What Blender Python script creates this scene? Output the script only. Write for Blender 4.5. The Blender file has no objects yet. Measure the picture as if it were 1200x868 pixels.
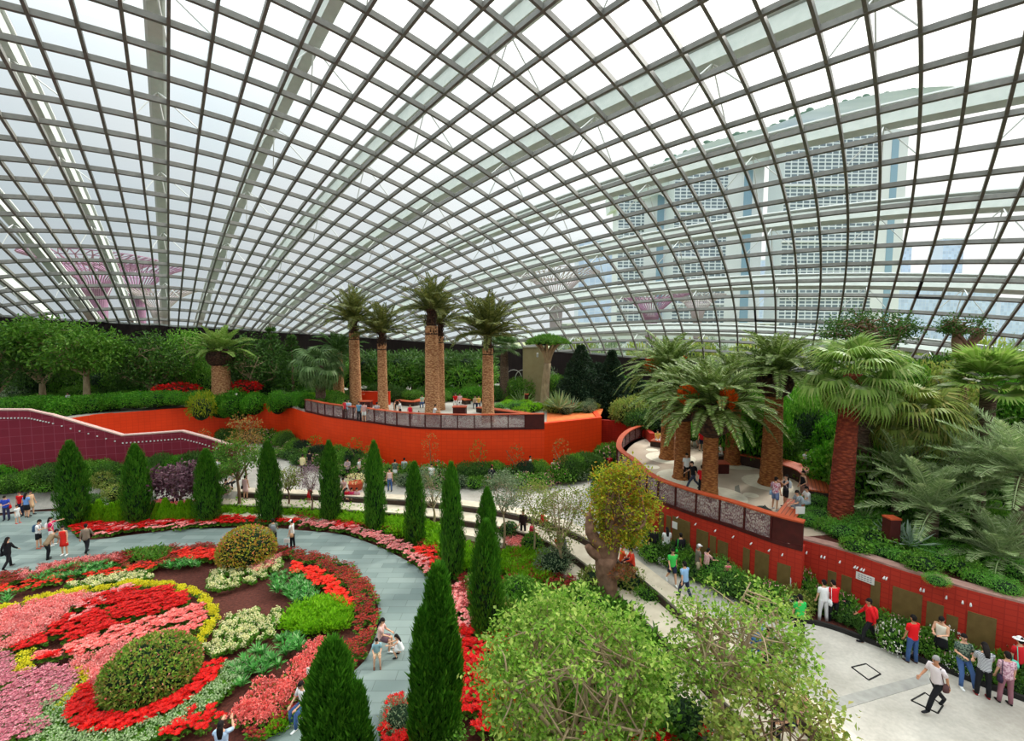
import bpy, bmesh, math, random
import numpy as np
from mathutils import Vector, Matrix, Euler, Quaternion
PI = math.pi
scn = bpy.context.scene
COL = scn.collection
rng = np.random.default_rng(7)
random.seed(7)
# ------------------------------------------------------------------ camera geometry
F = 533.0; CX = 600.0; CY = 434.0; HOR = 395.0; CAMZ = 12.3
PITCH = math.atan((CY-HOR)/F)
cp, sp = math.cos(PITCH), math.sin(PITCH)
def ray(px, py):
    X = (px-CX)/F; Y = -(py-CY)/F
    return X, cp+Y*sp, -sp+Y*cp
def G(px, py, z=0.0):
    """point of the level plane z seen at a pixel"""
    x, y, w = ray(px, py); t = (z-CAMZ)/w
    return Vector((x*t, y*t, z))
def D(px, py, Y):
    """point at forward distance Y seen at a pixel"""
    x, y, w = ray(px, py); t = Y/y
    return Vector((x*t, Y, CAMZ+w*t))
def poly(pts, z): return [G(a, b, z) for a, b in pts]
def smooth_line(P, n=6, closed=False):
    P = [Vector(p) for p in P]; out = []; N = len(P)
    rngk = range(N) if closed else range(N-1)
    for k in rngk:
        p1 = P[k]; p2 = P[(k+1) % N]
        p0 = P[k-1] if (closed or k > 0) else p1*2-p2
        p3 = P[(k+2) % N] if (closed or k < N-2) else p2*2-p1
        for s in range(n):
            t = s/n
            out.append(0.5*((2*p1)+(p2-p0)*t+(2*p0-5*p1+4*p2-p3)*t*t+(3*p1-p0-3*p2+p3)*t**3))
    if not closed: out.append(P[-1])
    return out
# ------------------------------------------------------------------ mesh builder
class MB:
    def __init__(s): s.v = []; s.n = 0; s.f = []; s.uv = None
    def add(s, V, Fc, mi=0):
        V = np.asarray(V, float).reshape(-1, 3)
        s.v.append(V)
        if isinstance(Fc, np.ndarray): s.f.append((Fc+s.n, mi))
        else:
            by = {}
            for f in Fc: by.setdefault(len(f), []).append(f)
            for k, l in by.items(): s.f.append((np.array(l)+s.n, mi))
        s.n += len(V); return s
    def box(s, c, size, rz=0, mi=0, R=None):
        x, y, z = [a/2 for a in size]
        V = np.array([[i*x, j*y, k*z] for k in (-1, 1) for i, j in ((-1, -1), (1, -1), (1, 1), (-1, 1))])
        if R is None: R = np.array(Matrix.Rotation(rz, 3, 'Z'))
        V = V@np.asarray(R).T+np.array(c)
        return s.add(V, [(3, 2, 1, 0), (4, 5, 6, 7), (0, 1, 5, 4), (1, 2, 6, 5), (2, 3, 7, 6), (3, 0, 4, 7)], mi)
    def tube(s, P, R, n=8, mi=0, caps=True, sq=None, up=None):
        P = np.array([tuple(p) for p in P], float); m = len(P)
        R = np.broadcast_to(np.asarray(R, float), (m,)) if np.ndim(R) < 2 else np.asarray(R, float)
        T = np.gradient(P, axis=0); T /= np.linalg.norm(T, axis=1)[:, None]+1e-12
        a = np.array(up if up is not None else ((0, 0, 1) if abs(T[0][2]) < .9 else (0, 1, 0)), float)
        V = []
        for k in range(m):
            u = a-T[k]*a.dot(T[k]); u /= np.linalg.norm(u)+1e-12; a = u
            w = np.cross(T[k], u)
            ang = np.arange(n)*2*PI/n+(PI/n if n == 4 else 0)
            if R.ndim == 2: r1, r2 = R[k]
            else: r1 = r2 = R[k]
            V.append(P[k]+np.outer(np.cos(ang)*r1, u)+np.outer(np.sin(ang)*r2, w))
        V = np.concatenate(V); Fc = []
        i = np.arange(n); j = (i+1) % n
        Q = np.concatenate([np.stack([k*n+i, k*n+j, (k+1)*n+j, (k+1)*n+i], 1) for k in range(m-1)])
        s.add(V, Q, mi)
        if caps:
            s.f.append((np.array([[s.n-len(V)+q for q in range(n)][::-1]]), mi))
            s.f.append((np.array([[s.n-n+q for q in range(n)]]), mi))
        return s
    def lathe(s, prof, c=(0, 0, 0), n=16, mi=0, sx=1, sy=1, caps=True):
        ang = np.arange(n)*2*PI/n
        V = np.concatenate([np.stack([np.cos(ang)*r*sx, np.sin(ang)*r*sy, np.full(n, z)], 1) for r, z in prof])+np.array(c)
        i = np.arange(n); j = (i+1) % n
        Q = np.concatenate([np.stack([k*n+i, k*n+j, (k+1)*n+j, (k+1)*n+i], 1) for k in range(len(prof)-1)])
        s.add(V, Q, mi)
        if caps:
            b = s.n-len(V)
            s.f.append((np.array([[b+q for q in range(n)][::-1]]), mi)); s.f.append((np.array([[s.n-n+q for q in range(n)]]), mi))
        return s
    def prism(s, P, z0, z1, mi=0):
        """closed outline P (x,y) extruded z0..z1 (z1 may be per-vertex)"""
        n = len(P); z1 = [z1]*n if np.isscalar(z1) else z1
        P = [(p[0], p[1]) for p in P]
        if sum(P[k-1][0]*P[k][1]-P[k][0]*P[k-1][1] for k in range(n)) < 0:
            P = P[::-1]; z1 = list(z1)[::-1]
        V = [(x, y, z0) for x, y in P]+[(x, y, z) for (x, y), z in zip(P, z1)]
        Fc = [(k, (k+1) % n, n+(k+1) % n, n+k) for k in range(n)]
        from mathutils.geometry import tessellate_polygon
        T = tessellate_polygon([[Vector((x, y, 0)) for x, y in P]])
        for t in T:
            a, b, c = t
            ar = (P[b][0]-P[a][0])*(P[c][1]-P[a][1])-(P[c][0]-P[a][0])*(P[b][1]-P[a][1])
            if ar < 0: t = (a, c, b)
            Fc.append(tuple(n+q for q in t)); Fc.append(tuple(t[::-1]))
        return s.add(V, Fc, mi)
    def sheet(s, P, z, mi=0): return s.prism(P, z-.06, z, mi)
    def merge(s, o, M=None, mi=0):
        V = np.concatenate(o.v)
        if M is not None:
            M = np.array(M); V = V@M[:3, :3].T+M[:3, 3]
        base = s.n; s.v.append(V); s.n += len(V)
        for f, m in o.f: s.f.append((f+base, m+mi))
        return s
    def mesh(s, name, mats, smooth=False, uv=None):
        me = bpy.data.meshes.new(name)
        V = np.concatenate(s.v) if s.v else np.zeros((0, 3))
        me.vertices.add(len(V)); me.vertices.foreach_set('co', V.ravel())
        tot = []; loops = []; mi = []
        for f, m in s.f:
            tot.append(np.full(len(f), f.shape[1])); loops.append(f.ravel()); mi.append(np.full(len(f), m))
        tot = np.concatenate(tot); loops = np.concatenate(loops); mi = np.concatenate(mi)
        me.loops.add(len(loops)); me.loops.foreach_set('vertex_index', loops.astype(np.int32))
        me.polygons.add(len(tot))
        st = np.concatenate([[0], np.cumsum(tot)[:-1]])
        me.polygons.foreach_set('loop_start', st.astype(np.int32))
        me.polygons.foreach_set('material_index', mi.astype(np.int32))
        if uv is not None:
            l = me.uv_layers.new(name='UVMap'); l.data.foreach_set('uv', np.asarray(uv, np.float32)[loops].ravel())
        me.update(calc_edges=True)
        me.polygons.foreach_set('use_smooth', np.full(len(tot), bool(smooth)))
        for m in (mats if isinstance(mats, (list, tuple)) else [mats]): me.materials.append(m)
        return me
def obj(name, me, mats=None, parent=None, loc=None, rz=0, smooth=False):
    if isinstance(me, MB): me = me.mesh(name, mats, smooth)
    o = bpy.data.objects.new(name, me); COL.objects.link(o)
    if parent is not None: o.parent = parent
    if loc is not None: o.location = loc
    if rz: o.rotation_euler = (0, 0, rz)
    return o
def tag(o, label=None, cat=None, group=None, kind=None):
    if label: o['label'] = label
    if cat: o['category'] = cat
    if group: o['group'] = group
    if kind: o['kind'] = kind
    return o
def thing(name, label, cat, loc=(0, 0, 0), rz=0, group=None):
    o = bpy.data.objects.new(name, None); COL.objects.link(o)
    o.empty_display_size = .2; o.location = loc; o.rotation_euler = (0, 0, rz)
    return tag(o, label, cat, group)
def struct(name, mb, mats, label=None, smooth=False):
    o = obj(name, mb, mats, smooth=smooth); o['kind'] = 'structure'
    if label: tag(o, label, name.split('_')[0])
    return o
KIDS = {}
def kids(o):
    return [c for c in bpy.data.objects if c.parent == o]
def copy_tree(o, ch, loc, rz=0, sc=1, label=None, group=None):
    r = o.copy(); COL.objects.link(r); r.location = loc; r.rotation_euler = (0, 0, rz); r.scale = (sc,)*3 if np.isscalar(sc) else sc
    if label: r['label'] = label
    if group: r['group'] = group
    for c in ch:
        d = c.copy(); COL.objects.link(d); d.parent = r
    return r
# ------------------------------------------------------------------ materials
def lin(c):
    return tuple(((x/255)/12.92 if x/255 <= .04045 else ((x/255+.055)/1.055)**2.4) for x in c)+(1,)
class NT:
    def __init__(s, name):
        s.m = bpy.data.materials.new(name); s.m.use_nodes = True
        s.t = s.m.node_tree; s.t.nodes.clear()
        s.out = s.t.nodes.new('ShaderNodeOutputMaterial')
    def n(s, t, **kw):
        o = s.t.nodes.new(t)
        for k, v in kw.items():
            if k in o.inputs.keys(): o.inputs[k].default_value = v
            else: setattr(o, k, v)
        return o
    def l(s, a, b): s.t.links.new(a, b)
    def ramp(s, fac, stops, interp='LINEAR'):
        r = s.n('ShaderNodeValToRGB'); r.color_ramp.interpolation = interp
        e = r.color_ramp.elements
        while len(e) < len(stops): e.new(.5)
        for k, (p, c) in enumerate(stops): e[k].position = p; e[k].color = c
        s.l(fac, r.inputs[0]); return r.outputs[0]
def mat(name, c1, c2=None, rough=.7, scale=6, bump=0, coord='Object', metallic=0, detail=4, spec=.3, stretch=None, bscale=None):
    t = NT(name); b = t.n('ShaderNodeBsdfPrincipled'); t.l(b.outputs[0], t.out.inputs[0])
    b.inputs['Roughness'].default_value = rough; b.inputs['Metallic'].default_value = metallic
    b.inputs['Specular IOR Level'].default_value = spec
    if c2 is None: b.inputs['Base Color'].default_value = lin(c1)
    if c2 is not None or bump:
        tc = t.n('ShaderNodeTexCoord'); mp = t.n('ShaderNodeMapping')
        if stretch: mp.inputs['Scale'].default_value = stretch
        t.l(tc.outputs[coord], mp.inputs[0])
        nz = t.n('ShaderNodeTexNoise', Scale=scale, Detail=detail); t.l(mp.outputs[0], nz.inputs['Vector'])
        if c2 is not None:
            t.l(t.ramp(nz.outputs[0], [(.3, lin(c1)), (.7, lin(c2))]), b.inputs['Base Color'])
        if bump:
            n2 = nz
            if bscale: n2 = t.n('ShaderNodeTexNoise', Scale=bscale, Detail=3); t.l(mp.outputs[0], n2.inputs['Vector'])
            bp = t.n('ShaderNodeBump', Strength=bump, Distance=.05); t.l(n2.outputs[0], bp.inputs['Height']); t.l(bp.outputs[0], b.inputs['Normal'])
    return t.m
def leafmat(name, stops, rough=.5, trans=.3, objvar=.15):
    """colours by leaf island, shifted a little per object"""
    t = NT(name); b = t.n('ShaderNodeBsdfPrincipled', Roughness=rough); b.inputs['Specular IOR Level'].default_value = .25
    g = t.n('ShaderNodeNewGeometry'); n = len(stops)
    c = t.ramp(g.outputs['Random Per Island'], [((k+.0)/max(1, n-1), lin(s)) for k, s in enumerate(stops)])
    oi = t.n('ShaderNodeObjectInfo'); mr = t.n('ShaderNodeMapRange'); t.l(oi.outputs['Random'], mr.inputs[0])
    mr.inputs[3].default_value = 1-objvar; mr.inputs[4].default_value = 1+objvar
    h = t.n('ShaderNodeHueSaturation'); t.l(c, h.inputs['Color']); t.l(mr.outputs[0], h.inputs['Value'])
    t.l(h.outputs[0], b.inputs['Base Color'])
    if trans:
        tr = t.n('ShaderNodeBsdfTranslucent'); t.l(h.outputs[0], tr.inputs[0])
        mx = t.n('ShaderNodeMixShader'); mx.inputs[0].default_value = trans
        t.l(b.outputs[0], mx.inputs[1]); t.l(tr.outputs[0], mx.inputs[2]); t.l(mx.outputs[0], t.out.inputs[0])
    else: t.l(b.outputs[0], t.out.inputs[0])
    return t.m
def tilemat(name, c1, c2, mortar, w, h, msize=.02, rough=.6, uv=True, off=0, noise=None, bump=.2):
    t = NT(name); b = t.n('ShaderNodeBsdfPrincipled', Roughness=rough); t.l(b.outputs[0], t.out.inputs[0])
    b.inputs['Specular IOR Level'].default_value = .3
    tc = t.n('ShaderNodeTexCoord')
    br = t.n('ShaderNodeTexBrick', Color1=lin(c1), Color2=lin(c2), Mortar=lin(mortar), Scale=1.0)
    br.inputs['Mortar Size'].default_value = msize; br.inputs['Brick Width'].default_value = w; br.inputs['Row Height'].default_value = h
    br.inputs['Mortar Smooth'].default_value = .3; br.offset = off
    t.l(tc.outputs['UV' if uv else 'Object'], br.inputs['Vector'])
    nz = t.n('ShaderNodeTexNoise', Scale=.7, Detail=6); t.l(tc.outputs['Object'], nz.inputs['Vector'])
    mx = t.n('ShaderNodeMixRGB', blend_type='MULTIPLY'); mx.inputs[0].default_value = .45 if noise is None else noise
    t.l(br.outputs[0], mx.inputs[1]); t.l(t.ramp(nz.outputs[0], [(.3, (.62, .62, .62, 1)), (.65, (1, 1, 1, 1))]), mx.inputs[2])
    t.l(mx.outputs[0], b.inputs['Base Color'])
    bp = t.n('ShaderNodeBump', Strength=bump, Distance=.01); t.l(br.outputs['Fac'], bp.inputs['Height']); bp.invert = True; t.l(bp.outputs[0], b.inputs['Normal'])
    return t.m
# camera
cam = bpy.data.cameras.new('camera'); co = bpy.data.objects.new('camera', cam); COL.objects.link(co)
cam.sensor_width = 36; cam.lens = F/1200*36; cam.clip_end = 3000; cam.clip_start = .1
co.location = (0, 0, CAMZ); co.rotation_euler = (PI/2-PITCH, 0, 0); scn.camera = co
scn.view_settings.view_transform = 'Standard'; scn.view_settings.look = 'None'; scn.view_settings.gamma = 1
scn.view_settings.exposure = 0.0; scn.view_settings.use_curve_mapping = False
# world: bright tropical overcast sky, brighter overhead and towards the sun side
w = bpy.data.worlds.new('sky'); scn.world = w; w.use_nodes = True; nt = w.node_tree; nt.nodes.clear()
tc = nt.nodes.new('ShaderNodeTexCoord'); sx = nt.nodes.new('ShaderNodeSeparateXYZ'); nt.links.new(tc.outputs['Generated'], sx.inputs[0])
def M(op, a, b, c=None):
    n = nt.nodes.new('ShaderNodeMath'); n.operation = op
    for k, x in enumerate((a, b) if c is None else (a, b, c)):
        if isinstance(x, (int, float)): n.inputs[k].default_value = x
        else: nt.links.new(x, n.inputs[k])
    return n.outputs[0]
dotv = nt.nodes.new('ShaderNodeVectorMath'); dotv.operation = 'DOT_PRODUCT'; nt.links.new(tc.outputs['Generated'], dotv.inputs[0])
SUNDIR = Vector((.62, .52, .62)).normalized(); dotv.inputs[1].default_value = SUNDIR
side = M('MAXIMUM', M('MULTIPLY_ADD', dotv.outputs['Value'], .5, .5), 0)       # 0..1 towards the sun
glow = M('POWER', side, 3)
zen = M('POWER', M('MAXIMUM', sx.outputs[2], 0), 2.6)
SKYB, SKYG, SKYZ = .55, .75, 4.0
strength = M('ADD', M('ADD', M('MULTIPLY', glow, SKYG), SKYB), M('MULTIPLY', zen, SKYZ))
nz = nt.nodes.new('ShaderNodeTexNoise'); nz.inputs['Scale'].default_value = 2.2; nz.inputs['Detail'].default_value = 5; nt.links.new(tc.outputs['Generated'], nz.inputs['Vector'])
cr = nt.nodes.new('ShaderNodeValToRGB'); cr.color_ramp.elements[0].position = .35; cr.color_ramp.elements[1].position = .7
cr.color_ramp.elements[0].color = (.74, .9, 1.0, 1); cr.color_ramp.elements[1].color = (.95, .98, 1, 1)
nt.links.new(nz.outputs[0], cr.inputs[0])
mw = nt.nodes.new('ShaderNodeMixRGB'); mw.inputs[2].default_value = (1, .985, .955, 1)
nt.links.new(glow, mw.inputs[0]); nt.links.new(cr.outputs[0], mw.inputs[1])
bg = nt.nodes.new('ShaderNodeBackground'); ow = nt.nodes.new('ShaderNodeOutputWorld')
nt.links.new(mw.outputs[0], bg.inputs[0]); nt.links.new(strength, bg.inputs[1]); nt.links.new(bg.outputs[0], ow.inputs[0])
sl = bpy.data.lights.new('sun', 'SUN'); sl.energy = 4.3; sl.angle = math.radians(12); sl.color = (1, .96, .9)
so = bpy.data.objects.new('sun', sl); COL.objects.link(so); so.rotation_euler = SUNDIR.to_track_quat('Z', 'Y').to_euler()
# ------------------------------------------------------------------ the glass dome
Q = (22.053, -30.87, -3.829, .555, .184, .62, 53.714, 72.831, 1.0, 1.235, .745, .025, .382, .839)
S = 2.4
RV = Vector(Q[3:6]); RM = np.array(Quaternion(RV.normalized(), RV.length).to_matrix())
def dome(i, j, h=0.0):
    """point of the shell at lattice coordinates; h = offset outwards in metres"""
    i = np.asarray(i, float); j = np.asarray(j, float)
    i2 = i+Q[12]*i*i/100; j2 = j+Q[13]*j*j/100
    r = Q[7]; R = Q[6]; th = Q[10]+j2*Q[8]/r; ph = Q[11]+i2*Q[9]/R
    hh = h/S
    rho = (R-r)+(r+hh)*np.cos(th)
    P = np.stack([rho*np.sin(ph), (r+hh)*np.sin(th), rho*np.cos(ph)-R], -1)@RM.T+np.array(Q[:3])
    return P*S+np.array([0, 0, CAMZ])
I0, I1, J0, J1 = -16, 30, -26, 24
CUT_CO = Vector((0, 0, 10.3)); CUT_NO = Vector((.07, 0, 1)).normalized()
def zcut(x): return 10.3-.07*x
def bisect(me):
    bm = bmesh.new(); bm.from_mesh(me)
    bmesh.ops.bisect_plane(bm, geom=bm.verts[:]+bm.edges[:]+bm.faces[:], plane_co=CUT_CO, plane_no=CUT_NO, clear_inner=True)
    bm.to_mesh(me); bm.free(); return me
m_bar = mat('lattice_steel', (118, 118, 112), (132, 131, 124), rough=.5, scale=3)
m_arch = mat('arch_steel', (196, 204, 196), (208, 214, 206), rough=.5, scale=2)
m_white = mat('white_paint', (225, 228, 225), rough=.5)
t = NT('dome_glass'); tr = t.n('ShaderNodeBsdfTransparent', Color=(.945, .955, .94, 1)); gl = t.n('ShaderNodeBsdfGlossy', Roughness=.03, Color=(.9, .95, .95, 1))
mx = t.n('ShaderNodeMixShader'); mx.inputs[0].default_value = .035; t.l(tr.outputs[0], mx.inputs[1]); t.l(gl.outputs[0], mx.inputs[2]); t.l(mx.outputs[0], t.out.inputs[0])
m_glass = t.m
def sweep(P, N, wd, dp):
    """rectangular bar along P hanging dp inside the surface; N outward normals"""
    P = np.array(P); N = np.array(N); T = np.gradient(P, axis=0); W = np.cross(T, N); W /= np.linalg.norm(W, axis=1)[:, None]
    V = np.stack([P+W*wd/2, P-W*wd/2, P-W*wd/2-N*dp, P+W*wd/2-N*dp], 1).reshape(-1, 3); m = len(P)
    i = np.arange(4); j = (i+1) % 4
    Fq = np.concatenate([np.stack([k*4+i, (k+1)*4+i, (k+1)*4+j, k*4+j], 1) for k in range(m-1)])
    return V, Fq
def normals(i, j): 
    a = dome(i, j, 1)-dome(i, j, 0); return a
lat = MB()
for i in range(I0, I1+1):
    jj = np.arange(J0, J1+.01, .5); ii = np.full_like(jj, i)
    lat.add(*sweep(dome(ii, jj), normals(ii, jj), .17, .36))
for j in range(J0, J1+1):
    ii = np.arange(I0, I1+.01, .5); jj = np.full_like(ii, j)
    lat.add(*sweep(dome(ii, jj, .03), normals(ii, jj), .17, .36))
nodes = MB()
dome_o = struct('ceiling', bisect(lat.mesh('ceiling', m_bar)), None, 'curved glass dome roof on a lattice of grey steel bars')
gm = MB(); ni = (I1-I0)*2+1; nj = (J1-J0)*2+1
II, JJ = np.meshgrid(np.linspace(I0, I1, ni), np.linspace(J0, J1, nj), indexing='ij')
a = np.arange(ni*nj).reshape(ni, nj)
gm.add(dome(II, JJ, .06).reshape(-1, 3), np.stack([a[:-1, :-1], a[1:, :-1], a[1:, 1:], a[:-1, 1:]], -1).reshape(-1, 4))
go = obj('glazing', bisect(gm.mesh('glazing', m_glass, True)), parent=dome_o)
ARCH_H = 2.3
for k in range(-4, 8):
    ic = 4*k-.3
    if not (I0 < ic < I1): continue
    jj = np.arange(J0, J1+.01, .5); ii = np.full_like(jj, ic)
    am = MB(); am.add(*sweep(dome(ii, jj, ARCH_H+.9), normals(ii, jj), .7, 1.2))
    am.add(*sweep(dome(ii, jj, ARCH_H+1.2), normals(ii, jj), 1.05, .12), 1)
    ao = obj('roof_arch', bisect(am.mesh('roof_arch', [m_arch, m_white])), parent=dome_o)
    st = MB()
    for j in range(J0+1, J1, 4):
        top = dome(ic, j, ARCH_H-.2)
        for di, dj in ((-.7, 0), (1.3, 0), (.3, -1), (.3, 1)):
            st.tube([top, dome(round(ic+di), j+dj, .05)], .045, n=5)
    obj('strut', bisect(st.mesh('strut', m_white)), parent=ao)
# an open vent flap at the lower right of the shell
vent = MB()
for (vi, vj) in ((25, -8), (23, -15)):
    p = np.array([dome(vi, vj, -.3), dome(vi, vj-1, -.3), dome(vi-.0, vj-1, -.9), dome(vi, vj, -.9)])
    vent.tube([p[0], p[1]], .14, n=4); vent.tube([p[0], dome(vi-1, vj, -.35)], .14, n=4)
obj('vent_frame', vent, mat('vent_dark', (40, 40, 42)), parent=dome_o)
# dark perimeter wall standing under the shell's rim
rim = []
for i in np.arange(I0, I1+.01, .5):
    js = np.linspace(0, J1, 200); P = dome(np.full(200, i), js)
    ok = P[:, 2] < zcut(P[:, 0])
    if ok.any() and P[ok.argmax()][1] > 5: rim.append(tuple(P[ok.argmax()]))
rim2 = []
for j in np.arange(6, J0, -.5):
    is_ = np.linspace(5, I1, 250); P = dome(is_, np.full(250, j)); ok = P[:, 2] < zcut(P[:, 0])
    if ok.any() and P[ok.argmax()][1] > -10: rim2.append(tuple(P[ok.argmax()]))
rim = [p for p in rim if p[0] < rim2[0][0]]+rim2
rim = sorted(set(rim), key=lambda p: math.atan2(p[0], p[1]))
rr = [rim[0]]
for p in rim[1:]:
    if (Vector(p)-Vector(rr[-1])).length > 1.5: rr.append(p)
rim = [Vector(p) for p in rr]
def ribbon(P, z0, z1, th, left=True):
    """vertical wall along polyline P (list of xy), z0/z1 scalar or lists; thickness to the far side. returns MB and uv list"""
    n = len(P); z0 = [z0]*n if np.isscalar(z0) else z0; z1 = [z1]*n if np.isscalar(z1) else z1
    V = []; UV = []; u = 0
    P2 = [Vector((p[0], p[1])) for p in P]
    nrm = []
    for k in range(n):
        t_ = (P2[min(k+1, n-1)]-P2[max(k-1, 0)]).normalized(); nn = Vector((-t_.y, t_.x)) if left else Vector((t_.y, -t_.x)); nrm.append(nn)
    for k in range(n):
        if k: u += (P2[k]-P2[k-1]).length
        b = P2[k]+nrm[k]*th
        V += [(P2[k].x, P2[k].y, z0[k]), (P2[k].x, P2[k].y, z1[k]), (b.x, b.y, z1[k]), (b.x, b.y, z0[k])]
        UV += [(u, z0[k]), (u, z1[k]), (u, z1[k]+th), (u, z0[k]-th)]
    Fc = []
    for k in range(n-1):
        for q in range(4):
            f = (k*4+q, k*4+(q+1) % 4, (k+1)*4+(q+1) % 4, (k+1)*4+q); Fc.append(f if left else f[::-1])
    Fc += [(3, 2, 1, 0), ((n-1)*4, (n-1)*4+1, (n-1)*4+2, (n-1)*4+3)]
    m = MB(); m.add(V, Fc); return m, UV
m_dark = mat('dark_panel', (34, 26, 28), (46, 36, 36), rough=.8, scale=1.5, stretch=(8, 8, .3))
inn = [Vector((p.x*.985, p.y*.985, p.z)) for p in rim]
rb, uv = ribbon(inn, -.5, [p.z+.25 for p in inn], .5)
wb = struct('wall_back', rb.mesh('wall_back', m_dark, uv=uv), None, 'dark panelled perimeter wall below the glass roof')
tm, uv = ribbon([(p.x*.992, p.y*.992) for p in rim], [p.z+.1 for p in rim], [p.z+.5 for p in rim], .5)
struct('trim_1', tm.mesh('trim_1', mat('rim_beam', (150, 155, 150), rough=.5), uv=uv), None)
# ------------------------------------------------------------------ floors and terraces
ZP, ZT, ZB = 1.0, 3.5, 5.0
t = NT('plaza_concrete'); b = t.n('ShaderNodeBsdfPrincipled', Roughness=.75); t.l(b.outputs[0], t.out.inputs[0])
tc_ = t.n('ShaderNodeTexCoord'); n1 = t.n('ShaderNodeTexNoise', Scale=.45, Detail=8, Roughness=.65); n2 = t.n('ShaderNodeTexNoise', Scale=9, Detail=4)
t.l(tc_.outputs['Object'], n1.inputs['Vector']); t.l(tc_.outputs['Object'], n2.inputs['Vector'])
mm = t.n('ShaderNodeMixRGB', blend_type='MULTIPLY'); mm.inputs[0].default_value = .35
t.l(t.ramp(n1.outputs[0], [(.35, lin((176, 170, 158))), (.65, lin((214, 208, 196)))]), mm.inputs[1]); t.l(n2.outputs[0], mm.inputs[2]); t.l(mm.outputs[0], b.inputs['Base Color'])
m_plaza = t.m
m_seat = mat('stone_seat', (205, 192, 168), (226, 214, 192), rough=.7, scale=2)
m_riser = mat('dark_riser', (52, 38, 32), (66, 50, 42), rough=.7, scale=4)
m_soil = mat('mulch', (62, 30, 24), (98, 50, 38), rough=.95, scale=9, bump=.8, detail=8)
m_slate = tilemat('slate_tiles', (112, 128, 124), (140, 154, 148), (98, 110, 106), 1.4, .5, .012, rough=.6, uv=False, off=.5, noise=.3, bump=.05)
m_kerb = mat('kerb', (40, 38, 36), rough=.8)
# base ground inside
fl = MB(); fl.prism([(-75, -12), (75, -12), (75, 78), (-75, 78)], -.6, -.12)
struct('floor', fl, m_soil, 'dark mulch ground under the flower beds')
# garden path
outer = [(-150, 640), (0, 604), (68, 599), (84, 606), (90, 630), (120, 631), (160, 626), (213, 620), (270, 618.5), (305, 617), (350, 621), (400, 626), (438, 638), (468, 652), (491, 666), (506, 682), (513, 705), (514, 735), (507, 775), (495, 808), (478, 835), (450, 862), (425, 885), (380, 915)]
inner = [(250, 900), (310, 868), (350, 840), (398, 800), (427, 774), (438, 751), (444, 728), (442, 706), (432, 686), (412, 667), (380, 655), (340, 646), (300, 641), (240, 641), (200, 644), (150, 651), (100, 659), (50, 668), (0, 677), (-80, 690)]
path_p = [(v.x, v.y) for v in smooth_line(poly(outer, 0), 4)]+[(v.x, v.y) for v in smooth_line(poly(inner, 0), 4)]
pm = MB(); pm.prism(path_p, -.3, 0.0); struct('floor_path', pm, m_slate, 'curved garden path of blue-grey slate tiles')
# plaza
wall_front = [(-60, 590), (0, 572), (120, 560), (230, 553), (300, 548), (357, 545), (423, 549), (480, 552), (547, 552), (600, 550), (650, 547), (705, 545)]
r1 = [(-60, 590), (0, 580), (70, 574), (143, 571), (240, 574), (300, 577), (345, 578.5), (400, 581), (480, 586), (550, 593), (600, 601), (650, 614), (700, 638), (745, 672), (820, 735), (873, 783), (920, 822), (960, 858), (1010, 905), (1080, 980), (1180, 1100)]
R1 = smooth_line(poly(r1, ZP), 5)
# plaza slab: everything between riser line and far walls
pl = [(v.x, v.y) for v in R1]+[(30, 6), (40, 8), (40, 60), (-48, 60), (-60, 30)]
pz = MB(); pz.prism(pl, .3, ZP); struct('floor_plaza', pz, m_plaza, 'pale concrete plaza between the steps and the rose beds')
def offs(P, d):
    out = []
    for k in range(len(P)):
        t_ = (P[min(k+1, len(P)-1)]-P[max(k-1, 0)]); t_.z = 0; t_.normalize(); out.append(P[k]+Vector((-t_.y, t_.x, 0))*d)
    return out
A1 = [p for p in R1 if p.x > -21]
k0 = R1.index(A1[0])
def band(P, d0, d1, z0, z1, m, name, label):
    a_ = offs(P, d0); b_ = offs(P, d1); mb = MB()
    mb.prism([(v.x, v.y) for v in a_]+[(v.x, v.y) for v in b_[::-1]], z0, z1)
    return struct(name, mb, m, label)
band(A1, .9, 0, .9, ZP+.02, m_seat, 'trim_2', 'top tier of the long curved stone seating steps')
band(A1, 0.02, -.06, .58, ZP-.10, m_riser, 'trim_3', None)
band(A1, .02, -1.35, .2, .6, m_seat, 'trim_4', 'middle tier of the long curved stone seating steps')
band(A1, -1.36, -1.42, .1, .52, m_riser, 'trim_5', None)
band(A1, -1.36, -2.5, -.2, .2, m_seat, 'trim_6', 'lowest tier of the long curved stone seating steps')
ap = MB(); pr_ = [p for p in R1 if p.x < -20]
for k in range(len(pr_)-1):
    a_ = pr_[k]; b_ = pr_[k+1]; n_ = Vector((0, -1.6, 0)); ap.add([(a_.x, a_.y, ZP), (b_.x, b_.y, ZP), (b_.x, b_.y-1.1, -.02), (a_.x, a_.y-1.1, -.02), (a_.x, a_.y, -.1), (b_.x, b_.y, -.1)], [(0, 3, 2, 1), (0, 4, 3), (1, 2, 5)])
struct('floor_ramp', ap, m_plaza)
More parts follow.
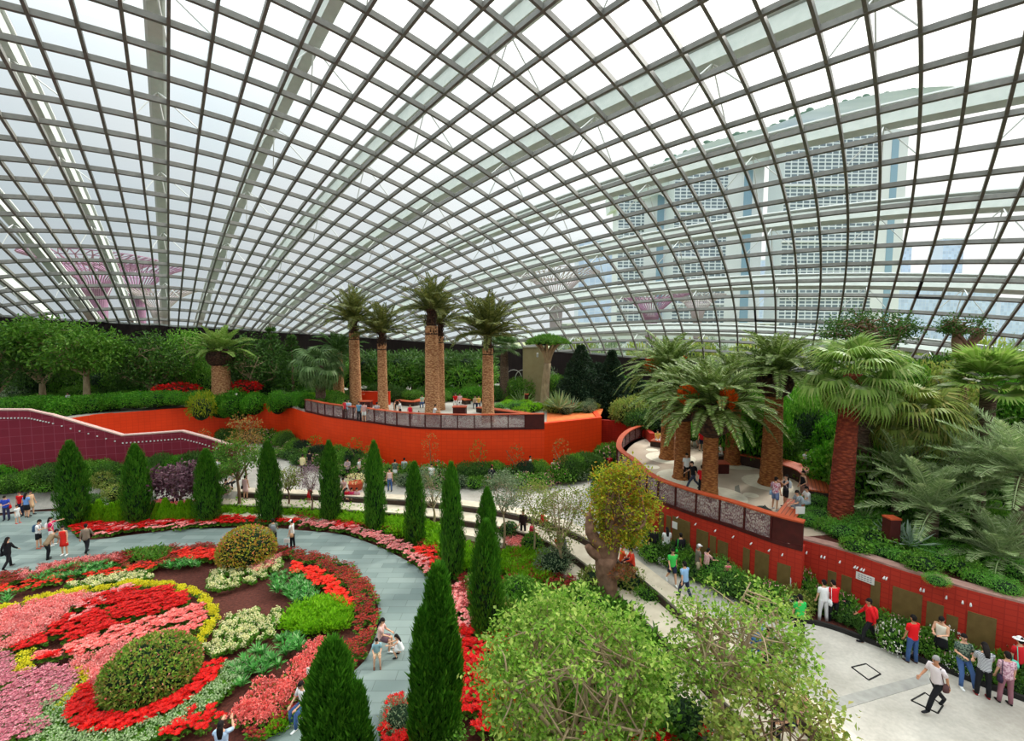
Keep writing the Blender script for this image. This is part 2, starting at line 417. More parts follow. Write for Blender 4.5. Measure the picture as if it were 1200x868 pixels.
# ground of the planted strip beside the path is the mulch floor
# plaza markings: darker band, two access covers
gm_ = mat('band_stone', (150, 148, 142), (172, 170, 162), rough=.8, scale=3, coord='Object')
bn = MB(); bn.prism([tuple(G(*p, ZP)[:2]) for p in [(964, 819), (990, 838), (1092, 801), (1086, 789), (1020, 812), (1005, 808)][:0]+[(967, 821), (985, 832), (1092, 800), (1087, 789)]], ZP, ZP+.012)
struct('trim_7', bn, gm_)
for q, nme in (([(998, 782), (1015, 778), (1032, 790), (1018, 797)], 'access_cover'), ([(1068, 821), (1084, 812), (1105, 827), (1099, 836)], 'access_cover')):
    c = [G(*p, ZP) for p in q]; mb = MB()
    for k in range(4): mb.tube([c[k]+Vector((0, 0, .012)), c[(k+1) % 4]+Vector((0, 0, .012))], .025, n=4)
    o = thing(nme, 'black outlined access cover in the plaza paving, '+('left of the walking man' if q[0][0] < 1050 else 'under the walking man in black trousers'), 'floor hatch', (0, 0, 0))
    obj('frame', mb, m_kerb, o); mb = MB(); mb.prism([(p.x, p.y) for p in c], ZP, ZP+.01); obj('lid', mb, m_plaza, o)
# ------------------------------------------------------------------ walls
m_orange = tilemat('orange_render', (246, 66, 10), (250, 70, 14), (236, 58, 8), .45, .3, .02, rough=.55, noise=.18)
m_red = tilemat('red_mosaic', (186, 50, 32), (194, 54, 36), (172, 44, 30), .3, .2, .02, rough=.6, noise=.3)
m_purple = tilemat('purple_tiles', (132, 36, 54), (140, 40, 58), (160, 80, 96), .62, .62, .014, rough=.55, noise=.25)
m_cap = mat('wall_cap', (205, 170, 160), rough=.7)
# orange wall (front edge of the back terrace)
ow_top = [(60, 495, 39.5), (103, 487, 42), (160, 482, 44.5), (213, 478, 46.5), (260, 475, 48.5), (307, 473, 49.5), (340, 478, 48), (358, 483, 45), (385, 488, 42), (423, 493, 39.7), (480, 501, 36.8), (547, 503.5, 36), (600, 503.5, 36.2), (638, 503, 36.4)]
OW = [D(a_, b_, c_) for a_, b_, c_ in ow_top]
OWs = smooth_line(OW, 5)
rb, uv = ribbon(OWs, ZP-.1, [min(max(p.z, 4.8), 5.6) if True else 5 for p in OWs], .5)
struct('wall_front', rb.mesh('wall_front', m_orange, uv=uv), None, 'bright orange curved retaining wall below the back terrace')
a_, b_ = D(638, 503, 36.4), D(705, 492, 40.0)
rb, uv = ribbon([a_, b_, D(700, 485, 43.5)], ZP-.1, [5.35, 5.2, 5.2], .5)
struct('wall_corner', rb.mesh('wall_corner', m_orange, uv=uv), None, 'orange retaining wall corner beside the railing end')
# dark red wall going back from the orange corner
rb, uv = ribbon(smooth_line([D(703, 488, 43.8), D(730, 493, 42.5), D(752, 500, 40), D(762, 507, 37.5)], 4), ZP-.1, 4.3, .4)
struct('wall_middle', rb.mesh('wall_middle', m_red, uv=uv), None, 'dark red retaining wall between both terraces')
# purple wall at the left
pw = [(-90, 478, 31.5), (0, 481, 33), (33, 481, 33.6), (60, 487, 34.2), (143, 511, 35.6), (180, 508.5, 36.3), (213, 506, 37), (240, 513, 37.4), (275, 524, 38)]
PW = []
for k in range(len(pw)-1):
    for s_ in range(4):
        f_ = s_/4; PW.append(D(*[pw[k][q]*(1-f_)+pw[k+1][q]*f_ for q in range(3)]))
PW.append(D(*pw[-1]))
rb, uv = ribbon(PW, ZP-.1, [p.z for p in PW], .4)
struct('wall_left', rb.mesh('wall_left', m_purple, uv=uv), None, 'purple tiled wall with a zigzag top at the left')
cpm, uv = ribbon([(p.x, p.y-.03) for p in PW], [p.z for p in PW], [p.z+.1 for p in PW], .5)
struct('trim_8', cpm.mesh('trim_8', m_cap, uv=uv), None)
sd = MB()
for k in range(0, len(PW)-1):
    for f_ in (.1, .6):
        p = PW[k].lerp(PW[k+1], f_); sd.box((p.x, p.y-.04, p.z-.55), (.09, .06, .09))
sob = obj('wall_studs', sd, m_white, parent=bpy.data.objects['wall_left'])
# right terrace retaining wall
rt = [(752, 499, 39.5), (738, 505, 37.8), (727, 515, 35), (723, 527, 31.9), (728, 541, 30), (740, 554, 28.2), (762, 580, 24.8), (802, 601, 22.6), (855, 620, 20.8), (905, 637, 19.2), (940, 650, 18.4)]
RT = []
for a_, b_, c_ in rt:
    p = D(a_, b_, c_); RT.append(Vector((p.x, p.y, ZT)))
RTs = smooth_line(RT, 5)
rb, uv = ribbon(RTs, ZP-.1, ZT, .5)
struct('wall_right', rb.mesh('wall_right', m_red, uv=uv), None, 'red mosaic retaining wall below the right terrace railing')
rw = [(940, 632, 18.6), (989, 645, 17.6), (1042, 663, 16.6), (1113, 684, 15.7), (1160, 697, 15.1), (1200, 707, 14.7), (1260, 724, 14), (1400, 760, 12.5), (1560, 810, 11), (1750, 880, 10)]
RW = [Vector((RTs[-1].x+.02, RTs[-1].y+.1, 3.5))]+[G(p[0], p[1], 3.52) for p in rw]; RWs = [RW[0]]+smooth_line(RW[1:], 4)
rb, uv = ribbon(RWs, ZP-.1, [3.5]*len(RWs), .45)
struct('wall_far_right', rb.mesh('wall_far_right', m_red, uv=uv), None, 'red mosaic retaining wall with bronze panels at the right')
cpm, uv = ribbon([(p.x, p.y) for p in RWs], 3.5, 3.57, .5)
struct('trim_9', cpm.mesh('trim_9', mat('stone_cap', (150, 110, 100), (175, 140, 128), rough=.8, scale=4), uv=uv), None)
# terraces decks
m_deck = None
t = NT('terrace_paving'); b = t.n('ShaderNodeBsdfPrincipled', Roughness=.7); t.l(b.outputs[0], t.out.inputs[0])
tc_ = t.n('ShaderNodeTexCoord'); n1 = t.n('ShaderNodeTexNoise', Scale=.25, Detail=6); t.l(tc_.outputs['Object'], n1.inputs['Vector'])
t.l(t.ramp(n1.outputs[0], [(.35, lin((172, 152, 132))), (.5, lin((196, 178, 156))), (.65, lin((210, 196, 178)))]), b.inputs['Base Color']); m_deck = t.m
dk = MB(); dk.prism([(v.x, v.y) for v in offs(RTs, .1)]+[(RW[1].x, RW[1].y+.3), (40, 24), (46, 46), (12, 46)], ZT-.3, ZT)
struct('floor_terrace', dk, m_deck, 'warm grey paved deck of the right terrace')
bk = MB(); bk.prism([(v.x, v.y) for v in offs(OWs, .1)]+[(D(638, 503, 36.4).x, 36.6), (a_x := D(705, 492, 40.0).x, 40.2), (D(700, 485, 43.5).x, 43.7), (9, 50), (22, 62), (0, 72), (-40, 66), (-62, 48), (-50, 36)], ZB-.4, ZB)
struct('floor_back_terrace', bk, m_plaza, 'pale deck of the back terrace above the orange wall')
# raised ground for planting on the right and behind
gr = MB(); gr.prism([(v.x, v.y) for v in offs(RWs, .3)]+[(60, 12), (60, 60), (24, 60), (21.5, 40), (19.5, 30), (14.4, 24), (12.2, 19.4)], 2.5, 3.48)
struct('floor_planting', gr, m_soil, 'soil of the raised planting behind the red wall')
gr2 = MB(); gr2.prism([(11, 46), (24, 41), (60, 40), (60, 70), (8, 70)], 2.5, 4.2)
struct('floor_far_planting', gr2, m_soil)
gs = MB(); gs.prism([(22.5, 29), (25, 27), (34, 26), (52, 27), (56, 40), (27, 40)], 3.0, 6.4); struct('floor_slope', gs, m_soil)
# pale circles around the right terrace palms
RP = [(782, 537), (799, 560), (831, 582), (858, 543), (903, 567)]
m_circle = mat('pale_circle', (222, 212, 190), (236, 228, 208), rough=.8, scale=5)
for a_, b_ in RP:
    p = G(a_, b_, ZT); mb = MB(); mb.lathe([(1.75, 0), (1.75, .015)], (p.x+.3, p.y+.2, ZT), n=28)
    o = struct('trim_%d' % (10+RP.index((a_, b_))), mb, m_circle)
mb = MB()
for (a_, b_, r_) in ((764, 527, .45), (763, 547, .55), (880, 580, .4), (838, 573, .5), (770, 534, .3)):
    p = G(a_, b_, ZT); mb.lathe([(r_, 0), (r_, .012)], (p.x, p.y, ZT), n=20)
struct('trim_20', mb, m_circle)
mb = MB(); mb.prism([tuple(G(*p, ZT)[:2]) for p in [(861, 570), (866, 568), (870, 590), (868, 594), (862, 594)]], ZT, ZT+.011)
struct('trim_21', mb, mat('grey_inlay', (120, 118, 108), rough=.8))
# ------------------------------------------------------------------ railings with cut metal panels
m_rust = mat('rust_brown', (66, 22, 20), (84, 30, 26), rough=.55, scale=3)
m_rail = mat('rust_rail', (176, 70, 40), (196, 88, 52), rough=.5, scale=3)
t = NT('cut_metal_panel'); b = t.n('ShaderNodeBsdfPrincipled', Roughness=.5); tc_ = t.n('ShaderNodeTexCoord')
mp = t.n('ShaderNodeMapping'); mp.inputs['Scale'].default_value = (15, 6, 1); t.l(tc_.outputs['UV'], mp.inputs[0])
nzz = t.n('ShaderNodeTexNoise', Scale=1.2, Detail=2); t.l(mp.outputs[0], nzz.inputs['Vector'])
ad = t.n('ShaderNodeMixRGB', blend_type='ADD'); ad.inputs[0].default_value = .8; t.l(mp.outputs[0], ad.inputs[1]); t.l(nzz.outputs['Color'], ad.inputs[2])
vo = t.n('ShaderNodeTexVoronoi', Scale=1.0); vo.feature = 'DISTANCE_TO_EDGE'; t.l(ad.outputs[0], vo.inputs['Vector'])
holes = t.ramp(vo.outputs['Distance'], [(.09, (0, 0, 0, 1)), (.12, (1, 1, 1, 1))])
b.inputs['Base Color'].default_value = lin((104, 66, 72)); tr = t.n('ShaderNodeBsdfPrincipled', Roughness=.25); tr.inputs['Base Color'].default_value = lin((215, 196, 194))
tp = t.n('ShaderNodeBsdfTransparent'); m2 = t.n('ShaderNodeMixShader'); m2.inputs[0].default_value = .62; t.l(tr.outputs[0], m2.inputs[1]); t.l(tp.outputs[0], m2.inputs[2])
mx = t.n('ShaderNodeMixShader'); t.l(holes, mx.inputs[0]); t.l(b.outputs[0], mx.inputs[1]); t.l(m2.outputs[0], mx.inputs[2]); t.l(mx.outputs[0], t.out.inputs[0])
m_panel = t.m
def railing(P, z, h, step, label, solid_end=1.2, name='railing'):
    """P polyline of the wall top"""
    o = thing(name, label, 'railing', (P[0].x, P[0].y, z))
    inv = Vector((P[0].x, P[0].y, z))
    L = [0]
    for k in range(1, len(P)): L.append(L[-1]+(P[k]-P[k-1]).length)
    def at(s):
        s = min(max(s, 0), L[-1])
        for k in range(1, len(P)):
            if s <= L[k]: 
                f_ = (s-L[k-1])/max(1e-6, L[k]-L[k-1]); return P[k-1].lerp(P[k], f_)
        return P[-1]
    top = [Vector((p.x, p.y, z+h))-inv for p in P]
    top2 = offs(top, .14); r = MB(); r.prism([(v.x, v.y) for v in offs(top, -.06)]+[(v.x, v.y) for v in offs(top, .32)[::-1]], h-.07, h)
    obj('top_rail', r, m_rail, o)
    b_ = MB(); b_.prism([(v.x, v.y) for v in offs(top, -.03)]+[(v.x, v.y) for v in offs(top, .1)[::-1]], -.12, .04)
    obj('bottom_rail', b_, m_rust, o)
    n = int((L[-1]-solid_end)/step); st = (L[-1]-solid_end)/n
    for k in range(n+1):
        p = at(k*st)-inv; q = at(k*st+.1)-inv; an = math.atan2(q.y-p.y, q.x-p.x)
        pm_ = MB(); pm_.box((0, 0, h/2-.03), (.07, .12, h-.08)); obj('post', pm_, m_rust, o, loc=(p.x, p.y, 0), rz=an)
        if k < n:
            pts = [at(k*st+st*f_)-inv for f_ in np.linspace(.02, .98, 5)]
            rb, uv = ribbon(pts, .06, h-.1, .02); uv = [(u+k*7.3, v) for u, v in uv]
            obj('panel', rb.mesh('panel', m_panel, uv=uv), parent=o)
    pts = [at(L[-1]-solid_end)-inv, at(L[-1])-inv]
    if solid_end > .3:
        rb, uv = ribbon(pts, -.1, h-.07, .1); obj('end_plate', rb.mesh('end_plate', m_rust, uv=uv), parent=o)
    return o
RR = [p for p in RTs]
railing(RR, ZT, 1.15, 1.15, 'curved rust-brown railing with twig-patterned panels around the right terrace')
OR = [Vector((p.x, p.y, ZB)) for p in smooth_line(OW[7:], 5)]
railing(OR, ZB-.0, 1.15, 1.35, 'long rust-brown railing with patterned panels along the back terrace', 1.6)
# solid rust edge box under right corner of right railing
# bronze niches in the red wall, each a panel of the wall
m_bronze = mat('bronze_plate', (104, 84, 46), (120, 98, 56), rough=.5, scale=4)
wr_ = bpy.data.objects['wall_right']; wf_ = bpy.data.objects['wall_far_right']
def on_wall(px, P):
    """point of wall polyline P at azimuth of pixel px"""
    tx = (px-CX)/F/ (cp) 
    best = None
    for k in range(len(P)-1):
        a0 = P[k].x/P[k].y; a1 = P[k+1].x/P[k+1].y; tt = (px-CX)/F
        if (a0-tt)*(a1-tt) <= 0 and P[k].y < 29.5:
            f_ = (tt-a0)/(a1-a0+1e-9); p = P[k].lerp(P[k+1], f_); return p, (P[k+1]-P[k])
    return None
for px, wd, h0, h1 in ((780, .35, 1.4, 2.9), (789, .3, 1.4, 2.9), (804, 1.05, 1.5, 3.0), (830, .6, 1.4, 2.8), (843, .3, 1.3, 2.7), (855, .5, 1.3, 2.6), (884, .3, 1.5, 2.7), (903, .6, 1.3, 2.8), (930, .5, 1.4, 2.6)):
    q = on_wall(px, RTs)
    if q:
        p, d_ = q; mb = MB(); mb.box((0, 0, (h0+h1)/2), (wd, .06, h1-h0)); obj('wall_plate', mb, m_bronze, wr_, loc=(p.x, p.y, 0), rz=math.atan2(d_.y, d_.x))
for px, wd, h0, h1 in ((946, .25, 1.8, 2.6), (989, .3, 1.6, 2.5), (1007, .35, 1.5, 2.5), (1043, .3, 1.4, 2.75), (1082, .85, 1.3, 2.8), (1117, .45, 1.5, 2.65), (1139, .3, 1.5, 2.4), (1175, .7, 1.3, 2.75)):
    q = on_wall(px, RWs)
    if q:
        p, d_ = q; mb = MB(); mb.box((0, 0, (h0+h1)/2), (wd, .06, h1-h0)); obj('wall_plate', mb, m_bronze, wf_, loc=(p.x, p.y, 0), rz=math.atan2(d_.y, d_.x))
# little pale spotlights on the red walls
for P_, pxs, par in ((RTs, [800, 822, 846, 868, 890, 912, 928], wr_), (RWs, [953, 957, 975, 979, 998, 1017, 1020, 1025, 1028, 1053, 1056, 1098, 1102, 1130, 1150, 1160], wf_)):
    for px in pxs:
        q = on_wall(px, P_)
        if q:
            p, d_ = q; mb = MB(); mb.tube([(0, 0, 3.05), (0, -.14, 3.0)], [.02, .035], n=6); obj('spotlight', mb, m_white, par, loc=(p.x, p.y, 0), rz=math.atan2(d_.y, d_.x))
# small notices
sgn = thing('wall_sign', 'small white notice on the red wall above the rose bed', 'sign', on_wall(1030, RWs)[0].xy.to_3d())
d_ = on_wall(1030, RWs)[1]; sgn.rotation_euler.z = math.atan2(d_.y, d_.x)
mb = MB(); mb.box((0, -.06, 2.72), (.62, .03, .3)); obj('plate', mb, mat('notice_white', (235, 232, 225)), sgn)
mb = MB()
for r_ in range(3):
    for c_ in range(5): mb.box((-.2+.1*c_, -.08, 2.8-.08*r_), (.07, .006, .025))
obj('lettering', mb, mat('notice_ink', (120, 120, 130)), sgn)
sgn = thing('wall_sign', 'tiny white notice on the red wall under the terrace railing', 'sign', on_wall(797, RTs)[0].xy.to_3d())
d_ = on_wall(797, RTs)[1]; sgn.rotation_euler.z = math.atan2(d_.y, d_.x)
mb = MB(); mb.box((0, -.06, 2.55), (.3, .03, .35)); obj('plate', mb, bpy.data.materials['notice_white'], sgn)
# ------------------------------------------------------------------ benches on the terraces
m_wood = tilemat('bench_wood', (188, 82, 42), (206, 100, 56), (120, 44, 24), 3.0, .16, .02, rough=.5, noise=.3)
def bench(P, wdt, z, h, label, name='curved_bench', stoney=True, flip=1):
    o = thing(name, label, 'bench', (P[0].x, P[0].y, z)); inv = Vector((P[0].x, P[0].y, 0))
    Q_ = [Vector((p.x, p.y, 0))-inv for p in P]
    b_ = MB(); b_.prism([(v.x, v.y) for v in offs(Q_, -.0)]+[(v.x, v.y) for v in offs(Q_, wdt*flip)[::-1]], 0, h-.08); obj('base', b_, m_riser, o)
    a1 = offs(Q_, -.05*flip); a2 = offs(Q_, (wdt+.05)*flip)
    V = []; UV = []; u = 0
    for k in range(len(Q_)):
        if k: u += (Q_[k]-Q_[k-1]).length
        V += [(a1[k].x, a1[k].y, h-.08), (a1[k].x, a1[k].y, h), (a2[k].x, a2[k].y, h), (a2[k].x, a2[k].y, h-.08)]; UV += [(u, 0), (u, .08), (u, wdt+.1), (u, wdt+.2)]
    Fc = []
    for k in range(len(Q_)-1):
        for q in range(4): Fc.append((k*4+q, k*4+(q+1) % 4, (k+1)*4+(q+1) % 4, (k+1)*4+q))
    Fc += [(3, 2, 1, 0), tuple((len(Q_)-1)*4+q for q in range(4))]
    s_ = MB(); s_.add(V, Fc); obj('seat', s_.mesh('seat', m_wood, uv=[(v*1.0, u_) for u_, v in UV] if False else UV), parent=o)
    return o
bp = smooth_line([G(a_, b_, ZT+.75) for a_, b_ in ((840, 527.5), (866, 532), (897, 538), (915, 543), (934, 550), (944, 560), (947, 573))], 5)
bench(bp, 1.15, ZT, .75, 'long curved wooden bench on a dark base beside the bright green shrubs')
bp = smooth_line([G(a_, b_, ZT) for a_, b_ in ((925, 627), (936, 610), (943, 599))], 4)
bench(bp, .7, ZT, .5, 'short wooden bench at the railing corner of the right terrace', name='bench')
bp = smooth_line([G(a_, b_, ZB) for a_, b_ in ((463, 474), (485, 476), (500, 472), (520, 468), (545, 474))], 4)
bench(bp, .7, ZB, .5, 'curved low bench behind the tall palms on the back terrace')
bp = smooth_line([G(a_, b_, ZB) for a_, b_ in ((558, 483), (580, 486), (608, 490), (624, 494))], 4)
bench(bp, .8, ZB, .5, 'curved bench with orange seat beside the low green mounds on the back terrace')
bp = [G(a_, b_, ZT) for a_, b_ in ((762, 523), (785, 526), (796, 529))]
bench(bp, .8, ZT, .5, 'short bench at the back of the right terrace beyond the palms')
def cube_seat(px, py, z, lab, s=1.0):
    p = G(px, py, z); o = thing('planter_box', lab, 'block seat', p); mb = MB(); mb.box((0, 0, .35*s), (1.1*s, .9*s, .7*s)); obj('body', mb, m_rust, o)
    mb = MB(); mb.box((0, 0, .73*s), (1.2*s, 1.0*s, .07*s)); obj('lid', mb, m_rail, o)
cube_seat(842, 553, ZT, 'dark red block seat behind the front palm on the right terrace', .9)
cube_seat(539, 486, ZB, 'dark red block seat between the palms of the back terrace', 1.1)
cube_seat(429, 478, ZB, 'rust coloured block seat by the leftmost tall palm')
p = D(440, 478, 49); o = thing('planter_wall', 'low orange wall piece between two tall palm trunks', 'low wall', (p.x, p.y, ZB)); mb = MB(); mb.box((0, 0, .7), (3.2, .3, 1.4)); obj('body', mb, m_orange, o); mb = MB(); mb.box((0, 0, 1.43), (3.3, .4, .06)); obj('coping', mb, m_rail, o)
# khaki pillar
p = D(626, 470, 52); o = thing('concrete_pillar', 'khaki concrete service pillar behind the dragon tree', 'pillar', (p.x, p.y, ZB-.1)); mb = MB(); mb.box((0, 0, 3.1), (2.6, 1.6, 6.2)); obj('shaft', mb, mat('khaki', (150, 138, 98), (162, 150, 110), scale=2), o)
mb = MB(); mb.tube([(.3, -.85, 5.2), (.3, -1.0, 5.6)], .12, n=8); obj('lamp', mb, m_white, o)
mb = MB(); mb.box((0, 0, 6.23), (2.75, 1.75, .1)); obj('cap', mb, mat('khaki_cap', (110, 105, 80)), o)
# bollards / red-brown marker posts
for a_, b_, z_, lab in ((617, 475, ZB, 'dark rust bollard among the green mounds by the pillar'), (1043, 640, 3.7, 'dark rust bollard beside the big fan palm trunk')):
    p = G(a_, b_, z_); o = thing('bollard', lab, 'bollard', p); mb = MB(); mb.box((0, 0, .6), (.42, .42, 1.2)); obj('body', mb, m_rust, o); mb = MB(); mb.box((0, 0, 1.22), (.46, .46, .06)); obj('cap', mb, m_rail, o)
# left back terrace: rail and counters
for a_, b_, c_, lab in ((20, 449, 44, 'low terrace railing with pink gravel beyond at the far left'), (75, 447, 46, 'low terrace railing left of the broad tree trunk')):
    p = D(a_, b_, c_); o = thing('railing', lab, 'railing', (p.x, p.y, ZB))
    for k in range(3): mb = MB(); mb.box((-1.8+1.8*k, 0, .55), (.08, .08, 1.1)); obj('post', mb, m_rust, o)
    mb = MB(); mb.box((0, 0, 1.1), (4.2, .25, .09)); obj('top_rail', mb, m_rail, o); mb = MB(); mb.box((0, 0, .55), (4.0, .03, .85)); obj('panel', mb, mat('pink_gravel', (190, 150, 150), (225, 195, 190), scale=12), o)
p = D(155, 449, 48); o = thing('curved_bench', 'long red-brown bench under the trees left of the short stout palm', 'bench', (p.x, p.y, ZB)); mb = MB(); mb.box((0, 0, .35), (7, .9, .6)); obj('base', mb, m_rust, o); mb = MB(); mb.box((0, 0, .7), (7.2, 1.1, .1)); obj('seat', mb, m_rail, o)
# ------------------------------------------------------------------ plant makers
def unit(a): return a/(np.linalg.norm(a, axis=-1, keepdims=True)+1e-9)
def rdir(n): return unit(rng.normal(size=(n, 3)))
def leaves(mb, P, Dr, L, W, up=None, curl=.15, mi=0):
    """one folded 4-point blade per row: base P, direction Dr"""
    n = len(P)
    if n == 0: return mb
    up = rdir(n) if up is None else up
    s = unit(np.cross(Dr, up)); nn = unit(np.cross(s, Dr)); L = np.broadcast_to(L, (n,))[:, None]; W = np.broadcast_to(W, (n,))[:, None]
    V = np.stack([P, P+Dr*L*.5+s*W*.5+nn*L*curl, P+Dr*L, P+Dr*L*.5-s*W*.5+nn*L*curl], 1).reshape(-1, 3)
    a = np.arange(n)*4
    return mb.add(V, np.stack([a, a+1, a+2, a+3], 1), mi)
def blob_pts(n, c, r, shell=.55):
    d = rdir(n); k = (shell+(1-shell)*rng.random(n))**.7
    return np.array(c)+d*k[:, None]*np.array(r), d
def blob(mb, n, c, r, L, W, mi=0, shell=.6, flat=.5, curl=.15, low=-.4):
    P, d = blob_pts(n, c, r, shell); ok = d[:, 2] > low; P = P[ok]; d = d[ok]
    dr = unit(d*flat+rdir(len(P))*.8+np.array([0, 0, .25]))
    return leaves(mb, P, dr, L*(.6+.8*rng.random(len(P))), W*(.6+.8*rng.random(len(P))), up=unit(d+rdir(len(P))*.5), mi=mi, curl=curl)
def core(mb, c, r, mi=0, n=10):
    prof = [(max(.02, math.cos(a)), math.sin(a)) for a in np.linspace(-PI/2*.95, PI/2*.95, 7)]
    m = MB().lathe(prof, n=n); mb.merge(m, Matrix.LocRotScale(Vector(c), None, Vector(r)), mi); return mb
def bark_tube(mb, P, R, n=7, wob=.0):
    P = [Vector(p) for p in P]
    if wob: P = [P[0]]+[p+Vector(rng.normal(size=3)*wob) for p in P[1:-1]]+[P[-1]]
    return mb.tube(smooth_line(P, 3), np.interp(np.linspace(0, 1, (len(P)-1)*3+1), np.linspace(0, 1, len(R)), R), n)
# materials
LM = dict(
 cypress=leafmat('cypress_green', [(44, 96, 20), (66, 124, 28), (92, 152, 40), (52, 108, 24)]),
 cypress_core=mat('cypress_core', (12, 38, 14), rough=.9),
 lime=leafmat('lime_green', [(120, 178, 18), (150, 205, 40), (96, 156, 20)], trans=.4),
 light=leafmat('light_green', [(120, 168, 50), (158, 200, 80), (80, 124, 34), (196, 216, 110), (108, 150, 52)], trans=.45),
 olive=leafmat('olive_green', [(130, 150, 62), (158, 176, 84), (104, 128, 48), (176, 168, 92)], trans=.4),
 mid=leafmat('mid_green', [(84, 138, 36), (112, 166, 52), (62, 114, 30), (142, 184, 76)]),
 dark=leafmat('dark_green', [(52, 86, 28), (72, 112, 40), (92, 134, 56), (44, 76, 28)], trans=.2),
 black=leafmat('blackish_green', [(28, 50, 32), (46, 70, 44), (66, 90, 60), (36, 58, 40)], trans=.15),
 grey=leafmat('grey_green', [(118, 140, 100), (146, 164, 122), (92, 120, 84), (166, 178, 140)]),
 silver=leafmat('silver_green', [(150, 172, 112), (120, 148, 88), (186, 200, 150), (96, 124, 66)], trans=.3),
 gold=leafmat('golden_green', [(178, 182, 34), (140, 164, 36), (206, 200, 60), (196, 124, 44), (108, 142, 36), (170, 176, 50)], trans=.45),
 ivy=leafmat('ivy_green', [(66, 136, 24), (96, 168, 38), (44, 106, 20), (126, 188, 56)]),
 feather=leafmat('feather_green', [(92, 164, 52), (124, 190, 70), (66, 136, 40), (150, 206, 96)], trans=.35),
 purple=leafmat('purple_leaf', [(96, 62, 74), (130, 92, 104), (74, 42, 56), (150, 118, 128)]),
 palm=leafmat('palm_green', [(58, 98, 34), (84, 124, 48), (42, 78, 28), (110, 146, 70)], trans=.25),
 palmdark=leafmat('date_palm_green', [(86, 98, 38), (122, 130, 60), (62, 76, 30), (150, 150, 84)], trans=.25),
 canary=leafmat('canary_palm_green', [(92, 124, 44), (134, 158, 76), (64, 92, 30), (184, 194, 132)], trans=.25),
 fan=leafmat('fan_palm_green', [(118, 154, 56), (146, 178, 84), (92, 132, 42), (176, 190, 112)], trans=.4),
 fandull=leafmat('dull_fan_green', [(92, 126, 66), (120, 148, 92), (72, 104, 50)], trans=.3),
 agave=leafmat('agave_grey', [(176, 196, 176), (140, 168, 140), (200, 214, 196)], trans=.1),
 fern=leafmat('fern_yellow', [(150, 160, 24), (110, 140, 28), (180, 176, 40)], trans=.4),
)
m_bark = mat('bark', (96, 72, 54), (140, 112, 88), rough=.9, scale=5, bump=.6, stretch=(1, 1, .3))
m_barkpale = mat('pale_bark', (148, 128, 98), (190, 168, 134), rough=.9, scale=6, bump=.4, stretch=(1, 1, .3))
m_barkdark = mat('gnarled_bark', (100, 72, 56), (160, 122, 100), rough=.95, scale=3, bump=1, detail=8)
def palmbark(name, c1, c2, ring=5, rough=.9):
    t = NT(name); b = t.n('ShaderNodeBsdfPrincipled', Roughness=rough); t.l(b.outputs[0], t.out.inputs[0])
    tc_ = t.n('ShaderNodeTexCoord'); mp = t.n('ShaderNodeMapping'); mp.inputs['Scale'].default_value = (3.5, 3.5, ring*2.2); t.l(tc_.outputs['Object'], mp.inputs[0])
    vo = t.n('ShaderNodeTexVoronoi', Scale=1.4); t.l(mp.outputs[0], vo.inputs['Vector'])
    t.l(t.ramp(vo.outputs['Distance'], [(.1, lin(c2)), (.7, lin(c1))]), b.inputs['Base Color'])
    bp_ = t.n('ShaderNodeBump', Strength=.8, Distance=.08); bp_.invert = True; t.l(vo.outputs['Distance'], bp_.inputs['Height']); t.l(bp_.outputs[0], b.inputs['Normal'])
    return t.m
m_pb_orange = palmbark('canary_trunk', (138, 78, 36), (204, 136, 74))
m_pb_date = palmbark('date_trunk', (160, 104, 66), (232, 182, 130), 4)
m_pb_fan = palmbark('red_fibre_trunk', (112, 40, 20), (160, 70, 40), 3)
m_pb_grey = palmbark('grey_trunk', (84, 66, 52), (130, 108, 88))
m_boots = palmbark('palm_boots', (44, 26, 16), (96, 66, 44), 2)
m_orangeflower = leafmat('orange_dates', [(240, 96, 20), (255, 130, 40), (220, 70, 20)], trans=.2)
# --- cypress
def cypress_mesh(H, R, n=5200, seed=0, lobes=()):
    mb = MB(); lob = [(0, 0, H, R)]+list(lobes)
    for lx, ly, h, r in lob:
        m = int(n*(h*r)/(H*R)); t_ = rng.random(m)**.85; prof = np.interp(t_, [0, .08, .35, .7, .9, 1], [.86, .97, 1, .76, .38, .03])
        ang = rng.random(m)*2*PI; bump = 1+.13*np.sin(ang*3+t_*9+seed)+.1*np.sin(ang*7-t_*23)
        rad = r*prof*bump*(.72+.33*rng.random(m)); d = np.stack([np.cos(ang), np.sin(ang), np.zeros(m)], 1)
        P = d*rad[:, None]+np.stack([np.full(m, lx), np.full(m, ly), t_*h*.97], 1)
        dr = unit(d*.42+np.array([0, 0, 1])+rng.normal(size=(m, 3))*.16)
        leaves(mb, P, dr, (.20+.22*rng.random(m)), .05+.05*rng.random(m), up=unit(d+rng.normal(size=(m, 3))*.3), curl=.05)
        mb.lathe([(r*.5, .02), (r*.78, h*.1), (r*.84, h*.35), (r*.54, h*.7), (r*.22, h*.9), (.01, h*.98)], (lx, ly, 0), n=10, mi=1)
    return mb.mesh('foliage', [LM['cypress'], LM['cypress_core']])
cyp_meshes = [cypress_mesh(5.7, 1.0, 6000, 1), cypress_mesh(5.7, 1.0, 6000, 2.4)]
trunk_c = MB().tube([(0, 0, -.3), (0, 0, .6)], [.13, .1]).mesh('trunk', m_bark, True)
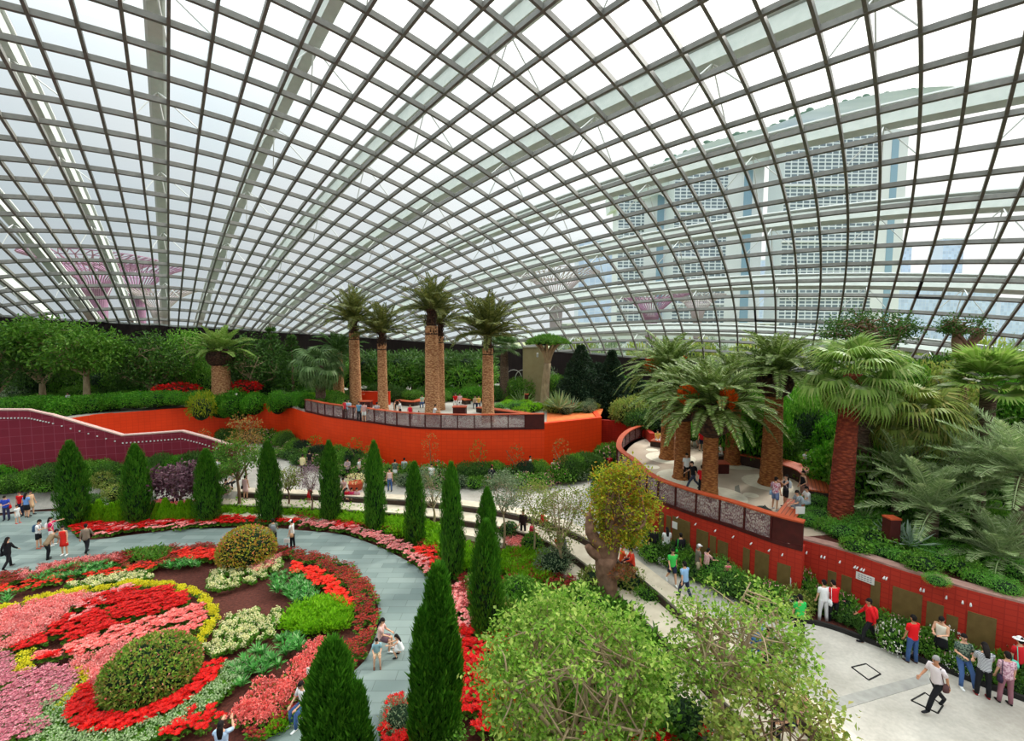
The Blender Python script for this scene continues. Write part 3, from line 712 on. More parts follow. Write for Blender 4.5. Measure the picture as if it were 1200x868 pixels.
def cypress(px, pyb, pyt, wpx, label, mesh=0, z=.0, Y=None, own=None):
    p = G(px, pyb, z) if Y is None else D(px, 500, Y); Y = p.y; H = (pyb-pyt)/F*Y if Y and own is None else own[0]
    o = thing('cypress', label, 'cypress', (p.x, p.y, z), rng.random()*6, 'cone cypresses around the flower garden')
    me = cyp_meshes[mesh]; R = wpx/2/F*Y*.76
    f = obj('foliage', me, parent=o); f.scale = (R/1.0, R/1.0, H/5.7); obj('trunk', trunk_c, parent=o)
    return o
cypress(88, 616, 513, 40, 'cone cypress farthest left, behind the strolling women', 0)
cypress(163, 613, 517, 38, 'cone cypress between two clumps of lime dwarf conifers', 1)
cypress(245, 612, 523, 36, 'cone cypress beside the purple-leaved shrub', 0)
cypress(317, 612, 513, 34, 'cone cypress behind the couple with the cap and handbag', 1)
cypress(388, 611, 513, 30, 'cone cypress just left of the seated women on the steps', 0)
cypress(440, 622, 513, 30, 'cone cypress just right of the seated women on the steps', 1)
cypress(487, 637, 537, 31, 'cone cypress at the bend of the path, below the long railing middle', 0)
cypress(530, 676, 535, 36, 'tall cone cypress right of the path bend with red flowers at its foot', 1)
cypress(571, 668, 566, 34, 'narrow-tipped cone cypress partly hidden behind a nearer bright one', 0)
cypress(570, 742, 600, 50, 'bright green cone cypress in front of the narrow-tipped one', 1)
p = G(516, 866, 0); o = thing('cypress', 'large double-tipped cone cypress beside the lower path', 'cypress', p, 0, 'cone cypresses around the flower garden')
obj('foliage', cypress_mesh(5.5, .52, 9000, 3, [(-.36, -.3, 4.3, .4), (.1, .25, 4.6, .45)]), parent=o); obj('trunk', trunk_c, parent=o)
p = D(392, 868, 11.9); o = thing('cypress', 'nearest cone cypress at the bottom edge with a low side tip', 'cypress', (p.x, p.y, 0), 0, 'cone cypresses around the flower garden')
obj('foliage', cypress_mesh(3.95, .62, 9000, 4, [(.62, -.1, 2.7, .36), (-.4, .1, 3.1, .42)]), parent=o); obj('trunk', trunk_c, parent=o)
# --- lime dwarf conifers
def dwarf_mesh():
    mb = MB(); m = 700; t_ = rng.random(m); ang = rng.random(m)*2*PI; d = np.stack([np.cos(ang), np.sin(ang), np.zeros(m)], 1)
    r = np.interp(t_, [0, .25, 1], [.26, .3, .02]); P = d*r[:, None]+np.stack([0*t_, 0*t_, t_*.95], 1)
    leaves(mb, P, unit(d*.4+np.array([0, 0, 1])), .14, .05, up=d); mb.lathe([(.2, 0), (.24, .25), (.02, .9)], n=8, mi=0); return mb.mesh('dwarf_conifer', LM['lime'])
dm = dwarf_mesh()
for gi, (xs, y, g) in enumerate((([108, 117, 125, 132, 140, 148], 613, 'left of'), ([186, 195, 204, 213, 222, 232], 611, 'right of'))):
    for k, x in enumerate(xs):
        p = G(x, y, 0); s_ = (1.0, 1.25, .95, 1.1, 1.2, .9)[k]
        o = obj('dwarf_conifer', dm, loc=(p.x, p.y, 0)); o.scale = (1.25*s_, 1.25*s_, 1.25*s_); o.rotation_euler.z = k
        tag(o, 'lime green dwarf conifer in the row %s the second cone cypress from the left' % g, 'dwarf conifer', 'lime dwarf conifers '+g+' the second cypress')
# --- palms
def frond_mesh(L=3.4, droop=1.1, nl=34, ll=.42, lw=.05, rise=.6, m=None, wid=1, vee=.5, name='frond', dense=1):
    mb = MB(); ts = np.linspace(0, 1, 14); X = L*ts*(1-.12*ts*droop); Z = rise*ts*L*.6-droop*L*.42*ts**2.3
    R = np.stack([X, 0*X, Z], 1); mb.tube(R, np.linspace(.035, .008, 14), 4, caps=False)
    t_ = np.linspace(.12, .99, nl*dense); t2 = np.concatenate([t_, t_+.01]); sd_ = np.concatenate([np.ones(len(t_)), -np.ones(len(t_))])
    P = np.stack([np.interp(t2, ts, R[:, k]) for k in range(3)], 1); T = unit(np.stack([np.interp(np.minimum(t2+.05, 1.0), ts, R[:, k]) for k in range(3)], 1)-np.stack([np.interp(t2-.05, ts, R[:, k]) for k in range(3)], 1))
    N = np.cross(T, np.array([0, 1, 0.])); N *= np.sign(N[:, 2:3]+1e-9)
    dr = unit(T*.75+np.array([0, 1, 0])*sd_[:, None]*wid+N*vee*(rng.random((len(t2), 1))*.7+.3)+rng.normal(size=(len(t2), 3))*.06-np.array([0, 0, .25]))
    le = ll*np.interp(t2, [.1, .3, .7, 1], [.45, 1, .9, .35]); leaves(mb, P, dr, le, lw, up=N+rng.normal(size=N.shape)*.2, curl=-.06)
    return mb.mesh(name, m)
def fan_mesh(R=.95, pet=1.0, droop=.7, seg=26, m=None, name='fan_leaf'):
    mb = MB(); ts = np.linspace(0, 1, 5); pt = np.stack([pet*ts, 0*ts, .18*pet*ts*(1-ts)*4*.5], 1); mb.tube(pt, .018, 4, caps=False)
    a = np.linspace(-1.95, 1.95, seg); base = np.array([pet, 0, 0.])
    for k, an in enumerate(a):
        d = np.array([math.cos(an), math.sin(an), .12]); R_ = R*(1-.22*abs(an)/2)*(.92+.16*rng.random()); w_ = R*2*1.95/seg*.42
        s = np.array([-math.sin(an), math.cos(an), 0.]); p0 = base; p1 = base+d*R_*.55+np.array([0, 0, .1*R]); p2 = base+d*R_*.82+np.array([0, 0, .02*R-.16*droop*R]); p3 = base+d*R_*1.02+np.array([0, 0, -.62*droop*R])
        V = [p0-s*.01, p0+s*.01, p1+s*w_, p1-s*w_, p2+s*w_*.4, p2-s*w_*.4, p3]
        mb.add(V, [(0, 1, 2, 3), (3, 2, 4, 5), (5, 4, 6)])
    return mb.mesh(name, m)
def palm_trunk(H, r0, r1, m, neck=0, boots=0, lean=0, flare=1.25, name='trunk'):
    mb = MB(); n = 26; z = np.linspace(-.15, H, n); r = np.interp(z/H, [0, .06, .2, 1], [r0*flare, r0*1.08, r0, r1]); r = r*(1+.025*np.sin(np.arange(n)*2.4))
    if neck: r = np.where(z > H*(1-neck), r1*.72, r)
    mb.tube(np.stack([lean*(z/H)**2, 0*z, z], 1), r, 16); return mb.mesh(name, m, True)
def palm(name, label, pos, H, r0, r1, tm_, frs, nf, emin, emax, group=None, sc=1, boots=None, dates=0, lean=0, neck=0, cat='palm', flare=1.25, leafname='frond', dead=0, twist=0):
    o = thing(name, label, cat, pos, rng.random()*.0, group)
    obj('trunk', palm_trunk(H, r0, r1, tm_, lean=lean, flare=flare), parent=o)
    top = Vector((lean, 0, H))
    if boots:
        mb = MB(); r_, h_ = boots; mb.lathe([(r1*.9, -h_*.6), (r_*.85, -h_*.35), (r_, 0), (r_*.9, h_*.3), (r_*.4, h_*.7)], tuple(top), n=14)
        m = 160; a = rng.random(m)*2*PI; zz = -h_*.55+rng.random(m)*h_*1.0; d = np.stack([np.cos(a), np.sin(a), 0*a], 1); rad = np.interp(zz, [-h_*.6, 0, h_*.5], [r1, r_, r_*.7])*.96
        leaves(mb, np.array(top)+d*rad[:, None]+np.stack([0*a, 0*a, zz], 1), unit(d*.8+np.array([0, 0, .7])), .22, .16, up=unit(np.array([0, 0, 1.])+d*.2)*np.ones((m, 3)))
        obj('crown_base', mb.mesh('crown_base', m_boots), parent=o)
    for k in range(nf):
        u = (k+.5)/nf; el = emax+(emin-emax)*u**.8; az = k*2.39996+twist
        f = frs[k % len(frs)]; c = obj(leafname, f, parent=o)
        c.rotation_euler = Euler((rng.normal()*.12, -math.radians(el)+rng.normal()*.06, az), 'XYZ'); c.location = top+Vector((math.cos(az)*r1*.3, math.sin(az)*r1*.3, .12*(1-u)+(.45 if boots else 0)))
        s_ = sc*(.88+.2*rng.random())*(1 if u > .12 else .8); c.scale = (s_,)*3
    if dates:
        for k in range(dates):
            az = k*2.2+.5; mb = MB(); P, d = blob_pts(420, (1.25, 0, 1.3), (.5, .4, .55), .2); leaves(mb, P, unit(d+np.array([.3, 0, 1])), .2, .07); mb.tube([(0, 0, 0), (.6, 0, .7), (1.2, 0, 1.3)], .03, 5)
            c = obj('fruit_cluster', mb.mesh('fruit_cluster', m_orangeflower), parent=o); c.location = top; c.rotation_euler.z = az
    return o
fr_can = [frond_mesh(3.5, 1.25, 46, .46, .075, .55, LM['canary']), frond_mesh(3.7, 1.5, 46, .46, .075, .5, LM['canary']), frond_mesh(3.2, .9, 44, .42, .075, .6, LM['canary'])]
fr_date = [frond_mesh(2.6, .8, 36, .42, .06, .5, LM['palmdark']), frond_mesh(2.4, 1.2, 36, .4, .06, .5, LM['palmdark']), frond_mesh(2.5, .5, 36, .4, .06, .3, LM['palmdark'])]
fr_small = [frond_mesh(1.9, .9, 28, .36, .05, .5, LM['palm']), frond_mesh(1.8, 1.3, 28, .36, .05, .5, LM['palm'])]
fr_silver = [frond_mesh(2.7, .55, 44, .5, .045, .35, LM['silver'], vee=.8), frond_mesh(2.5, .9, 44, .5, .045, .45, LM['silver'], vee=.8)]
fn_big = [fan_mesh(1.15, 1.15, .9, 30, LM['fan']), fan_mesh(1.05, 1.0, 1.3, 28, LM['fan']), fan_mesh(1.1, .9, .4, 30, LM['fan'])]
fn_small = [fan_mesh(.62, .55, .5, 18, LM['fandull']), fan_mesh(.6, .6, .9, 18, LM['fandull'])]
# Canary palms of the right terrace
def base_palm(name, label, px, py, z, top_py, r0, r1, *a, **k):
    p = G(px, py, z); H = D(px, top_py, p.y).z-z
    return palm(name, label, p, H, r0, r1, *a, **k)
cg = 'canary date palms on the right terrace'
base_palm('date_palm', 'front canary palm with orange fruit clusters and a knobbly crown base', 831, 582, ZT, 492, .42, .36, m_pb_orange, fr_can, 84, -12, 84, cg, 1.15, boots=(1.05, 1.6), dates=5)
base_palm('date_palm', 'canary palm with a man in white leaning near its trunk', 799, 560, ZT, 480, .48, .42, m_pb_orange, fr_can, 60, -8, 80, cg, 1.05, boots=(.9, 1.2), twist=1)
base_palm('date_palm', 'leftmost rear canary palm of the right terrace', 782, 537, ZT, 448, .5, .42, m_pb_orange, fr_can, 64, -8, 78, cg, 1.2, boots=(.85, 1.1), dates=2, twist=2)
base_palm('date_palm', 'rear canary palm between the front palm and the block seat', 858, 543, ZT, 462, .5, .42, m_pb_orange, fr_can, 60, -8, 78, cg, 1.1, boots=(.9, 1.1), twist=3)
base_palm('date_palm', 'stout canary palm beside the two girls taking photos', 903, 567, ZT, 450, .58, .46, m_pb_orange, fr_can, 66, -10, 80, cg, 1.1, boots=(1.0, 1.3), twist=.7)
# date palms of the back terrace
bgp = 'tall date palms on the back terrace'
for (px, py, tp, r0, lab, k, sc_) in ((417, 477, 378, .95, 'leftmost tall date palm on the back terrace', 46, 1.0), (449, 480, 392, .8, 'shorter tall date palm, second from the left on the back terrace', 40, .95), (507, 494, 366, 1.02, 'thickest date palm at the middle of the back terrace railing', 40, .88), (517, 480, 382, .62, 'slimmer date palm directly behind the thickest one', 28, 1.0), (572, 494, 396, .85, 'tall date palm nearest the right end of the long railing', 50, 1.1)):
    p = G(px, py, ZB); H = D(px, tp, p.y).z-ZB; hn = H*.2
    o = thing('date_palm', lab, 'palm', p, 0, bgp)
    obj('trunk', palm_trunk(H-hn*.6, r0*.62, r0*.53, m_pb_date, flare=1.15), parent=o)
    mb = MB(); mb.lathe([(r0*.55, H-hn), (r0*.42, H-hn*.55), (r0*.38, H-.1), (r0*.5, H+.25), (.1, H+.6)], n=14)
    m = 90; a = rng.random(m)*2*PI; zz = H-hn+rng.random(m)*(hn+.3); d = np.stack([np.cos(a), np.sin(a), 0*a], 1)
    leaves(mb, d*r0*.4+np.stack([0*a, 0*a, zz], 1), unit(d*.45+np.array([0, 0, 1.])), .5, .14, up=d)
    obj('neck', mb.mesh('neck', m_boots), parent=o)
    for q in range(k):
        u = (q+.5)/k; el = 84-88*u**.8; az = q*2.39996+px
        c = obj('frond', fr_date[q % 3], parent=o); c.rotation_euler = Euler((rng.normal()*.2, -math.radians(el), az), 'XYZ'); c.location = (0, 0, H+.1); s_ = 1.6*sc_*(.85+.25*rng.random()); c.scale = (s_,)*3
base_palm('fan_palm', 'slim fan palm behind the right end of the back terrace', 591, 470, ZB, 408, .55, .4, m_pb_grey, [fan_mesh(.9, .9, .3, 18, LM['fandull'])], 30, -30, 80, None, 1.25, leafname='fan_leaf')
# big fan palm on the right (two trunks) and others
p = G(984, 613, 3.48); palm('fan_palm', 'large fan palm with a thick red fibrous trunk and drooping leaves', p, D(990, 432, p.y).z-3.7, .5, .36, m_pb_fan, fn_big, 40, -60, 82, None, 1.08, leafname='fan_leaf', lean=.25, flare=1.2)
p = G(1008, 596, 3.48); palm('fan_palm', 'second fan palm with grey trunk right behind the red-trunked one', p, D(1008, 440, p.y).z-3.7, .42, .32, m_pb_grey, fn_big, 30, -72, 30, None, 1.08, leafname='fan_leaf')
p = D(1160, 440, 22); palm('fan_palm', 'wide bright fan palm at the upper right edge', (p.x, p.y, 3.45), p.z-3.9, .3, .3, m_pb_grey, [fan_mesh(1.2, 1.0, .1, 30, LM['fan'])], 30, -15, 80, None, 1.1, leafname='fan_leaf')
p = D(1070, 484, 22); palm('fan_palm', 'yellowing fan palm between the large fan palm and the silvery palms', (p.x, p.y, 3.45), p.z-3.7, .3, .3, m_pb_grey, [fan_mesh(1.0, 1.0, 1.1, 28, LM['olive'])], 40, -50, 70, None, 1.15, leafname='fan_leaf')
for px, py, Y, H, sc_, lab in ((1095, 575, 18.5, 2.2, 1.0, 'big silvery clump palm spreading over the red wall planting'), (1150, 545, 19, 3.4, 1.05, 'silvery palm behind the agave, nearer the right edge'), (1200, 530, 17.5, 2.6, 1.1, 'silvery palm cut off by the right edge'), (1120, 505, 22, 3.6, 1.0, 'silvery palm higher up behind the big clump'), (1175, 630, 16.5, 1.6, .8, 'low silvery palm just above the red wall at the right'), (1055, 535, 21, 3.0, .85, 'silvery palm close behind the large fan palm trunk')):
    p = D(px, py, Y); palm('clump_palm', lab, (p.x, p.y, 3.45), max(.6, p.z-3.7-.6), .22, .2, m_pb_grey, fr_silver, 34, -10, 82, 'silvery palms behind the red wall', sc_)
# left: short stout palm with bushy crown, fan palms
p = D(260, 459, 49.8); palm('date_palm', 'short stout palm with a thick pale trunk on the left of the back terrace', (p.x, p.y, ZB), D(260, 419, 49.8).z-ZB, 1.0, .85, m_pb_date, [frond_mesh(4.0, 1.1, 44, .6, .1, .5, LM['fan']), frond_mesh(3.7, .8, 44, .6, .1, .5, LM['fan'])], 44, -6, 82, None, 1.0, boots=(1.4, 1.6))
p = D(376, 470, 46); palm('fan_palm', 'dull fan palm with hanging pale skirt near the railing start', (p.x, p.y, ZB), D(375, 428, 46).z-ZB, .5, .4, m_pb_grey, [fan_mesh(1.3, 1.3, 1.2, 20, LM['fandull'])], 34, -70, 70, None, 1.1, leafname='fan_leaf')
p = D(397, 465, 50); palm('fan_palm', 'green fan palm right behind the skirted one', (p.x, p.y, ZB), D(393, 412, 50).z-ZB, .6, .5, m_pb_date, fr_small, 34, -20, 70, None, 1.9)
# thicket of small fan palms behind the back terrace
fan_t = fn_small
k_ = 0
for px in range(352, 566, 13):
    for row in range(2):
        Y = 55+row*5+rng.random()*2; p = D(px+rng.random()*8, 465, Y); top = 445-row*22+rng.integers(-6, 8)
        if abs(px-417) < 4: continue
        H = D(px, top, Y).z-ZB; o = thing('dwarf_fan_palm', 'bushy low fan palm in the thicket beyond the tall date palms', 'palm', (p.x, p.y, ZB), 0, 'fan palm thicket behind the back terrace')
        obj('trunk', MB().tube([(0, 0, -.2), (0, 0, H)], [.28, .22]), m_pb_grey, o)
        mb = MB(); blob(mb, 900, (0, 0, H), (1.9, 1.9, 1.6), .75, .13, low=-.8)
        core(mb, (0, 0, H-.1), (1.2, 1.2, 1.0), 1); obj('crown', mb.mesh('crown', [LM['palm' if row else 'mid'], LM['cypress_core']]), parent=o) if k_ < 3 else None
        if k_ == 2: thick = [c.data for c in bpy.data.objects if c.name.startswith('crown') and not c.name.startswith('crown_base')]
        if k_ >= 3:
            c = obj('crown', thick[k_ % len(thick)], parent=o); c.location = (0, 0, H-2.6) if False else (0, 0, 0)
            c.location.z = H-thick[k_ % len(thick)]['h'] if 'h' in thick[k_ % len(thick)].keys() else 0
        else:
            bpy.data.meshes[mb and o.children[-1].data.name]['h'] = float(H) if len(o.children) else 0
        k_ += 1
# --- broadleaf trees
def tree(name, label, pos, fork, cr_c, cr_r, lm, nb=9, nsub=4, nl=5000, L=.22, W=.12, tr=.18, bark=None, group=None, cat='tree', trunk=None, spread=.5, cl=None, rz=0, twigs=True, low=-.5):
    """fork, crown centre/radius relative to pos"""
    o = thing(name, label, cat, pos, rz, group); bark = bark or m_bark
    mb = MB(); fk = Vector(fork); tp_ = trunk or [(0, 0, -.2), (fk.x*.3+.08, fk.y*.3, fk.z*.5), tuple(fk)]
    bark_tube(mb, tp_, [tr*1.25, tr, tr*.8], 9)
    cc = np.array(cr_c); rr_ = np.array(cr_r); tips = []
    for k in range(nb):
        d = rdir(1)[0]; d[2] = d[2]*.8+.25; d = unit(d); tip = cc+d*rr_*(.55+.3*rng.random()); mid = np.array(fk)*.45+tip*.55+rng.normal(size=3)*.12*rr_.mean(); mid[2] -= .0
        bark_tube(mb, [fk, (np.array(fk)*.75+mid*.25)+rng.normal(size=3)*.05, mid, tip], [tr*.6, tr*.34, tr*.12], 6); tips.append(tip)
        for q in range(nsub):
            f_ = .3+.6*rng.random(); b0 = mid*(1-f_)+tip*f_; e = cc+unit(b0-cc+rng.normal(size=3)*.8*rr_)*rr_*(.75+.25*rng.random()); e = b0*.35+e*.65
            if twigs: bark_tube(mb, [b0, (b0+e)/2+rng.normal(size=3)*.08, e], [tr*.18, tr*.06], 5)
            tips.append(e)
    obj('trunk', mb.mesh('trunk', bark, True), parent=o)
    tips = np.array(tips); sp_ = spread*rr_.mean()*.5 if cl is None else cl
    idx = rng.integers(0, len(tips), nl); P = tips[idx]+rng.normal(size=(nl, 3))*sp_*np.array([1, 1, .65])
    q = (P-cc)/rr_; ln = np.linalg.norm(q, axis=1); ok = (ln < 1.12) & (q[:, 2] > low-.4); P = P[ok]
    dr = unit(rdir(len(P))+unit(P-cc)*.5); fb = MB(); leaves(fb, P, dr, L*(.6+.8*rng.random(len(P))), W*(.6+.8*rng.random(len(P))), up=unit(rng.normal(size=(len(P), 3))*.6+np.array([0, 0, 1.])))
    obj('foliage', fb.mesh('foliage', lm if isinstance(lm, list) else LM[lm]), parent=o)
    return o
def shrub(label, pos, r, lm, n=900, L=.16, W=.09, name='shrub', cat='shrub', group=None, lobes=4, mesh=None, corem='cypress_core', kind=None):
    if mesh is None:
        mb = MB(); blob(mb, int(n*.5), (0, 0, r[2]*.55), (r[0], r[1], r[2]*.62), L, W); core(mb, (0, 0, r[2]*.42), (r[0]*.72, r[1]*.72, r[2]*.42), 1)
        for k in range(lobes):
            a = k*2*PI/lobes+rng.random(); blob(mb, int(n*.5/lobes), (math.cos(a)*r[0]*.55, math.sin(a)*r[1]*.55, r[2]*(.3+.35*rng.random())), (r[0]*.5, r[1]*.5, r[2]*.42), L, W)
        mesh = mb.mesh(name, [LM[lm], LM[corem]])
    o = obj(name, mesh, loc=pos); o.rotation_euler.z = rng.random()*6; tag(o, label, cat, group, kind); return o
# near trees
tree('tree', 'large pale green leafy tree at the bottom centre', (1.25, 11, .0), (.2, .1, 1.6), (.15, .0, 3.7), (2.75, 2.3, 2.9), 'light', 24, 7, 13500, .13, .08, .16, m_barkpale, cl=.2)
tree('tree', 'airy twisted tree with visible branches right of the bottom centre', (5.9, 12.2, .0), (-.1, 0, 2.3), (.3, .0, 3.75), (2.65, 2.2, 1.9), 'light', 22, 5, 4600, .13, .08, .17, m_barkpale, cl=.2)
tree('tree', 'loose small tree hanging over the steps below the airy one', (6.2, 9.8, .2), (0, 0, 1.6), (.2, 0, 2.9), (1.9, 1.6, 1.3), 'olive', 10, 4, 2600, .13, .09, .09, m_bark, cl=.24)
tree('tree', 'golden-green gnarled olive tree with a very thick trunk', (4.15, 20, .0), (.1, 0, 3.4), (.8, .1, 4.7), (1.8, 1.4, 2.2), 'gold', 14, 6, 7600, .15, .08, .24, m_barkdark, cl=.3, low=-.9,
     trunk=[(0.1, 0, -.3), (.25, 0, 1.2), (0, .1, 2.2), (.1, 0, 3.5)])
# gnarled stubs of the thick trunk
gt = [o for o in bpy.data.objects if o.get('label', '').startswith('golden-green gnarled')][0]
mb = MB()
for P, R in ((((.1, 0, 2.2), (-.2, 0, 2.9), (-.62, -.1, 3.6), (-.66, 0, 4.4)), (.34, .3, .24, .13)), (((.1, 0, 1.9), (.38, .1, 2.7), (.42, 0, 3.6), (.7, .1, 4.8)), (.42, .36, .3, .18)), (((.2, 0, -.3), (.3, 0, .8), (.12, 0, 1.6), (.1, 0, 2.4)), (.5, .42, .46, .5)), (((-.1, 0, 2.3), (-.55, -.2, 2.7), (-.78, -.3, 3.0)), (.26, .2, .14)), (((.2, -.1, 1.4), (.6, -.3, 1.7), (.85, -.4, 2.0)), (.26, .16, .08))): bark_tube(mb, P, R, 11, .03)
obj('old_limb', mb.mesh('old_limb', m_barkdark, True), parent=gt)
mb = MB(); blob(mb, 500, (.75, -.35, 1.75), (.6, .4, .35), .18, .05); obj('epiphyte', mb.mesh('epiphyte', leafmat('rusty_moss', [(150, 90, 60), (176, 120, 80), (120, 110, 60), (190, 70, 40)])), parent=gt)
tree('tree', 'small sparse tree with fine bare branches over the plaza, left of the gnarled trunk', (G(656, 668, .2).x, G(656, 668, .2).y, .1), (0, 0, 1.2), (.1, 0, 3.1), (1.9, 1.5, 1.6), 'olive', 14, 5, 2200, .13, .07, .09, m_barkpale, cl=.3)
tree('tree', 'young grey-green tree with thin pale trunk behind the bright cypress', (G(590, 640, .1).x, G(590, 640, .1).y, .1), (0, 0, 1.9), (.1, 0, 3.4), (1.5, 1.2, 1.3), 'grey', 10, 5, 2400, .13, .06, .06, m_barkpale, cl=.26)
tree('tree', 'young thin tree between the grey-green one and the sparse one', (G(625, 650, .1).x, G(625, 650, .1).y, .1), (0, 0, 1.9), (.0, 0, 3.3), (1.2, 1.1, 1.2), 'olive', 8, 4, 1500, .12, .06, .05, m_barkpale, cl=.24)
tree('tree', 'small tree with orange flowers between the third and fourth cypresses', (G(280, 598, .1).x, G(280, 598, .1).y, .1), (0, 0, 2.1), (.0, 0, 3.7), (2.0, 1.6, 1.4), 'mid', 10, 5, 3000, .16, .08, .1, m_bark, cl=.3)
tree('tree', 'thin rusty-leaved tree rising in front of the purple wall end', (G(288, 575, 1).x, G(288, 575, 1).y, 1), (0, 0, 2.2), (.1, 0, 4.2), (1.3, 1.3, 1.6), [leafmat('rust_leaf', [(150, 100, 50), (180, 140, 70), (120, 120, 60)])], 9, 5, 1300, .16, .08, .07, m_bark, cl=.3)
tree('tree', 'silvery olive tree behind the seventh cypress', (G(508, 612, .5).x, G(508, 612, .5).y, .5), (0, 0, 1.0), (.1, 0, 2.5), (1.5, 1.2, 1.3), 'grey', 9, 4, 1800, .13, .05, .07, m_barkpale, cl=.28)
tree('tree', 'leafy climber arch right of the fourth cypress', (G(338, 590, .6).x, G(338, 590, .6).y, .6), (0, 0, 1.0), (0, 0, 1.9), (1.0, .9, .9), 'olive', 8, 4, 1100, .15, .08, .06, m_bark, cl=.22)
tree('tree', 'silver-pink weeping shrub tree left of the fifth cypress', (G(365, 590, .9).x, G(365, 590, .9).y, .6), (0, 0, .9), (0, 0, 2.3), (.95, .8, 1.1), [leafmat('pinkish_grey', [(170, 140, 150), (140, 116, 126), (196, 176, 180)])], 9, 5, 1100, .12, .05, .05, m_bark, cl=.2)
tree('tree', 'purple-leaved shrub tree in front of the purple wall', (G(212, 600, .2).x, G(212, 600, .2).y, .1), (0, 0, 1.1), (0, 0, 2.3), (2.2, 1.6, 1.4), 'purple', 12, 5, 2600, .26, .18, .09, m_bark, cl=.35)
# background trees left
for a in (('broad spreading tree with a pale trunk at the left end of the terrace', 100, 459, 46, 6, (-2.2, 0, 6.5), (6.6, 4, 3.2), 'mid', 9000, .4),
          ('rounded green tree left of the broad spreading one', 48, 459, 49, 4, (0, 0, 5.3), (4.8, 3.5, 3.2), 'dark', 5000, .36),
          ('dark leafy tree at the far left edge', -8, 459, 44, 3, (0, 0, 4.8), (3.6, 3, 3.5), 'dark', 3500, .36),
          ('dense dark green tree before the black wall', 175, 459, 50, 3, (0, 0, 4.6), (4.4, 3, 3.4), 'dark', 5000, .34),
          ('fresh green tree just left of the short stout palm', 212, 459, 52, 3, (0, 0, 5.2), (3.6, 3, 3.2), 'mid', 4000, .34),
          ('dark green tree right of the short stout palm', 300, 459, 52, 3, (0, 0, 4.6), (3.8, 3, 3.6), 'dark', 4200, .34)):
    p = D(a[1], a[2], a[3]); tree('tree', a[0], (p.x, p.y, ZB-.1), (.2, 0, a[4]*.6), a[5], a[6], a[7], 10, 5, a[8], a[9], a[9]*.5, .3, m_barkpale, cl=.85)
def conifer(label, pos, H, R, lm='dark', n=3000, name='conifer', L=.45):
    o = thing(name, label, 'conifer', pos); obj('trunk', MB().tube([(0, 0, -.2), (0, 0, H)], [.2, .03]), m_bark, o)
    t_ = rng.random(n)**.8; tier = np.floor(t_*12)/12; a = rng.integers(0, 9, n)/9*2*PI+tier*5; a = a+rng.normal(size=n)*.12; rad = R*(1-tier)*rng.random(n)**.6; zz = .6+tier*(H-.6)+rad*.12
    P = np.stack([np.cos(a)*rad, np.sin(a)*rad, zz+rng.normal(size=n)*.06], 1); dr = unit(np.stack([np.cos(a), np.sin(a), .3+0*a], 1)+rng.normal(size=(n, 3))*.5)
    obj('foliage', leaves(MB(), P, dr, L, L*.22).mesh('foliage', LM[lm]), parent=o); return o
for px, Y, top, R, lab in ((320, 53, 380, 3.0, 'tiered dark conifer right of the short stout palm'), (344, 52, 390, 2.4, 'smaller tiered conifer next to the larger one'), (290, 54, 398, 2.6, 'slender conifer hidden behind the red flowers of the left terrace')):
    p = D(px, 465, Y); conifer(lab, (p.x, p.y, ZB), D(px, top, Y).z-ZB, R)
# dark conical magnolias right of the pillar
for px, Y, top, R, lab in ((680, 48.5, 408, 2.6, 'dark glossy magnolia tree right of the dragon tree'), (716, 47.5, 414, 1.9, 'blackish pointed magnolia beside the glossy one'), (700, 52, 428, 2.8, 'rounder dark magnolia between the two pointed ones'), (742, 50, 440, 2.4, 'dark shrub tree left behind the canary palms')):
    p = D(px, 490, Y); H = D(px, top, Y).z-4; o = thing('magnolia', lab, 'tree', (p.x, p.y, 4.0)); obj('trunk', MB().tube([(0, 0, -.3), (0, 0, H*.8)], [.2, .05]), m_bark, o)
    mb = MB(); n = 4200; t_ = rng.random(n); a = rng.random(n)*2*PI; rad = R*np.interp(t_, [0, .2, .5, 1], [.8, 1, .75, .08])*(.75+.3*rng.random(n)+.12*np.sin(a*4+t_*20)); P = np.stack([np.cos(a)*rad, np.sin(a)*rad, .2+t_*H], 1)
    leaves(mb, P, unit(rdir(n)+np.stack([np.cos(a), np.sin(a), .3+0*a], 1)), .32, .16); mb.lathe([(R*.6, .3), (R*.75, H*.3), (R*.45, H*.6), (.05, H*.9)], n=9, mi=1); obj('foliage', mb.mesh('foliage', [LM['black'], LM['cypress_core']]), parent=o)
# dragon tree
p = G(638, 477, ZB); o = thing('dragon_tree', 'dragon tree with an umbrella crown in front of the khaki pillar', 'dragon tree', p); H = D(638, 412, p.y).z-ZB
mb = MB(); bark_tube(mb, [(0, 0, -.2), (.1, 0, H*.4), (.3, 0, H*.8)], [.5, .42, .36], 10)
for k in range(11):
    a = k*2*PI/11; bark_tube(mb, [(.3, 0, H*.75), (.3+math.cos(a)*.5, math.sin(a)*.5, H), (.3+math.cos(a)*1.3, math.sin(a)*1.3, H+.85)], [.26, .17, .11], 6)
obj('trunk', mb.mesh('trunk', m_barkpale, True), parent=o)
mb = MB()
for k in range(60):
    a = k*2.4; r_ = 2.15*math.sqrt((k+.5)/60); c = np.array([.3+math.cos(a)*r_, math.sin(a)*r_, H+1.5-.16*r_*r_]); d = rdir(70); d[:, 2] = abs(d[:, 2])*.9-.05; d = unit(d); leaves(mb, np.tile(c, (70, 1)), d, .52, .06)
core(mb, (.3, 0, H+1.05), (1.9, 1.9, .4), 1); obj('crown', mb.mesh('crown', [LM['mid'], LM['cypress_core']]), parent=o)
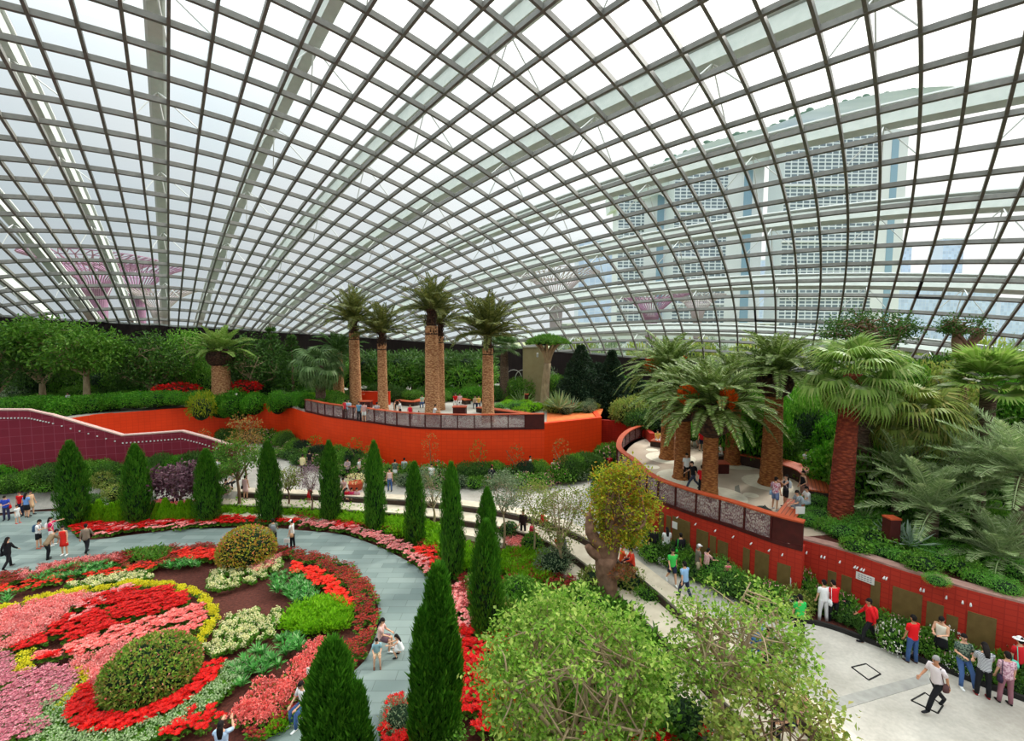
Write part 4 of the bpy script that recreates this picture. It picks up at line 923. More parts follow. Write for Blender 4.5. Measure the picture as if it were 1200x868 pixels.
# right background trees with knobbly trunks
p = D(1045, 430, 27); tree('tree', 'small-leaved tree with a leaning trunk above the large fan palm', (p.x, p.y, 3.45), (-.4, 0, p.z-3.7+1.4), (-1.5, 0, D(0, 382, 27).z-3.7), (2.9, 1.8, 1.5), 'dark', 16, 5, 4200, .18, .08, .24, m_barkdark, cl=.26)
p = D(1130, 415, 27); o = tree('tree', 'thick knobbly two-limbed tree against the glass at the upper right', (p.x, p.y, 3.45), (.0, 0, p.z-3.7+.8), (-.0, 0, D(0, 376, 27).z-3.7), (1.6, 1.0, .9), 'dark', 9, 5, 1300, .17, .07, .28, m_barkdark, cl=.2)
zt = p.z-3.7; mb = MB()
for P, R in ((((0, 0, zt-.5), (-.55, 0, zt+.9), (-.5, 0, zt+1.9)), (.34, .25, .16)), (((0, 0, zt+.2), (.45, 0, zt+1.0), (1.1, 0, zt+1.7)), (.3, .23, .13))): bark_tube(mb, P, R, 10, .02)
obj('old_limb', mb.mesh('old_limb', m_barkdark, True), parent=o)
# ------------------------------------------------------------------ flower beds
def inpoly(x, y, P):
    c = False; n = len(P)
    for k in range(n):
        x1, y1 = P[k][:2]; x2, y2 = P[k-1][:2]
        if (y1 > y) != (y2 > y) and x < (x2-x1)*(y-y1)/(y2-y1+1e-12)+x1: c = not c
    return c
R5 = lambda pts: [(a/2.8175, 560+b/2.8175) for a, b in pts]      # crop coordinates to photo pixels
def fillpts(px, z, step, jit=.35):
    P = [tuple(v[:2]) for v in poly(px, z)]; xs = [p[0] for p in P]; ys = [p[1] for p in P]; out = []
    r = 0; y = min(ys)
    while y < max(ys):
        x = min(xs)+(step/2 if r % 2 else 0)
        while x < max(xs):
            a = x+rng.normal()*step*jit*.8; b = y+rng.normal()*step*jit*.8
            if inpoly(a, b, P) and math.sin(a*2.3+math.sin(b*1.9)*1.7)+math.sin(b*2.9+a*.7) > -1.72 and rng.random() > .17: out.append((a, b))
            x += step
        y += step*.866; r += 1
    return out
def fl(name, stops, trans=.25): return leafmat(name, stops, rough=.5, trans=trans, objvar=.12)
FM = dict(
 red=fl('red_bracts', [(214, 14, 12), (238, 30, 20), (160, 8, 10)]),
 scarlet=fl('scarlet_bracts', [(232, 38, 22), (246, 58, 34), (180, 22, 14)]),
 pink=fl('pink_bracts', [(240, 136, 132), (252, 176, 168), (214, 84, 88), (255, 200, 192)]),
 salmon=fl('salmon_bracts', [(236, 100, 92), (252, 146, 134), (206, 62, 64), (255, 176, 164)]),
 mauve=fl('mauve_flowers', [(196, 96, 116), (224, 140, 152), (150, 56, 78), (240, 176, 180), (176, 74, 92)]),
 dark=fl('wine_leaves', [(120, 22, 22), (156, 32, 24), (92, 18, 22), (186, 52, 34)]),
 cream=fl('cream_flowers', [(226, 220, 150), (244, 238, 200), (190, 196, 110)]),
 yellow=fl('yellow_flowers', [(226, 214, 30), (240, 228, 60), (196, 196, 30)]),
 variegated=fl('variegated_leaf', [(150, 184, 120), (200, 214, 170), (110, 150, 84)]), green=LM['mid'], lime=LM['lime'], hosta=leafmat('strap_leaf', [(60, 140, 50), (90, 170, 70), (40, 110, 40), (170, 210, 140)]),
 burgundy=fl('brick_red_leaves', [(158, 36, 26), (190, 52, 34), (118, 26, 24), (96, 54, 30)]),
)
def plant_mb(kind):
    mb = MB()
    if kind == 'sparse':
        n = 46; a = rng.random(n)*2*PI; d = np.stack([np.cos(a), np.sin(a), .2+.9*rng.random(n)], 1); leaves(mb, d*.05+np.array([0, 0, .04]), unit(d), .17, .08, mi=1)
        for k in range(4):
            P, dd = blob_pts(12, (rng.normal()*.07, rng.normal()*.07, .2), (.045, .045, .04), .6); leaves(mb, P, unit(dd+rdir(12)*.4), .06, .05, mi=0)
        return mb
    if kind in ('strap', 'lime'):
        n = 26 if kind == 'strap' else 60; a = rng.random(n)*2*PI; el = .5+rng.random(n)*.7; d = np.stack([np.cos(a)*np.cos(el), np.sin(a)*np.cos(el), np.sin(el)], 1)
        if kind == 'strap': leaves(mb, np.zeros((n, 3))+d*.04, d, .34, .06, up=np.tile([0, 0, 1.], (n, 1)), mi=0)
        else: leaves(mb, np.zeros((n, 3))+d*.1+rng.normal(size=(n, 3))*.05, d, .12, .05, mi=0)
        return mb
    # green base leaves then flower heads of radiating bracts
    n = 16; a = rng.random(n)*2*PI; d = np.stack([np.cos(a), np.sin(a), .1+.4*rng.random(n)], 1); leaves(mb, d*.04+np.array([0, 0, .06]), unit(d), .16, .09, mi=1)
    nh = {'head': 5, 'small': 9, 'ball': 6}[kind]
    for k in range(nh):
        a0 = k*2.4; r0 = .115*math.sqrt(k/nh)*1.35; c = np.array([math.cos(a0)*r0, math.sin(a0)*r0, .21+.05*rng.random()-.9*r0*r0])
        if kind == 'ball':
            P, dd = blob_pts(14, c, (.06, .06, .05), .6); leaves(mb, P, unit(dd+rdir(14)*.4), .06, .05, mi=0)
        else:
            nbk = 8 if kind == 'head' else 5; a = np.arange(nbk)*2*PI/nbk+rng.random(); L_ = .105 if kind == 'head' else .065
            d = unit(np.stack([np.cos(a), np.sin(a), .28+.25*rng.random(nbk)], 1)); leaves(mb, np.tile(c, (nbk, 1)), d, L_, L_*.55, up=np.tile([0, 0, 1.], (nbk, 1)), mi=0, curl=.08)
    return mb
PM = {k: [plant_mb(k) for _ in range(3)] for k in ('head', 'small', 'ball', 'strap', 'lime', 'sparse')}
INST = {}
LIMIT = 300
bank = {}   # (name, kind, colour key) -> list of (x, y, z, s, label)
def plant(name, kind, ck, pts, z, label, group, s=1.0, zj=.0):
    bank.setdefault((name, kind, ck), []).append((pts, z, label, group, s))
def in_view(x, y, z):
    return y > 5 and abs(x/y) < 1.2 and (CAMZ-z)/y*F < 520
BZ = 0.03
def patch(name, kind, ck, px, step, label, group, s=1.0, z=BZ, crop=True):
    plant(name, kind, ck, fillpts(R5(px) if crop else px, z, step), z, label, group, s)
def strip(a, b, z=0):  # closed polygon between two pixel polylines
    return a+b[::-1]
gname = 'flowers of the round garden'
# outer ring of wine/brick leaves along the bed edge
ring_o = [(-20, 679), (0, 676), (50, 667), (100, 658), (150, 650), (200, 643), (240, 640), (300, 640), (340, 645), (380, 654), (412, 666), (431, 686), (441, 706), (443, 728), (437, 750), (426, 772), (396, 798)]
ring_i = [(-20, 692), (0, 690), (50, 681), (100, 671), (150, 661), (200, 655), (240, 650), (300, 650), (340, 656), (372, 666), (396, 680), (411, 696), (418, 712), (418, 730), (412, 748), (402, 768), (380, 790)]
patch('begonia_plant', 'small', 'burgundy', strip(ring_o, ring_i), .25, 'brick-red bedding plant in the outermost ring of the round garden', 'brick-red edging plants', 1.15, crop=False)
patch('begonia_plant', 'small', 'scarlet', [(0, 690-560)] and [(-10, 693), (60, 681), (130, 671), (190, 663), (190, 669), (130, 678), (60, 689), (-10, 701)], .3, 'orange-red bedding plant inside the ring on the left', 'orange-red plants at the left', 1.1, crop=False)
patch('poinsettia_plant', 'head', 'scarlet', [(570, 255), (650, 245), (740, 252), (742, 285), (600, 282)], .24, 'scarlet poinsettia in the far patch next to the round topiary', 'scarlet poinsettias by the far topiary', 1.15)
patch('poinsettia_plant', 'head', 'scarlet', [(345, 664), (375, 672), (398, 688), (412, 712), (402, 722), (385, 700), (360, 684), (342, 672)], .24, 'scarlet poinsettia in the arc at the right of the round garden', 'scarlet poinsettias in the right arc', 1.15, crop=False)
patch('begonia_plant', 'small', 'burgundy', [(400, 260), (560, 245), (600, 285), (520, 300), (420, 310), (380, 290)], .28, 'brick-red bedding plant round the small green clump', 'brick-red plants of the far patch', 1.1)
patch('lime_clump', 'lime', 'green', [(430, 250), (540, 240), (560, 262), (520, 285), (430, 282)], .22, 'small green foliage clump at the far side of the garden', 'green clumps at the far side', 1.6)
patch('azalea_plant', 'ball', 'pink', [(60, 330), (200, 290), (400, 262), (412, 280), (230, 300), (80, 348)], .22, 'pink flowering plant in the long far left strip', 'pink flowers in the far left strip', 1.1)
for q, nm in (([(90, 340), (250, 290), (370, 288), (385, 310), (200, 350), (100, 358)], 'the far left'), ([(530, 302), (600, 275), (690, 288), (640, 312)], 'the far middle'), ([(880, 345), (960, 320), (1050, 360), (1045, 415), (960, 425)], 'the right near the scarlet arc'), ([(760, 625), (850, 560), (990, 525), (1018, 560), (920, 630), (800, 695)], 'the near right'), ([(560, 900), (440, 868), (380, 860), (300, 868)][:0] or [(0, 380), (30, 375), (40, 410), (0, 430)], 'the left edge')):
    patch('spider_lily', 'strap', 'hosta', q, .30, 'green strap-leaved lily clump in the patch at '+nm, 'strap-leaved lilies at '+nm, 1.15)
patch('lime_clump', 'lime', 'lime', [(330, 733), (345, 715), (385, 704), (413, 716), (402, 738), (350, 746)], .2, 'bright lime foliage clump at the right of the garden', 'lime clumps at the right', 1.7, crop=False)
for q, nm in (([(740, 480), (850, 440), (930, 445), (905, 530), (700, 605), (660, 592)], 'right of the yellow outline'), ([(205, 362), (330, 332), (480, 318), (502, 340), (380, 358), (280, 378)], 'above the yellow outline'), ([(690, 330), (760, 290), (900, 270), (950, 290), (850, 350), (700, 385)], 'below the round topiary')):
    patch('primula_plant', 'sparse', 'cream', q, .27, 'cream flowering plant with green leaves '+nm, 'cream flowers '+nm, 1.1)
patch('azalea_plant', 'ball', 'pink', [(800, 300), (900, 250), (940, 280), (860, 320)], .25, 'pink flowering plant at the foot of the round topiary', 'pink flowers by the far topiary', 1.0)
# central leaf-shaped motif
yo = [(-60, 452), (0, 437), (150, 396), (300, 371), (430, 350), (560, 353), (650, 385), (708, 425), (722, 480), (690, 540), (650, 572)]
yi = [(-60, 466), (0, 452), (150, 411), (300, 386), (430, 366), (555, 370), (635, 400), (680, 436), (692, 480), (665, 530), (628, 562)]
patch('marigold_plant', 'ball', 'yellow', strip(yo, yi), .2, 'yellow edging plant of the big leaf-shaped outline', 'yellow outline plants', .95)
patch('marigold_plant', 'ball', 'yellow', [(235, 640), (285, 655), (300, 690), (250, 745), (170, 795), (148, 793), (225, 735), (265, 690), (258, 662)], .2, 'yellow edging plant of the lower left curl', 'yellow curl plants', .95)
patch('marigold_plant', 'ball', 'yellow', [(60, 650), (70, 590), (98, 590), (95, 655), (60, 662), (40, 655)], .2, 'yellow edging plant of the short bar at the left', 'yellow bar plants', .95)
patch('azalea_plant', 'ball', 'pink', [(-60, 470), (0, 455), (150, 414), (290, 388), (300, 400), (230, 450), (160, 510), (60, 565), (-60, 600)], .22, 'pale pink azalea in the upper left field of the leaf motif', 'pale pink azaleas, upper field', 1.1)
patch('poinsettia_plant', 'head', 'red', [(40, 575), (160, 515), (250, 450), (300, 408), (420, 372), (470, 372), (430, 395), (330, 440), (230, 510), (200, 540), (90, 585)], .25, 'red poinsettia of the narrow upper stroke in the leaf motif', 'red poinsettias, upper stroke', 1.1)
patch('poinsettia_plant', 'head', 'pink', [(250, 440), (330, 392), (430, 366), (450, 372), (350, 410), (300, 450), (240, 490), (220, 480)], .25, 'pink poinsettia between the red strokes of the leaf motif', 'pink poinsettias between the strokes', 1.1)
patch('poinsettia_plant', 'head', 'red', [(205, 555), (240, 505), (340, 440), (440, 395), (550, 374), (615, 393), (635, 415), (590, 445), (470, 475), (350, 515), (270, 550)], .23, 'deep red poinsettia of the broad stroke in the leaf motif', 'red poinsettias, broad stroke', 1.15)
patch('poinsettia_plant', 'head', 'salmon', [(100, 605), (200, 580), (350, 520), (480, 480), (600, 450), (650, 430), (682, 450), (680, 480), (650, 520), (560, 535), (460, 545), (330, 580), (240, 610), (110, 622)], .24, 'rose pink poinsettia of the lower band in the leaf motif', 'rose poinsettias, lower band', 1.1)
patch('poinsettia_plant', 'head', 'red', [(110, 610), (240, 590), (250, 600), (130, 622)], .24, 'red poinsettia at the left end of the lower band', 'red poinsettias at the left end', 1.1)
patch('azalea_plant', 'ball', 'pink', [(240, 615), (330, 585), (450, 550), (430, 600), (370, 640), (330, 700), (290, 700), (300, 680), (285, 650), (240, 635)], .22, 'pale pink azalea left of the big topiary mound', 'pale pink azaleas by the mound', 1.1)
patch('cyclamen_plant', 'small', 'mauve', [(-60, 600), (0, 598), (38, 590), (50, 660), (100, 660), (150, 640), (228, 640), (255, 668), (255, 700), (210, 740), (145, 790), (-60, 800)], .2, 'mauve flowering plant of the lower left field', 'mauve flowers', 1.15)
patch('cyclamen_plant', 'small', 'mauve', [(-20, 800), (140, 795), (150, 850), (60, 900), (-20, 900)], .2, 'rosy mauve flowering plant at the bottom left edge', 'rosy mauve flowers, bottom left', 1.15)
# around the big mound
mc = G(179, 803, 0); 
def ringpts(c, r0, r1, a0, a1, step):
    out = []; r = r0
    while r < r1:
        n = int((a1-a0)*r/step)
        for k in range(n):
            a = a0+(a1-a0)*(k+.5*rng.random())/n; out.append((c.x+math.cos(a)*r, c.y+math.sin(a)*r))
        r += step*.85
    return out
plant('poinsettia_plant', 'head', 'red', ringpts(mc, 1.65, 2.1, -PI*.95, PI*.16, .24), BZ, 'red poinsettia in the collar of the big topiary mound', 'red poinsettias round the mound', 1.1)
plant('geranium_plant', 'sparse', 'variegated', ringpts(mc, 2.25, 3.0, -PI*.95, PI*.12, .27), BZ, 'variegated white-green plant in the outer collar of the mound', 'variegated plants round the mound', 1.1)
patch('azalea_plant', 'ball', 'salmon', [(770, 790), (850, 690), (930, 700), (960, 640), (1030, 560), (1085, 540), (1062, 620), (970, 720), (870, 830), (780, 835)], .23, 'salmon pink plant in the long near right strip', 'salmon plants, near right strip', 1.15)
patch('begonia_plant', 'small', 'dark', [(800, 860), (880, 830), (980, 725), (1070, 630), (1100, 660), (1000, 775), (900, 850), (840, 880)], .26, 'wine-red bedding plant beside the lower path edge', 'wine-red plants by the lower path', 1.1)
patch('lime_clump', 'lime', 'lime', [(866, 850), (975, 785), (985, 800), (890, 862), (860, 868)], .22, 'lime edging clump at the lower path', 'lime edging by the lower path', 1.3)
patch('poinsettia_plant', 'head', 'red', [(620, 790), (700, 770), (740, 820), (660, 868), (540, 868), (560, 830)], .3, 'red poinsettia at the bottom of the garden', 'red poinsettias at the bottom', 1.1)
# beds outside the path
patch('poinsettia_plant', 'head', 'red', [(78, 617), (90, 611), (120, 616), (160, 615), (213, 610), (270, 608.5), (305, 608), (350, 611), (350, 618), (305, 615), (270, 617), (213, 618), (160, 624), (120, 629), (92, 629)], .27, 'red poinsettia in the border behind the path', 'red poinsettias behind the path', 1.15, crop=False)
patch('poinsettia_plant', 'head', 'pink', [(110, 619), (200, 613), (260, 613), (260, 618), (160, 626), (110, 631)], .35, 'pink poinsettia in the border behind the path', 'pink poinsettias behind the path', 1.1, crop=False)
patch('poinsettia_plant', 'head', 'pink', [(350, 614), (385, 615), (415, 620), (450, 630), (480, 645), (500, 660), (510, 676), (500, 676), (485, 662), (462, 649), (436, 637), (405, 625), (350, 620)], .27, 'pink poinsettia in the border along the path bend', 'pink poinsettias along the bend', 1.15, crop=False)
patch('poinsettia_plant', 'head', 'red', [(392, 612), (410, 613), (424, 621), (415, 625), (396, 622)], .25, 'red poinsettia in the small patch between two cypresses', 'red poinsettias between two cypresses', 1.15, crop=False)
patch('poinsettia_plant', 'head', 'scarlet', [(485, 648), (508, 640), (520, 660), (520, 690), (510, 682), (500, 668)], .25, 'scarlet poinsettia at the bend of the path', 'scarlet poinsettias at the bend', 1.15, crop=False)
patch('begonia_plant', 'small', 'dark', [(345, 600), (470, 618), (520, 650), (560, 690), (560, 740), (535, 700), (505, 650), (460, 628), (345, 612)], .4, 'dark wine plant between the pink border and the hedge', 'wine plants behind the pink border', 1.3, crop=False)
patch('poinsettia_plant', 'head', 'pink', [(515, 690), (540, 690), (552, 720), (545, 770), (517, 740)], .27, 'pink poinsettia right of the path near the cypresses', 'pink poinsettias near the cypresses', 1.15, crop=False)
patch('lime_clump', 'lime', 'lime', [(270, 588), (345, 592), (430, 602), (500, 616), (540, 634), (560, 660), (545, 670), (500, 640), (440, 620), (345, 605), (260, 603)], .33, 'yellow-green low hedge plant below the steps', 'low hedge plants below the steps', 2.2, crop=False)
patch('azalea_plant', 'ball', 'salmon', [(180, 590), (300, 588), (345, 589), (345, 593), (270, 592), (180, 597)], .33, 'salmon flower behind the low hedge under the steps', 'salmon flowers under the steps', 1.3, crop=False)
patch('poinsettia_plant', 'head', 'red', [(455, 830), (485, 822), (505, 860), (500, 900), (440, 900)], .25, 'crimson flower at the bottom of the path right side', 'crimson flowers at the bottom', 1.2, crop=False)
patch('poinsettia_plant', 'head', 'red', [(540, 740), (620, 760), (640, 868), (560, 868), (535, 820)], .3, 'crimson flower seen under the pale green tree', 'crimson flowers under the tree', 1.4, crop=False)
patch('marigold_plant', 'ball', 'yellow', [(560, 780), (620, 790), (640, 880), (580, 880)], .3, 'yellow flower seen under the pale green tree', 'yellow flowers under the tree', 1.3, crop=False)
patch('begonia_plant', 'small', 'dark', [(600, 645), (660, 660), (700, 720), (640, 730), (590, 690)], .33, 'wine-coloured plant below the sparse tree', 'wine plants below the sparse tree', 1.3, crop=False)
patch('azalea_plant', 'ball', 'pink', [(590, 625), (612, 630), (620, 648), (596, 645)], .25, 'pink flower beside the clipped green ball', 'pink flowers by the clipped ball', 1.2, crop=False)
patch('lime_clump', 'lime', 'lime', [(590, 650), (640, 650), (650, 680), (600, 690), (585, 670)], .26, 'light green clump below the clipped ball', 'light green clumps below the ball', 1.8, crop=False)
patch('lime_clump', 'lime', 'green', [(560, 690), (640, 700), (740, 720), (760, 760), (800, 880), (700, 880), (640, 780), (560, 740)], .4, 'dark ground-cover clump under the near trees', 'ground cover under the near trees', 3.0, crop=False)
patch('poinsettia_plant', 'head', 'red', [(690, 810), (740, 800), (830, 868), (760, 900), (680, 900)], .45, 'red flower among the shrubs between both near trees', 'red flowers between the near trees', 1.4, crop=False)
# build: nearest 300 of each kind as objects, the others as one stuff mesh per patch
TEMPL = {}
for (name, kind, ck), plist in bank.items():
    for v in range(3): TEMPL[(kind, ck, v)] = PM[kind][v].mesh(name, [FM[ck], FM['green']])
allp = {}
for key, plist in bank.items():
    for (pts, z, label, group, s) in plist:
        for x, y in pts: allp.setdefault(key[0], []).append((math.hypot(x, y) if in_view(x, y, z) else 999, x, y, z, s, label, group, key))
for name, L_ in allp.items():
    L_.sort(key=lambda t_: t_[0]); rest = {}
    for k, (d_, x, y, z, s, label, group, key) in enumerate(L_):
        sc_ = s*(.9+.25*rng.random()); a = rng.random()*6.28
        if k < 300 and d_ < 900:
            o = bpy.data.objects.new(name, TEMPL[(key[1], key[2], k % 3)]); COL.objects.link(o); o.location = (x, y, z); o.rotation_euler.z = a; o.scale = (sc_,)*3; tag(o, label, name.replace('_', ' '), group)
        else: rest.setdefault((key, label, group), []).append((x, y, z, sc_, a, k % 3))
    for (key, label, group), ls in rest.items():
        mb = MB()
        for x, y, z, sc_, a, v in ls: mb.merge(PM[key[1]][v], Matrix.LocRotScale(Vector((x, y, z)), Euler((0, 0, a)), Vector((sc_,)*3)))
        o = obj(name+'s', mb.mesh(name+'s', [FM[key[2]], FM['green']])); tag(o, 'bed of further plants: '+label, 'flower bed', None, 'stuff')
# clipped mounds
def mound(label, px, py, rx, rh, lm, n=5000, z=0):
    p = G(px, py, z); o = thing('topiary_mound', label, 'topiary', p); mb = MB(); blob(mb, n, (0, 0, rh*.35), (rx, rx, rh*.66), .13, .07, shell=.9, low=-.55); core(mb, (0, 0, rh*.33), (rx*.9, rx*.9, rh*.6), 1, 16)
    obj('foliage', mb.mesh('foliage', [lm, LM['cypress_core']]), parent=o)
    m = n//30; mb = MB(); P, d = blob_pts(m, (0, 0, rh*.35), (rx*1.02, rx*1.02, rh*.68), .98); ok = d[:, 2] > -.2; leaves(mb, P[ok], unit(d[ok]+rdir(ok.sum())*.6), .1, .07)
    obj('blossoms', mb.mesh('blossoms', FM['salmon']), parent=o)
mixl = leafmat('topiary_leaf', [(124, 166, 50), (96, 142, 42), (160, 184, 74), (160, 128, 70), (78, 120, 36)])
mixy = leafmat('topiary_yellow', [(170, 170, 50), (130, 150, 44), (196, 170, 60), (190, 120, 50), (100, 130, 40)])
mound('large rounded topiary mound with green and rusty leaves in the lower garden', 179, 803, 1.45, 1.6, mixl, 7000)
mound('yellow-green round topiary at the far edge of the garden', 290, 658, 1.45, 1.9, mixy, 4000)
mound('small clipped green ball beside pink flowers below the steps', 624, 646, .62, 1.0, LM['mid'], 1200)
mound('small dark green ball left of the other clipped ball below the steps', 597, 630, .6, .95, LM['dark'], 1000)
# small garden signs
for a_, b_, lab in ((337, 646, 'small white plant label at the garden edge by the man in the cap'), (366, 806, 'small white plant label beside the sitting man at the lower path')):
    p = G(a_, b_, 0); o = thing('plant_sign', lab, 'sign', p); obj('stake', MB().tube([(0, 0, -.1), (0, 0, .55)], .02, 6), m_kerb, o); mb = MB(); mb.box((0, -.03, .65), (.32, .03, .24)); obj('plate', mb, bpy.data.materials['notice_white'], o)
# ------------------------------------------------------------------ shrubs: beds along the walls
def sh_mesh(r, lm, n=900, L=.16, W=.09, fl_=None, fn=0, lobes=4):
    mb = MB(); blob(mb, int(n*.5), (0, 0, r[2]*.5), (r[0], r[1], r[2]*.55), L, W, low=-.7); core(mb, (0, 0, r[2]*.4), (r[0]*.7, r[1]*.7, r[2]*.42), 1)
    for k in range(lobes):
        a = k*2*PI/lobes+rng.random(); blob(mb, int(n*.5/lobes), (math.cos(a)*r[0]*.55, math.sin(a)*r[1]*.55, r[2]*(.3+.4*rng.random())), (r[0]*.5, r[1]*.5, r[2]*.42), L, W)
    if fl_:
        P, d = blob_pts(fn, (0, 0, r[2]*.5), (r[0]*1.05, r[1]*1.05, r[2]*.6), .9); leaves(mb, P, rdir(len(P)), .09, .08, mi=2)
        P2 = P+rng.normal(size=P.shape)*.03; leaves(mb, P2, rdir(len(P)), .09, .08, mi=2)
    return mb.mesh('shrub', [LM[lm] if isinstance(lm, str) else lm, LM['cypress_core']]+([fl_] if fl_ else []))
white = fl('white_blossom', [(250, 246, 240), (255, 255, 250), (240, 220, 216)]); pinkw = fl('rose_blossom', [(240, 160, 170), (250, 200, 200), (230, 120, 140)])
SHM = dict(mid=sh_mesh((1, 1, 1), 'mid', 1100), dark=sh_mesh((1, 1, 1), 'dark', 1100), lime=sh_mesh((1, 1, 1), 'lime', 1100), feather=sh_mesh((1, 1, 1), 'feather', 2600, .12, .03, lobes=6), ivy=sh_mesh((1, 1, 1), 'ivy', 1600, .13, .09),
           grey=sh_mesh((1, 1, 1), 'grey', 1200, .14, .05), white=sh_mesh((1, 1, 1), 'mid', 900, fl_=white, fn=160), rose=sh_mesh((1, 1, 1), 'mid', 900, fl_=pinkw, fn=90), olive=sh_mesh((1, 1, 1), 'olive', 1100), fern=sh_mesh((1, 1, 1), 'fern', 1300, .2, .04), red=sh_mesh((1, 1, 1), leafmat('red_shrub', [(236, 34, 24), (200, 20, 20), (120, 30, 30)]), 1100), black=sh_mesh((1, 1, 1), 'black', 1100))
for kd_ in ('mid', 'dark', 'black', 'ivy', 'olive', 'lime'): SHM['XL'+kd_] = sh_mesh((1, 1, 1), kd_, 5200, .085, .05, lobes=9)
def S_(kind, pos, r, label, group=None, cat='shrub', name='shrub'):
    kind0 = kind
    if max(r) > 1.35 and 'XL'+kind in SHM and pos[1] < 100: kind = 'XL'+kind
    nm2 = name if name != 'shrub' else {'white': 'rose_bush', 'rose': 'rose_bush', 'feather': 'cushion_plant', 'lime': 'cushion_plant', 'grey': 'grey_shrub', 'dark': 'evergreen_shrub', 'black': 'evergreen_shrub'}.get(kind0, 'leafy_shrub')
    o = bpy.data.objects.new(nm2, SHM[kind]); COL.objects.link(o); o.location = pos; o.scale = r; o.rotation_euler.z = rng.random()*6; return tag(o, label, cat, group)
def along(P, n, off, kinds, rs, z, label, group, zs=None, t0=0, t1=1, jit=.4):
    L = [0]
    for k in range(1, len(P)): L.append(L[-1]+(P[k]-P[k-1]).length)
    Q_ = offs(P, off)
    for k in range(n):
        s = L[-1]*(t0+(t1-t0)*(k+.5)/n); i = max(1, min(len(L)-1, int(np.searchsorted(L, s)))); f_ = (s-L[i-1])/(L[i]-L[i-1]+1e-9); p = Q_[i-1].lerp(Q_[i], f_)
        kd = kinds[int(rng.integers(len(kinds)))]; sc_ = rs*(.75+.5*rng.random()); h = (zs or rs)*(.7+.6*rng.random())
        S_(kd, (p.x+rng.normal()*jit*.3, p.y+rng.normal()*jit*.3, z), (sc_, sc_, h), label+(' with white blossoms' if kd == 'white' else ' with rosy blossoms' if kd == 'rose' else ''), group+(', blossoming' if kd in ('white', 'rose') else ''))
# rose bed under the right walls (in front of the wall on the plaza)
along(RTs, 46, -.9, ['mid', 'dark', 'mid', 'rose', 'feather', 'dark', 'olive'], .75, ZP, 'green shrub in the bed below the right terrace railing', 'shrubs below the right terrace railing', 0.85, .1, 1)
along(RTs, 26, -1.3, ['white', 'mid', 'dark', 'mid'], .6, ZP, 'green shrub at the front of the bed below the terrace railing', 'front shrubs below the right terrace', .7, .3, 1)
along(RWs[1:], 34, -.55, ['mid', 'dark', 'mid', 'dark', 'rose'], .62, ZP, 'green shrub in the bed below the bronze wall panels', 'shrubs below the bronze panels', .75)
along(RWs[1:], 22, -1.0, ['mid', 'dark', 'white', 'mid', 'dark'], .42, ZP, 'green shrub at the front edge of the rose bed', 'front shrubs of the rose bed', .6)
bedP = [(733, 606), (745, 622), (775, 645), (800, 661), (830, 680), (860, 700), (890, 714), (930, 727), (960, 733), (989, 742), (1030, 758), (1092, 781), (1148, 803), (1200, 822), (1300, 860), (1450, 925), (1650, 1010)]
BP = smooth_line(poly(bedP, ZP), 4); kb = MB(); a_ = offs(BP, .1); b__ = offs(BP, -.02); kb.prism([(v.x, v.y) for v in a_]+[(v.x, v.y) for v in b__[::-1]], ZP, ZP+.16); struct('trim_22', kb, m_kerb)
sb = MB(); sb.prism([(v.x, v.y) for v in offs(BP, .1)]+[(v.x, v.y) for v in (RTs[14:]+RWs)[::-1]], ZP, ZP+.05); struct('floor_rose_bed', sb, m_soil)
S_('white', G(1048, 762, ZP), (.55, .55, .95), 'white-flowering rose bush beside the man in red shirt and jeans', None, 'rose bush', 'rose_bush')
S_('white', G(1118, 775, ZP)+Vector((.2, .6, 0)), (.6, .6, .9), 'white-flowering rose bush behind the woman with glasses', None, 'rose bush', 'rose_bush')
S_('lime', G(1120, 765, ZP)+Vector((0, .3, .45)), (.32, .32, .5), 'bright round boxwood ball in the rose bed', None, 'boxwood', 'boxwood_ball')
S_('rose', G(1195, 790, ZP)+Vector((.2, .6, 0)), (.7, .7, 1.5), 'tall pink rose bush at the right edge', None, 'rose bush', 'rose_bush')
S_('rose', G(950, 712, ZP)+Vector((0, .5, 0)), (.5, .5, 1.3), 'leggy rose bush behind the man in white by the wall', None, 'rose bush', 'rose_bush')
# bed along the orange wall and purple wall
along(OWs[20:]+[], 34, -1.3, ['dark', 'mid', 'dark', 'rose', 'mid', 'black'], .95, ZP, 'dark shrub along the foot of the orange wall', 'shrubs at the foot of the orange wall', 1.3)
along(OWs[34:]+[], 22, -2.6, ['dark', 'mid', 'rose', 'grey'], .85, ZP, 'shrub in the front row below the orange wall', 'front shrubs below the orange wall', .9)
along([D(640, 503, 35.5), D(705, 492, 39)], 12, -1.2, ['rose', 'dark', 'grey', 'mid'], 1.1, ZP, 'flowering shrub below the orange wall corner', 'shrubs at the orange corner', 1.5)
along([D(705, 492, 40), D(735, 493, 40), D(752, 500, 37.5)], 9, -1.2, ['dark', 'mid'], 1.1, ZP, 'dark shrub below the dark red middle wall', 'shrubs below the middle wall', 1.6)
along(PW, 34, -.9, ['dark', 'mid', 'dark', 'mid', 'ivy'], 1.1, ZP, 'leafy green shrub below the purple wall', 'shrubs below the purple wall', 1.5)
along(PW, 14, -2.2, ['dark', 'mid', 'olive'], .9, ZP, 'low green shrub in front of the purple wall planting', 'front shrubs below the purple wall', .9, t0=.55, t1=.98)
